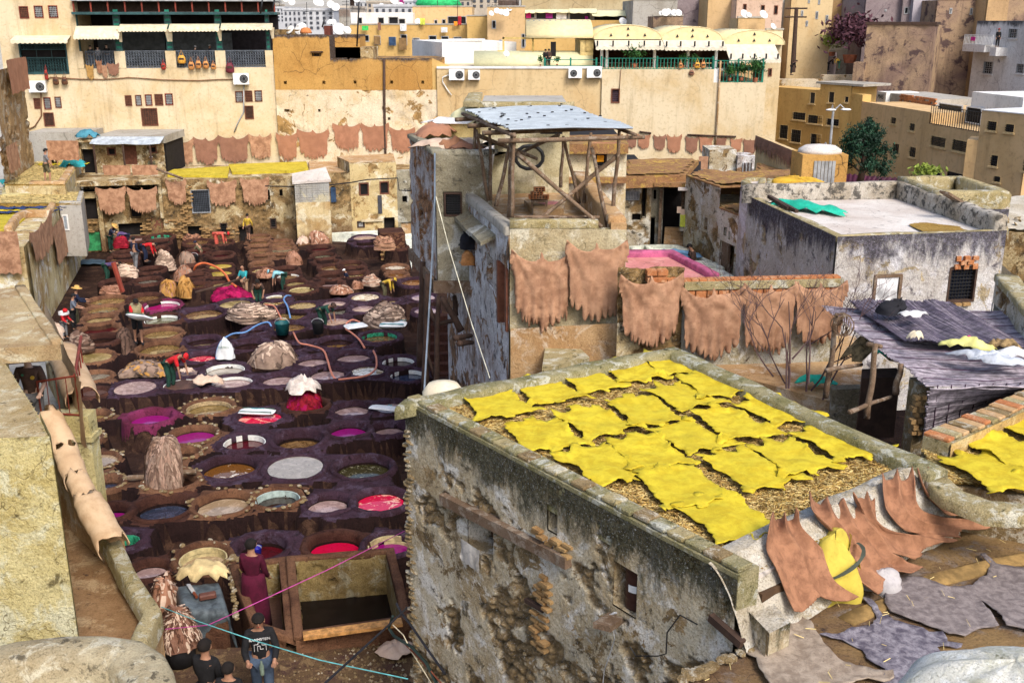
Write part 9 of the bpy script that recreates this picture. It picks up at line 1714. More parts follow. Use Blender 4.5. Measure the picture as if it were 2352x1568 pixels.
pole(oy(q(11,1010,165),13.8),oy(q(11,1130,185),13.6),.04,'cross_beam',rc_);pole(oy(q(11,650,385),15),oy(q(11,960,335),16),.04,'cross_beam',rc_);pole(oy(q(11,850,740),13),oy(q(11,1200,610),14.5),.035,'cross_beam',rc_)
J=MB();p0,p1=oz(q(11,1410,560),6.9),oz(q(11,1520,540),6.9);J.bb(p0.x,p1.x,p0.y-.1,p0.y+.25,5.6,7.02);o=J.bd('block_pillar',snm,rc_)
bks(Face((p0.x-.08,p0.y-.12),(p0.x+.1,p0.y-.1)),11,(1385,560,1440,900),rc_,sx=.09,sz=.09,prob=1,d=.05)
J=MB();P=Pl(6.5,q(11,960,350),q(11,1260,340),q(11,1290,420),q(11,960,430));J.pz(P,5.4,6.45);tag(J.bd('junk_shelf',dkw),'dark crate like shelf under the reed canopy','shelf')
rag('junk_heap',oz(q(11,1100,290),6.5),.6,.3,.35,M('junk_brown',(.22,.15,.07),.9,var=.6,scale=12),'heap of dry brown scraps on the shelf under the canopy','heap',51);rag('plastic_bag',oz(q(11,1130,270),6.7),.12,.1,.15,M('net_turquoise',None),'small green bag on the scraps under the canopy','bag',52)
J=MB();J.pz(Pl(5.56,q(11,940,590),q(11,1240,540),q(11,1240,610),q(11,700,640),q(11,680,600)),5.0,5.75);tag(J.bd('low_wall',twg),'low grey wall in the courtyard behind the bush','wall')
for i,(x,y,rx,ry,h,m,s,l)in enm_(((1980,290,.45,.14,.12,M('plastic_grey_blue',(.42,.45,.5),.5),61,'grey blue crumpled plastic on the reed roof'),(1850,200,.4,.12,.14,M('plastic_yellow',(.6,.58,.2),.6),62,'yellow crumpled sheet on the reed roof'),(2150,330,.4,.1,.1,M('plastic_grey_blue',None),63,'long blue grey rag along the reed roof edge'),(2170,220,.25,.1,.15,M('junk_brown',None),64,'brown scrap bunch on the reed roof'),(2260,280,.3,.1,.12,WH,65,'white plastic on the reed roof near the border'),(1865,150,.08,.05,.08,PK,66,'tiny pink plastic on the reed roof'))):rag('plastic_rubbish',oz(q(11,x,y),7.28),rx,ry,h,m,l,'rubbish',s,group='rubbish on the reed roof',ang=-.4)
rag('plastic_rubbish',oz(q(7,1390,1315),7.38),.25,.1,.08,WH,'white torn bag in the middle of the upper reed mat','rubbish',67);rag('shoe_scrap',oz(q(7,1410,1510),7.38),.12,.1,.1,crp,'small pale scrap at the edge of the upper reed mat','rubbish',68)
c=oz(q(7,1215,1240),7.4);pil('black_bag',(c.x,c.y,7.3),.22,.16,.22,[BK],'black plastic bag lying on the reed roof below the curtained window','fold',55,nstrip=10,cat='bag',group=None)
Rt=emp('basket',oy(q(7,795,1385),15.4),'round wire and twig basket hanging under the reed roof corner','basket');J=MB();rs_=random.Random(8)
for k in rng_(40):
 a0,b0=rs_.uniform(0,6.28),rs_.uniform(0,6.28);pts=[Rt.location+Vc((.17*cs_(t+a0)*cs_(b0),.08*sn(b0+t),.17*sn(t+a0)))for t in(0,.6,1.2,1.8)];J.tube(pts,.008,4)
J.bd('wicker',wood,Rt)
bb_=emp('bare_bush',oz(q(11,300,480),5.6),'leafless thorny bush in the courtyard behind the straw roof','bush');J=MB();rg=random.Random(3)
def grow(p,d,L,r,lv):
 if lv>4 or L<.1:return
 n=4;pts=[p];
 for i in rng_(n):d=(d+Vc((rg.uniform(-.22,.22),rg.uniform(-.22,.22),rg.uniform(-.08,.16)))).normalized();pts.append(pts[-1]+d*L/n)
 J.tube(pts,r,4,r2=r*.55)
 for k in rng_(rg.choice((2,3))):grow(pts[rg.choice((2,3,4))],(d+Vc((rg.uniform(-.9,.9),rg.uniform(-.7,.7),rg.uniform(-.2,.6)))).normalized(),L*rg.uniform(.5,.8),r*.6,lv+1)
for k,(x,y,dx)in enm_(((330,540,0),(480,570,.1),(300,500,-.5),(620,640,.5),(200,440,-.7),(520,560,.5))):
 p=oz(q(11,x,y),5.6);p.y=max(p.y,13.2);grow(p,Vc((dx,rg.uniform(-.1,.2),1)).normalized(),rg.uniform(.9,1.5),.02,0)
for(x0,y0,x1,y1)in((330,540,340,330),(340,330,330,-200),(360,290,500,120),(500,500,510,-30),(310,540,300,60)):J.tube([oy(q(11,x0,y0),14),oy(q(11,(x0+x1)/2+8,(y0+y1)/2),14),oy(q(11,x1,y1),14)],.016,5,r2=.006)
J.bd('twigs',M('twig_violet_brown',(.1,.06,.06),.8),bb_)
rag('plastic_rubbish',oz(q(11,560,500),5.6),.35,.2,.15,M('net_turquoise',None),'turquoise shred among the roots of the bare bush','rubbish',71);rag('dark_heap',oz(q(7,-20,1600),5.55),.5,.8,.5,M('niche_earth',None),'dark hollow heap behind the straw roof','heap',72)
J=MB();J.lathe(oz(q(9,1650,540),6.9),[(.28,-.5),(.3,-.05),(.22,.06),(.02,.1)],16);tag(J.bd('water_tank',crp,None,True),'cream rounded tank top peeping over the left corner of the straw roof','tank')
# heaps, hoses, sacks, tools
def zp_(n,x,y,z=ZR):return oz(q(n,x,y),z)
def hp_(n,x0,y0,x1,y1,mats,label,mode='fold',seed=0,z=.45,ns=110):
 """footprint and height from the outline in the photograph"""
 a,b=q(n,x0,y1),q(n,x1,y1);l=oz((a[0],a[1]),z);r=oz((b[0],b[1]),z);w=(r-l).length;top=q(n,(x0+x1)/2,y0);c=(l+r)/2+Vc((0,w*.33,0));tp=oy(top,c.y+.0);h=max(.35,tp.z-z)
 return pil('hide_heap',(c.x,c.y,z),w*.5,w*.36,h,mats,label,mode,seed,nstrip=ns)
GB_=lth('hide_grey_brown',(.24,.16,.12),(.34,.24,.18),2);RBn=lth('hide_red_brown',(.3,.13,.07),(.45,.24,.16),2);CR=lth('hide_cream_pink',(.55,.38,.28),(.68,.52,.4),2);GO=lth('hide_golden',(.4,.19,.04),(.5,.28,.09),2);DB=lth('hide_dark_wet',(.12,.07,.05),(.2,.12,.09),2)
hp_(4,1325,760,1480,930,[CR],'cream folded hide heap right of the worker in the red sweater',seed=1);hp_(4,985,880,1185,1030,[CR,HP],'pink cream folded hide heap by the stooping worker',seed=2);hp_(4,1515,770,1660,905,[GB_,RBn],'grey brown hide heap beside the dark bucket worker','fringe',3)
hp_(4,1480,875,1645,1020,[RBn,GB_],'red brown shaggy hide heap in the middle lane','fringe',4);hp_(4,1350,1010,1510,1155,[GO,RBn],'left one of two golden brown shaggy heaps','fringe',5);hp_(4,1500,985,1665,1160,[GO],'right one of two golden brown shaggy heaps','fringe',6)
hp_(4,1775,1065,2110,1185,[HM],'bright magenta heap of dyed skins','fringe',7,ns=200);hp_(4,970,640,1090,735,[HR],'scarlet skins hanging over a vat by the straw hatted worker','fold',8,z=.7);hp_(4,845,1085,1030,1135,[RBn],'low brown heap behind the left vats','fold',9,z=.8)
hp_(4,1915,1215,2320,1375,[GB_,CR],'wide grey brown folded heap under the leaning worker','fold',10,z=.8,ns=160);hp_(5,490,590,655,700,[RBn,CR],'rust brown and cream hide heap against the grey bump-out','fringe',11,z=.7);hp_(5,305,765,440,885,[RBn],'round tan brown heap between the middle vat rows','fringe',12,z=.5)
hp_(5,1060,640,1245,750,[H1,RBn],'tan hides draped over the brick block with red tips','fold',13,z=1.2);hp_(5,940,965,1100,1060,[CR,RBn],'pale pink brown heap beside the white capped worker','fold',14,z=.6);hp_(5,675,1060,860,1130,[RBn,CR],'low reddish shaggy heap in front of the white capped worker','fringe',15,z=.6);hp_(5,870,1020,960,1085,[RBn],'small reddish heap right of the white capped worker','fringe',16,z=.6)
hp_(5,990,1210,1355,1430,[GB_,CR],'largest pale brown folded hide heap beside the flat sacks','fold',17,z=.85,ns=170);hp_(9,10,145,370,375,[GB_,HP],'grey heap streaked with white offcuts','fringe',18,z=.8,ns=90)
hp_(8,555,70,790,245,[DB,GB_],'brown folded cloth like heap over a vat near the left wall','fold',19,z=.85);hp_(8,995,312,1385,450,[GB_,GO],'long low grey brown row of folded hides','fringe',20,z=.6,ns=150);hp_(8,985,50,1165,310,[DB],'dark hides hanging down between two vats','fringe',21,z=.1,ns=140)
hp_(5,0,1210,165,1350,[GB_],'grey brown tail of the leaning workers heap','fold',22,z=.8);hp_(5,30,930,200,990,[RBn],'low brown heap beside the turquoise shirted worker','fringe',23,z=.7)
hp_(9,310,560,625,745,[HR,HM],'deep red shaggy heap standing in a vat under a pale skin','fringe',24,z=.75,ns=220)
c=oy(q(9,450,520),oz(q(9,450,745),.75).y+.35);rag('skin',(c.x,c.y,c.z-.12),.55,.5,.35,M('skin_dirty_white',(.6,.52,.46),.8,var=.3),'pale whitish skin thrown over the deep red heap','skin',81)
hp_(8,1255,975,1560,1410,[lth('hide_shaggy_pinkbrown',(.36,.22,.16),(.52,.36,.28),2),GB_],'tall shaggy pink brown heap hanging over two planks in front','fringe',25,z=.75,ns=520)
hp_(4,2190,940,2340,990,[RBn],'small brown heap on the vat behind the turquoise worker','fringe',26,z=.8);rag('skin',zp_(8,1775,500,.98),.55,.3,.25,CR,'pale cloth like skin lying on the rim near the man in red','skin',82);rag('skin',zp_(8,1600,400,.9),.25,.15,.12,CR,'small pale skin in the vat behind the man in red','skin',83)
for(x0,x1,y)in((1095,1235,1305),(1535,1680,1258)):a,b=zp_(8,x0,y,.98),zp_(8,x1,y-8,.98);J=MB();J.tube([a,b],.07,8);tag(J.bd('plank',wood),'thick plank end left of the shaggy heap' if x0<1200 else 'thick plank end right of the shaggy heap','plank')
def hose(pts,m,label,r=.035,z=.98,lift=()):
 P=[zp_(n,x,y,z+h)for(n,x,y,h)in pts];out=[]
 for i in rng_(len(P)-1):
  p0,p1,p2,p3=P[max(i-1,0)],P[i],P[i+1],P[min(i+2,len(P)-1)]
  for t in(0,.25,.5,.75):out.append(.5*((2*p1)+(p2-p0)*t+(2*p0-5*p1+4*p2-p3)*t*t+(3*p1-p0-3*p2+p3)*t**3))
 out.append(P[-1]);J=MB();J.tube(out,r,7);return tag(J.bd('hose',m,None,True),label,'hose','hoses lying over the vats')
HO=M('hose_orange',(.6,.14,.05),.5,var=.1);HB=M('hose_blue',(.12,.25,.5),.5,var=.1);HC=M('hose_coral',(.55,.2,.13),.5,var=.1)
hose([(9,370,62,0),(9,420,150,0),(9,500,170,0),(9,620,210,0),(9,660,290,0),(9,690,390,0),(9,735,460,-.1),(9,850,455,-.05),(9,1000,430,0),(9,1075,370,0),(9,1080,280,0),(9,1055,220,0)],HC,'long coral hose looping over the vats near the front')
hose([(9,980,195,0),(9,930,120,0),(9,860,60,0),(5,820,1420,.05),(5,830,1370,.1),(5,880,1345,.15),(5,940,1365,.05)],HC,'coral hose curling round the flat white sack');hose([(4,1660,920,0),(4,1680,880,.25),(4,1750,860,.35),(4,1860,900,.25),(4,1930,960,.1),(4,1960,1015,0),(4,2020,1060,0)],HO,'bright orange hose arched over the yellow vats',.05)
hose([(8,1850,285,0),(8,1860,210,.1),(8,1900,130,.15),(8,1990,75,.1),(8,2100,60,.1),(8,2200,0,.15),(4,2290,1365,.1),(4,2320,1400,0)],HB,'light blue hose hooked round the white sack with green print');hose([(5,350,1140,.1),(5,310,1140,.2),(5,290,1175,.15),(5,320,1230,.05),(5,345,1330,-.1)],HB,'short blue hose hanging into an olive vat')
hose([(5,125,1215,0),(5,200,1225,0),(5,240,1280,0),(5,268,1338,-.1)],HC,'coral hose beside the short blue hose')
def flat_sack(c,sx,sy,h,ang,label,words=(),band=None,seed=0,tilt=0):
 Rt=emp('sack',c,label,'sack','white chemical sacks');J=MB();n=10;vs=[];ca,sa=cs_(ang),sn(ang)
 for side in(1,-1):
  for i in rng_(n+1):
   for j in rng_(n+1):
    u,v=2*i/n-1,2*j/n-1;k=(1-u**4)*(1-v**4);z=side*h*.5*k**.6*(1+.3*(float(vno(u*3+seed,v*3))-.5));x,y=u*sx*(1-.05*v*v),v*sy*(1-.05*u*u);vs.append(Vc((c[0]+x*ca-y*sa,c[1]+x*sa+y*ca,c[2]+h*.5+z+tilt*y)))
 N=(n+1)**2;fs=[]
 for s in(0,1):
  for i in rng_(n):
   for j in rng_(n):k=s*N+i*(n+1)+j;fs.append((k,k+n+1,k+n+2,k+1)if s==0 else(k,k+1,k+n+2,k+n+1))
 J.add(vs,fs);J.bd('bag',M('sack_white',(.72,.74,.75),.6,var=.1),Rt,True)
 ux=Vc((ca,sa,0));uy=Vc((-sa,ca,tilt)).normalized()
 if band:
  J=MB()
  for v in(-.75,.75):
   p=[Vc((c[0]+x*sx*ca-v*sy*sa,c[1]+x*sx*sa+v*sy*ca,c[2]+h*.95+tilt*v*sy))for x in(-.9,-.4,.0,.4,.9)];srp(J,p,sy*.28,[Vc((0,0,1))]*5,rnd,0,1)
  J.bd('printed_band',band,Rt)
 for i,(w,s_)in enm_(words):text3d(w,None,0,0,s_,0,FAB['teal']if i%2==0 else FAB['green'],Rt,'CENTER',frame=(ux,uy,ux.cross(uy),Vc((c[0],c[1],c[2]+h*1.04))+uy*(.12-.2*i)*sy/.35))
 return Rt
flat_sack(zp_(5,1225,1405,1.0),.5,.33,.2,-.05,'flat white and green sack lying on the rim of the green tiled vat',(('TRIWEISS',.13),('PRODUCT',.08)),FAB['teal'],1);flat_sack(zp_(5,905,1412,1.0),.42,.3,.14,.5,'crumpled white sack with faint print by the coral hose',(('CHEM',.1),),None,2)
flat_sack(zp_(9,60,755,.8),.55,.2,.12,-.1,'white sack with green stripe floating in the red dye',(('SODIUM',.1),),FAB['green'],3);flat_sack(zp_(9,1185,730,.98),.6,.16,.12,-.3,'long white sack with a green logo on a rim beside the straw roofed building',(('M',.16),),None,4)
c=zp_(8,1935,280,.95);s_=pil('sack',(c.x,c.y,c.z),.28,.22,.68,[M('sack_white',None)],'upright white sack with green letters and a tied top behind the streaked heap','fold',61,nstrip=3,cat='sack',group='white chemical sacks');text3d('SULFATE',None,0,0,.1,0,FAB['green'],None,'CENTER',frame=(Vc((1,0,0)),Vc((0,.45,.9)).normalized(),Vc((0,-.9,.45)).normalized(),Vc((c.x,c.y-.24,c.z+.42))));lt_=col.objects[-1];lt_.parent=s_
def bucket(c,r,h,m,label,full=None):
 Rt=emp('bucket',c,label,'bucket');J=MB();J.lathe(c,[(r*.8,0),(r,h),(r*1.06,h+.02),(r*.95,h),(r*.75,.05)],18);J.bd('tub',m,Rt,True);J=MB();J.tube([Vc(c)+Vc((r*cs_(t),-.02,h+r*.7*sn(t)))for t in np.linspace(0,math.pi,10)],.012,5);J.bd('handle',grm,Rt)
bucket(zp_(5,585,1460,.95),.22,.42,FAB['black'],'black bucket at the feet of the worker in dark green waders');bucket(zp_(5,280,1465,.9),.27,.42,M('bucket_dark_teal',(.01,.09,.1),.5),'dark teal bucket standing between the vats');bucket(zp_(13,65,480,.98),.1,.2,M('cup_blue',(.02,.02,.3),.4),'small blue cup on the rim of the small rectangular tank')
bucket(zp_(4,1665,855,.6),.2,.35,FAB['black'],'black bucket held by the crouching worker with cap');J=MB();J.tube([zp_(4,2060,990,1.5),zp_(4,1900,1050,1.2),zp_(4,1670,1110,1.0)],.05,6);tag(J.bd('paddle',dkw),'long dark stirring pole held by the worker in turquoise','pole')
rag('blue_sheet',oz(q(4,775,855),.05),1.0,.5,.12,M('sheet_dark_blue',(.04,.07,.1),.7),'dark blue sheet on the wet ground by the left wall','sheet',91);rag('rag',zp_(5,450,690,.9),.3,.5,.3,CR,'pink rag over the low wall beside the rust brown heap','rag',92)
def tank(P,z0,z1,w,label,mat,liq,zl,plank=False):
 Rt=emp('tank',(P[0][0],P[0][1],0),label,'tank');n=len(P)
 J=MB();J.add([(p[0],p[1],zl)for p in P],[tuple(rng_(n))]);J.bd('liquid',liq,Rt)
 for i in rng_(n):
  F=Face(P[i],P[(i+1)%n]);c=Vc((sum(p[0]for p in P)/n,sum(p[1]for p in P)/n,0));F.n=F.n if(c-F.a).dot(F.n)<0 else-F.n
  rgh(F,-w,F.L+w,z0,z1,.05,mat,.05,(),Rt,'wall',ex=.35,seed=300+i,d=w);G_=Face(P[i],P[(i+1)%n]);G_.n=-F.n;rgh(G_,0,F.L,z0,z1,.05,tankin,.04,(),Rt,'inner_wall',ex=.38,seed=310+i)
 ar=sum(P[i][0]*P[(i+1)%n][1]-P[(i+1)%n][0]*P[i][1]for i in rng_(n));Q=P if ar>0 else P[::-1]
 ppt([Vc((p[0],p[1],0))for p in Q],z1-.05,.1,-w-.03,mat,Rt,True,'rim',res=.12)
 return Rt
tankin=pls('tank_inner_ochre',(.34,.25,.1),(.2,.13,.05),dark=(.03,.02,.01),light=(.42,.38,.26),sa_=.5,da_=.45,sc=2,bm=.8,stk=.6)
GZ=1.4;zt2=1.75;TK=Pl(zt2,q(13,455,1130),q(13,1300,1010),q(13,1165,465),q(13,385,525));tk=tank(TK,.3,zt2,.14,'large rectangular tank of black liquid with a wooden plank on its front edge',vat_tan,M('tank_black_water',(.012,.008,.007),.25,bm=0,spec=.15),.85)
J=MB();a,b=oz(q(13,455,1165),zt2+.09),oz(q(13,1300,1045),zt2+.09);d_=(b-a).normalized();J.box((a+b)/2,(b-a).length/2,.1,.03,(d_,Vc((0,0,1)).cross(d_),Vc((0,0,1))));J.bd('plank',M('plank_orange',(.5,.25,.08),.7,var=.4,scale=8),tk)
TK2=Pl(zt2-.1,q(12,2230,1060),q(13,300,1130),q(13,245,540),q(12,2035,590));tank(TK2,.3,zt2-.1,.14,'narrow rectangular tank in which the man in the maroon robe stands',vat_tan,LIQ['mud'][0],.9)
for k in rng_(34):
 t=k/34;p=oz(q(12,1960+300*t+ru(-12,12),500+ru(-25,15)),zt2)if k<16 else oz(q(12,1965+75*(t-.5)*2+ru(-15,15),560+480*(t-.47)*1.9),zt2-.1)
 o=bpy.data.objects.new('stone',stone_me);col.objects.link(o);o.parent=tk;o.location=p-tk.location;s=ru(.07,.12);o.scale=(s*1.3,s,s*.6);o.rotation_euler=(0,0,rnd.random()*6)
ap=rlf(Pl(GZ,q(12,1300,1290),q(12,2400,1250),q(13,1400,1180),q(13,1500,2400),q(12,1000,2400)),GZ,.05,pls('gravel_ground_wet',(.16,.1,.05),(.09,.045,.04),dark=(.015,.01,.01),light=(.3,.2,.1),sa_=.5,da_=.5,sc=4,bm=1.0,stk=0,crk=0),None,'front_ground',.05,41);tag(ap,kind='structure')
pg=inp(Pl(GZ,q(13,180,1280),q(13,1330,1180),q(13,1350,1600),q(13,150,1600)));r_=np.random.RandomState(6);Xg=r_.uniform(-8,3,9000);Yg=r_.uniform(14,22,9000);kk_=pg(Xg,Yg);Xg,Yg=Xg[kk_][:2200],Yg[kk_][:2200];J=MB()
for x,y in zip(Xg,Yg):s=ru(.012,.04);J.add([(x-s,y,GZ),(x,y-s,GZ),(x+s,y+.2*s,GZ),(x,y+s,GZ),(x,y,GZ+.01+s)],[(0,1,4),(1,2,4),(2,3,4),(3,0,4)])
o=J.bd('gravel',snm);o['kind']='stuff'
rag('skin',oz(q(13,1260,1290),GZ+.04),.35,.25,.12,CR,'pale violet skin scrap on the gravel before the tank','skin',93)
zb_=2.0;P=[q(12,1500,730),q(12,1880,690),q(12,2010,1130),q(12,1700,1200)]
c=oz(q(12,1740,1150),GZ);cb=emp('draped_block',(c.x,c.y,GZ),'big block draped with black blue leather carrying a knife and a brush','leather stack');BL=lth('leather_black_blue',(.045,.055,.065),(.12,.15,.17),2,.55,.3)
n=26;vs=[];A_=[oz(p,2.0)for p in P[:2]]+[oz(q(12,1960,960),2.0),oz(q(12,1560,960),2.0)];lo=[oz(q(12,1440,800),1.6),oz(q(12,1960,760),1.6),oz(q(12,2030,1150),GZ+.03),oz(q(12,1640,1200),GZ+.03)]
for i in rng_(n+1):
 for j in rng_(n+1):
  u,v=i/n,j/n;top=A_[0].lerp(A_[1],u).lerp(A_[3].lerp(A_[2],u),min(1,v*1.35));bot=A_[3].lerp(A_[2],u).lerp(lo[3].lerp(lo[2],u),max(0,(v-.7)/.3))if v>.7 else top
  p=bot if v>.7 else top;e=min(u,1-u);dz=-.35*max(0,1-e/.08)**2-.12*max(0,1-v/.1)**2;nn=.06*(float(fbm(u*6,v*6,0,3,4))-.5)+.03*sn(u*40+3*v)*max(0,v-.6)
  vs.append(p+Vc((0,-nn*.5,nn+dz)))
J=MB();J.add(vs,[(i*(n+1)+j,(i+1)*(n+1)+j,(i+1)*(n+1)+j+1,i*(n+1)+j+1)for i in rng_(n)for j in rng_(n)]);o=J.bd('black_leather',BL,cb,True);o.modifiers.new('t','SOLIDIFY').thickness=.03
J=MB();J.pz([xy(A_[0].lerp(A_[2],.06)),xy(A_[1].lerp(A_[3],.06)),xy(A_[2].lerp(A_[0],.03)),xy(A_[3].lerp(A_[1],.03))],.9,1.9);J.bd('block',vat_tan,cb)
def knife(a,b,c_,label,w=.05):
 Rt=emp('knife',(a+b)/2,label,'knife','knives');d=(b-a).normalized();s=Vc((0,0,1)).cross(d).normalized();L=(b-a).length;J=MB();nn=s.cross(d).normalized()
 J.add([a,a+s*w+d*L*.08,b+s*w,b-s*w*.4,a-s*w*.4+d*.02],[(0,1,2,3,4)]);o=J.bd('blade',M('steel_blade',(.6,.62,.65),.25,metal=.5,var=.1),Rt);o.modifiers.new('t','SOLIDIFY').thickness=.006
 J=MB();J.tube([b+s*w*.3,b+s*w*.3+d*L*.5],.028,8);J.bd('handle',M('knife_handle',(.2,.05,.02),.5),Rt)
knife(oz(q(12,1600,720),2.1),oz(q(12,1650,795),2.1),0,'long white bladed knife lying on the black leather');c=oz(q(12,1775,820),2.1);Rt=emp('brush',c,'brown brush block on the black leather','brush');J=MB();J.box(c,.15,.07,.05,(Vc((.93,.36,0)),Vc((-.36,.93,0)),Vc((0,0,1))));o=J.bd('brush_back',M('brush_brown',(.13,.05,.035),.6),Rt);o.modifiers.new('b','BEVEL').width=.02
rag('cloth',oz(q(12,1745,660),2.1),.5,.25,.3,M('cloth_cream_yellow',(.6,.47,.24),.8),'crumpled cream cloth at the top of the black leather','cloth',94)
c=oz(q(12,1545,1400),GZ);pil('hide_heap',(c.x,c.y+.05,GZ+.35),.31,.27,.62,[lth('hide_chocolate',(.2,.09,.055),(.3,.16,.11),2),CR],'chocolate brown fringed hide bundle on a black bin, a knife on top','fringe',71,nstrip=420);J=MB();J.lathe((c.x,c.y+.05,GZ),[(.24,0),(.27,.42),(.25,.44)],20);tag(J.bd('bin',FAB['black'],None,True),'black plastic bin under the chocolate brown bundle','bin')
kb=oy(q(12,1510,1060),c.y+.0);knife(kb+Vc((.08,.03,.22)),kb,0,'knife stuck in the chocolate brown bundle');c=oz(q(12,1410,1010),GZ);pil('hide_heap',(c.x,c.y+.2,.9),.27,.5,1.15,[RBn,CR],'pink brown hides falling between parapet and black leather','fringe',72,nstrip=260)
def string(pts,m,label,r=.007):J=MB();J.tube(pts,r,5);tag(J.bd('string',m),label,'string')
string([oy(q(12,1380,915),14),oy(q(12,1700,1040),13),oy(q(13,0,1190),12.4),oy(q(13,600,1370),11.6),oy(q(13,1350,1530),10.9)],M('string_turquoise',(.15,.5,.5),.6),'thin turquoise string crossing above the visitors');string([oy(q(12,1415,1105),13.5),oy(q(12,1780,1070),13.2),oy(q(13,0,905),13.2),oy(q(13,660,600),14),oy(q(13,1325,265),15.5)],M('string_magenta',(.5,.06,.3),.6),'thin magenta string crossing the big tank')
string([oy(q(13,640,1567),9),oy(q(13,1000,1240),10.5),oy(q(13,1290,975),12.5),oy(q(13,1340,920),13.5)],BK,'thick black cable running down in front of the tank',.014)
for(pts,m,l,r)in((((1340,850),(1380,930),(1460,1030),(1600,1230),(1760,1450)),BK,'black cable on the left foot of the front building',.02),(((1310,960),(1275,1060),(1320,1130),(1470,1220),(1600,1360),(1700,1560)),M('cable_dark_green',(.02,.035,.03),.6),'dark green cable loop at the corner of the front building',.025),(((1310,1035),(1400,1120),(1470,1260),(1560,1400),(1660,1560)),M('cable_cream',(.6,.52,.35),.6),'thin cream cable down the front building corner',.01),(((1400,1180),(1520,1300),(1640,1430),(1760,1567)),M('cable_rust',(.2,.06,.03),.6),'rust coloured cable beside the cream one',.014)):string([FN.hit(q(13,*p))+FN.n*.18 for p in pts],m,l,r)
string([oy(q(1,1580,1310),22.8),oy(q(5,1580,300),22.8),oy(q(5,1555,860),22.8),oy(q(5,1520,1450),22.5),oy(q(9,1490,560),22)],M('cable_blue_grey',(.2,.25,.32),.6),'blue grey cable dropping from the wooden bay',.022);string([oy(q(5,1590,290),21),oy(q(5,1700,720),20.5),oy(q(5,1860,1260),19.5),oy(q(9,1900,0),18.5),oy(q(9,2050,450),17)],M('cord_pale',(.6,.58,.45),.6),'thin pale cord slanting down the white tower wall',.009)
pr_=emp('timber_prop',(-1.5,23,0),'dark timber props standing under the wooden bay of the tower','prop')
for(n0,x0,y0,n1,x1,y1,Y,r)in((5,1480,850,9,1455,350,25.5,.1),(5,1520,950,9,1500,560,24.2,.1),(5,1610,1140,9,1590,560,23.8,.07),(5,1640,1150,5,1810,1440,23.5,.09),(5,1530,1240,5,1600,1390,24.0,.06),(5,1575,1390,5,1740,1350,24.0,.06),(5,1750,1140,5,1760,1310,24.5,.07),(9,1510,240,9,1590,440,24,.05)):pole(oy(q(n1,x1,y1),Y),oy(q(n0,x0,y0),Y),r,'beam',pr_,dkw)
for(x0,y0,x1,y1)in((1760,110,1890,90),(1790,155,1900,148)):p=oy(q(9,x1,y1),22.5);pole(oy(q(9,x0,y0),21.5),p,.07,'beam',pr_,dkw)
ss=emp('stone_steps',oz(q(9,1650,400),0),'dark stone steps in the shade under the tower','stairs')
for k in rng_(7):J=MB();p=oz(q(9,1650,480),0);J.bb(p.x-.9,p.x+.9,p.y+.35*k,p.y+.35*k+.35,0,.25*(k+1));J.bd('step',vat_brown,ss)
bl_=emp('vat_block',oz(q(5,1230,760),0),'square brick block with a dyed hide on top, right of the back vats','block')
a_,b_=oz(q(5,1125,1000-130),0),oz(q(5,1335,860),0);FBk=Face(a_,b_);rgh(FBk,0,FBk.L,0,1.6,.06,vat_tan,.05,(),bl_,'wall',ex=.6,seed=330,stone=3);bks(FBk,5,(1135,740,1330,860),bl_,sx=.28,sz=.12,prob=.9,d=.05);J=MB();J.fb_(FBk,0,FBk.L,0,1.55,-1.6,-.02);J.bd('core',vat_brown,bl_)
wb=tag(MB().pz(Pl(.7,q(5,700,600),q(5,1130,575),q(5,1220,630),q(5,1120,640),q(5,860,605)),0,.7).bd('lime_basin',M('lime_white',None)),'low white lime basin in front of the dark doorway','basin')
J=MB();J.pz(Pl(.05,q(5,1310,650),q(5,1385,640),q(5,1385,950),q(5,1340,760)),0,.3);tag(J.bd('lime_spill',M('lime_white',None)),'pale lime covered floor strip beside the tower','floor')
# people
bend=dict(torso=75,thigh=(18,10),shin=(0,-8),arm=((25,20),(35,25)))
def at(n,x,y,z):return oz(q(n,x,y),z)
def size(n,x,yt,yb,z):
 """standing height of somebody whose head and feet are seen at yt and yb"""
 f=oz(q(n,x,yb),z);t=oy(q(n,x,yt),f.y);return max(1.0,min(1.85,t.z-f.z))
psn(at(4,955,765,0),1.6,95,'worker in navy shirt, green waders and straw hat by the scarlet skins','navy','dkgreen',torso=22,hd=45,arm=((45,60),(35,60)),slv='short',hat='straw',shoes='dkgreen')
psn(at(4,1100,745,.3),1.5,270,'worker in lavender sweater bending over the scarlet skins','purple','navy','blue' if False else 'grey',**bend)
psn(at(4,1170,932,.85),size(4,1165,632,932,.85),35,'standing man with dark blue jacket, grey trousers, hands at his waist','navy','grey',arm=((-5,60),(-5,60)),thigh=(3,-6),shin=(-2,-10))
psn(at(4,1235,850,.6),1.55,80,'worker in dark red sweater stooping beside the cream heap','red','navy',torso=82,thigh=(20,14),shin=(-5,-8),arm=((20,20),(10,10)),hd=95)
psn(at(4,915,1030,.3),1.6,80,'stooping worker in green trousers and purple top at the left','purple','dkgreen',torso=85,thigh=(15,8),shin=(-10,-6),arm=((20,5),(30,10)),shoes='dkgreen')
psn(at(4,665,1400,0),size(4,665,1060,1400,0),60,'man in dark jacket and straw hat by the left wall','navy','olive',torso=10,hat='straw',arm=((30,80),(25,80)))
psn(at(4,640,1430,0),size(4,640,1120,1430,0),75,'man in striped shirt, dark apron and black beanie by the left wall','stripe','black','black',torso=8,arm=((20,70),(25,75)),slv='short')
psn(at(4,560,1500,0),size(4,560,1225,1500,0)*.95,110,'man in red hooded jacket with white band at the left wall','red','grey',torso=14,hood=True,arm=((20,60),(20,60)),hd=30)
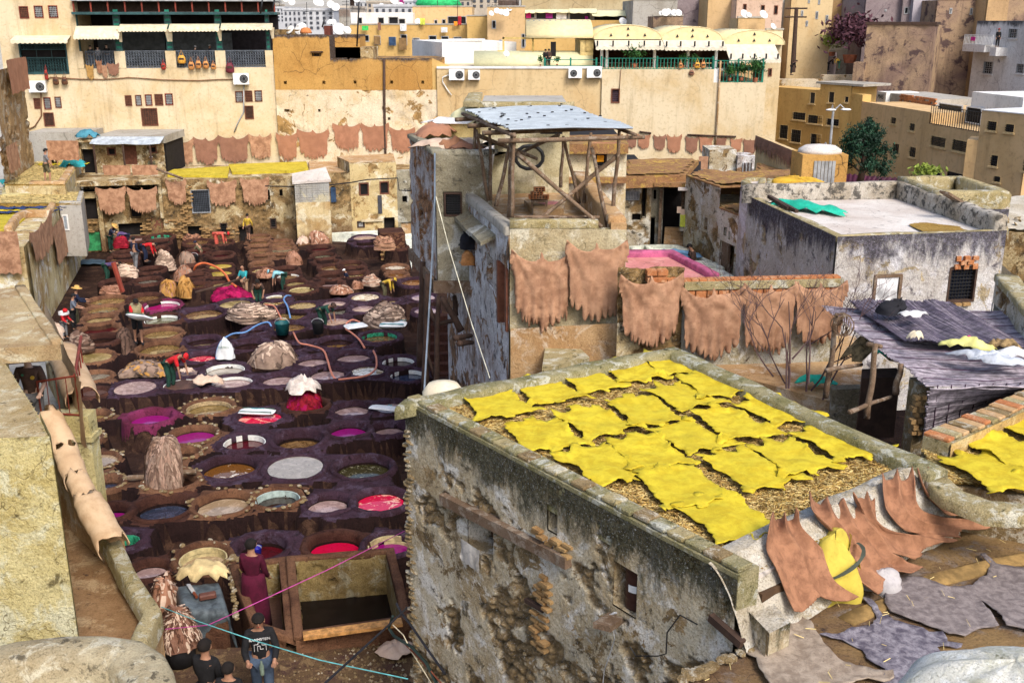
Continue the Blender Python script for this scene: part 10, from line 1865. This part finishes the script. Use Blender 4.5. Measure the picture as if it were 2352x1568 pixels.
o_=[o for o in col.objects if o.type=='MESH' and o.name.startswith('shirt')][-1];bx_=o_.parent.location;J=MB();J.lathe((bx_.x+.06,bx_.y,1.02),[(.2,-.05),(.205,.0),(.2,.06)],20,close=False);J.bd('chest_band',FAB['white'],o_.parent,True)
Rt,K=psn(at(4,1190,1540,.95),size(4,1180,1135,1540,.95),150,'man in olive vest over red shirt and shorts carrying a white sack','red','black',torso=12,short=True,arm=((25,90),(30,95)),hd=35,thigh=(12,-10),shin=(-5,-12),slv='short')
J=MB();J.lathe(K['chest']-Vc((0,0,.3)),[(.19,0),(.2,.2),(.21,.42),(.14,.5)],16,0,1.05,.8);J.bd('vest',FAB['khaki'],Rt,True)
cs=(K['hands'][0]+K['hands'][1])/2+K['fw']*.12-Vc((0,0,.12));flat_sack(cs,.42,.26,.2,-.35,'white sack with green print in the arms of the man in the olive vest',(('SALT',.12),('QUALITY',.07)),FAB['green'],9,tilt=-.5)
psn(at(4,1850,745,.6),1.55,85,'worker in coral red top bending over a dark red vat','coral','coral','red',torso=88,thigh=(10,5),shin=(-5,0),arm=((15,10),(5,5)))
psn(at(4,1735,850,.2),1.45,290,'crouching worker in olive shirt and dark cap holding a bucket','olive','dkgreen','navy',torso=35,thigh=(70,60),shin=(-40,-45),arm=((35,60),(30,60)))
psn(at(4,2105,1160,.3),size(4,2100,870,1160,.3),200,'worker in turquoise shirt and tan trousers holding a long pole','teal','tan','bald',torso=10,arm=((35,70),(30,70)),slv='short')
psn(at(4,2215,1250,.5),1.6,165,'dark haired worker in brown shirt leaning onto the grey brown heap','brown','dkgreen',torso=50,thigh=(15,10),shin=(-10,-5),arm=((10,5),(15,8)),armout=(.35,.35),slv='short',hd=40)
psn(at(4,2128,668,.95),size(4,2110,435,668,.95),20,'bare legged man in tan waistcoat and yellow sleeves standing on a vat','yellow','brown','hair',short=True,arm=((-15,-30),(20,30)),armout=(.3,.3),hd=5)
psn(at(5,300,1110,.5),1.55,265,'worker in light blue shirt bending with both arms in a vat','ltblue','dkgreen','ltblue',torso=78,thigh=(15,8),shin=(-5,-5),arm=((15,5),(5,0)),slv='short')
psn(at(5,845,1095,.2),size(5,835,905,1100,.2),250,'worker in navy shirt, green apron and white cap','navy','dkgreen','white',torso=18,hd=30,arm=((30,60),(30,60)),slv='short')
psn(at(5,1140,1170,.3),1.4,100,'small worker in yellow shirt stooping between dark vats','yellow','olive','yellow',torso=70,thigh=(20,15),shin=(-10,-8),arm=((15,10),(10,5)))
psn(at(5,610,1440,.6),1.62,115,'worker in dark green rubber waders stooping over a vat','dkgreen','dkgreen','brown',torso=68,thigh=(25,12),shin=(-8,-10),arm=((20,10),(30,15)),slv='short',shoes='dkgreen')
psn(at(8,1450,553,.7),1.72,100,'man in red shirt, red cap and dark green waders reaching into a vat','red','dkgreen','red',torso=62,thigh=(22,10),shin=(-10,-8),arm=((25,10),(15,5)),slv='short',shoes='dkgreen',hd=80)
rv,Kv=psn(Vc((oy(q(8,290,700),16.9).x,16.9,4.92)),1.7,165,'visitor in dark printed T-shirt and grey shorts on the red railed balcony','brown','grey',short=True,arm=((18,70),(18,75)),armout=(.25,.25),slv='short',skin=SKIN2,group='workers and visitors')
J=MB();
for(du,dz,r,m)in((-.07,0,.035,0),(.08,.06,.022,1)):c_=Kv['chest']+Kv['fw']*.15+Kv['rt']*du+Vc((0,0,dz-.02));t=MB();t.lathe((0,0,0),[(r,-.004),(r,.004)],14);t.v=[tuple(c_+Kv['rt']*v[0]+Vc((0,0,v[1]))+Kv['fw']*v[2])for v in t.v];t.bd('shirt_badge',[FAB['yellow'],FAB['green']][m],rv)
psn(at(12,2200,1080,.95),1.85,10,'man seen from behind in a hooded maroon robe standing in the narrow tank','maroon','maroon',robe=True,arm=((10,40),(10,40)),group='workers and visitors')
rm,Km=psn(oz(q(12,2205,1000),GZ+1.68)-Vc((0,0,1.68)),1.78,165,'young man in black sweatshirt with white band lettering holding a bottle','black','denim',arm=((15,75),(20,85)),armout=(.25,.25),hd=12,shoes='black')
tp=Km['chest']+Km['fw']*.155+Vc((0,0,.0));text3d('RAMMSTEIN',None,0,0,.06,0,FAB['white'],rm,'CENTER',name='shirt_lettering',frame=(-Km['rt'],Vc((0,0,1)),Km['fw'],tp+Vc((0,0,.03))))
J=MB();
for(a,b)in(((-.09,-.03),(-.09,-.15)),((-.09,-.03),(-.03,-.03)),((-.03,-.03),(-.03,.0)),((-.03,0),(.03,0)),((.03,0),(.03,-.05)),((.03,-.05),(.09,-.05)),((.09,-.05),(.09,-.15)),((.0,-.06),(-.04,-.06)),((-.04,-.06),(-.04,-.15)),((.0,-.06),(.0,-.12)),((.0,-.12),(.05,-.12))):
 J.tube([tp-Km['rt']*a[0]+Vc((0,0,a[1]))+Km['fw']*.006,tp-Km['rt']*b[0]+Vc((0,0,b[1]))+Km['fw']*.006],.004,4)
J.bd('shirt_logo',FAB['white'],rm)
hc=(Km['hands'][0]+Km['hands'][1])/2+Km['fw']*.03;Rt=emp('bottle',hc,'small clear bottle held by the young man in the black sweatshirt','bottle');J=MB();J.lathe(hc-Vc((0,0,.16)),[(.03,0),(.035,.02),(.035,.17),(.015,.22),(.015,.25)],14);J.bd('glass_body',M('bottle_grey_green',(.15,.2,.16),.15),Rt,True)
psn(oz(q(12,1745,1240),GZ+1.66)-Vc((0,0,1.66)),1.76,20,'dark haired man in black jacket seen from behind at the bottom','black','black',arm=((10,30),(10,30)))
psn(oz(q(12,1945,1440),GZ+1.5)-Vc((0,0,1.5)),1.6,5,'person in black with a white hairband at the bottom edge','black','black',arm=((10,20),(10,20)))
z=4.4;psn(at(0,410,1562,z),size(0,400,1270,1565,z),70,'man in grey shirt and dark shorts standing with wide legs on the straw roof','grey','olive','black',short=True,arm=((15,10),(30,25)),thigh=(-14,22),shin=(0,-6),torso=5,slv='short')
psn(at(0,470,1405,z),1.5,160,'crouching worker spreading a yellow skin on the straw roof','black','black',torso=60,thigh=(95,80),shin=(-55,-50),arm=((20,10),(25,10)),slv='short')
b_=Fu.rect(0,1280,1360,1360,1420);psn(Fu.pt((b_[0]+b_[1])/2,b_[2]-.9,.45),1.5,175,'man with white skullcap half hidden behind the squarish hides','olive','olive','white',arm=((20,60),(20,60)))
zf=zrail+.02
for(x,yt,sh,lg,l,hd_)in((770,390,'black','denim','visitor with folded arms in black, leftmost at the shop railing','hair'),(832,398,'ltgrey','denim','visitor in light grey jacket, middle of the three at the shop railing','hair'),(910,380,'black','denim','visitor in black holding a phone to the face at the shop railing','hair')):
 p=F1.hit(q(0,x,560));f=F1.pt((p-F1.a).dot(F1.u),zf,-.6);t=F1.hit(q(0,x,yt));psn(f,t.z-zf,180,l,sh,lg,hd_,arm=((20,110),(15,100)),skin=SKIN2,group='visitors')
p=F1.hit(q(0,1668,500));psn(F1.pt((p-F1.a).dot(F1.u),zf,-.5),1.2,0,'man with grey hair seen from behind, hands clasped at his back, on the shop terrace','black','black','ltgrey',arm=((-25,-10),(-25,-10)),skin=SKIN2,group='visitors')
p=F1.hit(q(0,1762,500));psn(F1.pt((p-F1.a).dot(F1.u),zf,-2.5),1.2,90,'shopkeeper with white cap deep in the shop shade','navy','black','white',group='visitors')
for(x,l,sh,d)in((392,'man in black jacket standing by the cafe door','black',0),(425,'companion in dark brown partly hidden by the man at the cafe door','brown',.5)):p=F3.hit(q(2,x,560));psn(F3.pt((p-F3.a).dot(F3.u),z3-.05,-1.0-d),1.12,20,l,sh,'black',group='visitors')
p=at(6,1660,920,3.6);psn(Vc((p.x,p.y,3.0)),1.6,260,'dark haired man behind the pink terrace rim, seen from the chest up','brown','black',torso=15,hd=30)
psn(oy(q(3,758,600),82),1.2,260,'man in fluorescent yellow vest stooping by the violet wall','yellow','green',torso=50,arm=((20,10),(20,10)));psn(oy(q(3,668,612),83),1.2,100,'man in black stooping at the violet wall','black','black',torso=45,arm=((20,10),(20,10)));psn(oy(q(3,350,640),79),1.2,100,'dark figure bending at the foot of the electric pole','black','black',torso=45)
b_=R3(2165,290,2210,380);psn(Fw.pt((b_[0]+b_[1])/2,b_[2]-.2,.6),1.25,200,'person in dark coat and red headscarf on the white balcony','black','black','red',group='visitors')
J=MB();b_=R3(2150,380,2205,480);J.fb_(Fw,b_[0],b_[1],b_[2],b_[3]-.2,0,.9);J.bd('balcony_slab',whm,wh)
c=FW1.pt((hW[0][0]+hW[0][1])/2,hW[0][2]+.35,.12);pil('bundle',c,.2,.2,.35,[BK],'black bundle in the narrow window of the white tower wall','fold',77,nstrip=5,cat='bundle',group=None);pil('bundle',c-Vc((0,.1,.35)),.17,.15,.3,[TAN],'tan leather bag below the black bundle in the tower window','fold',78,nstrip=5,cat='bag',group=None)
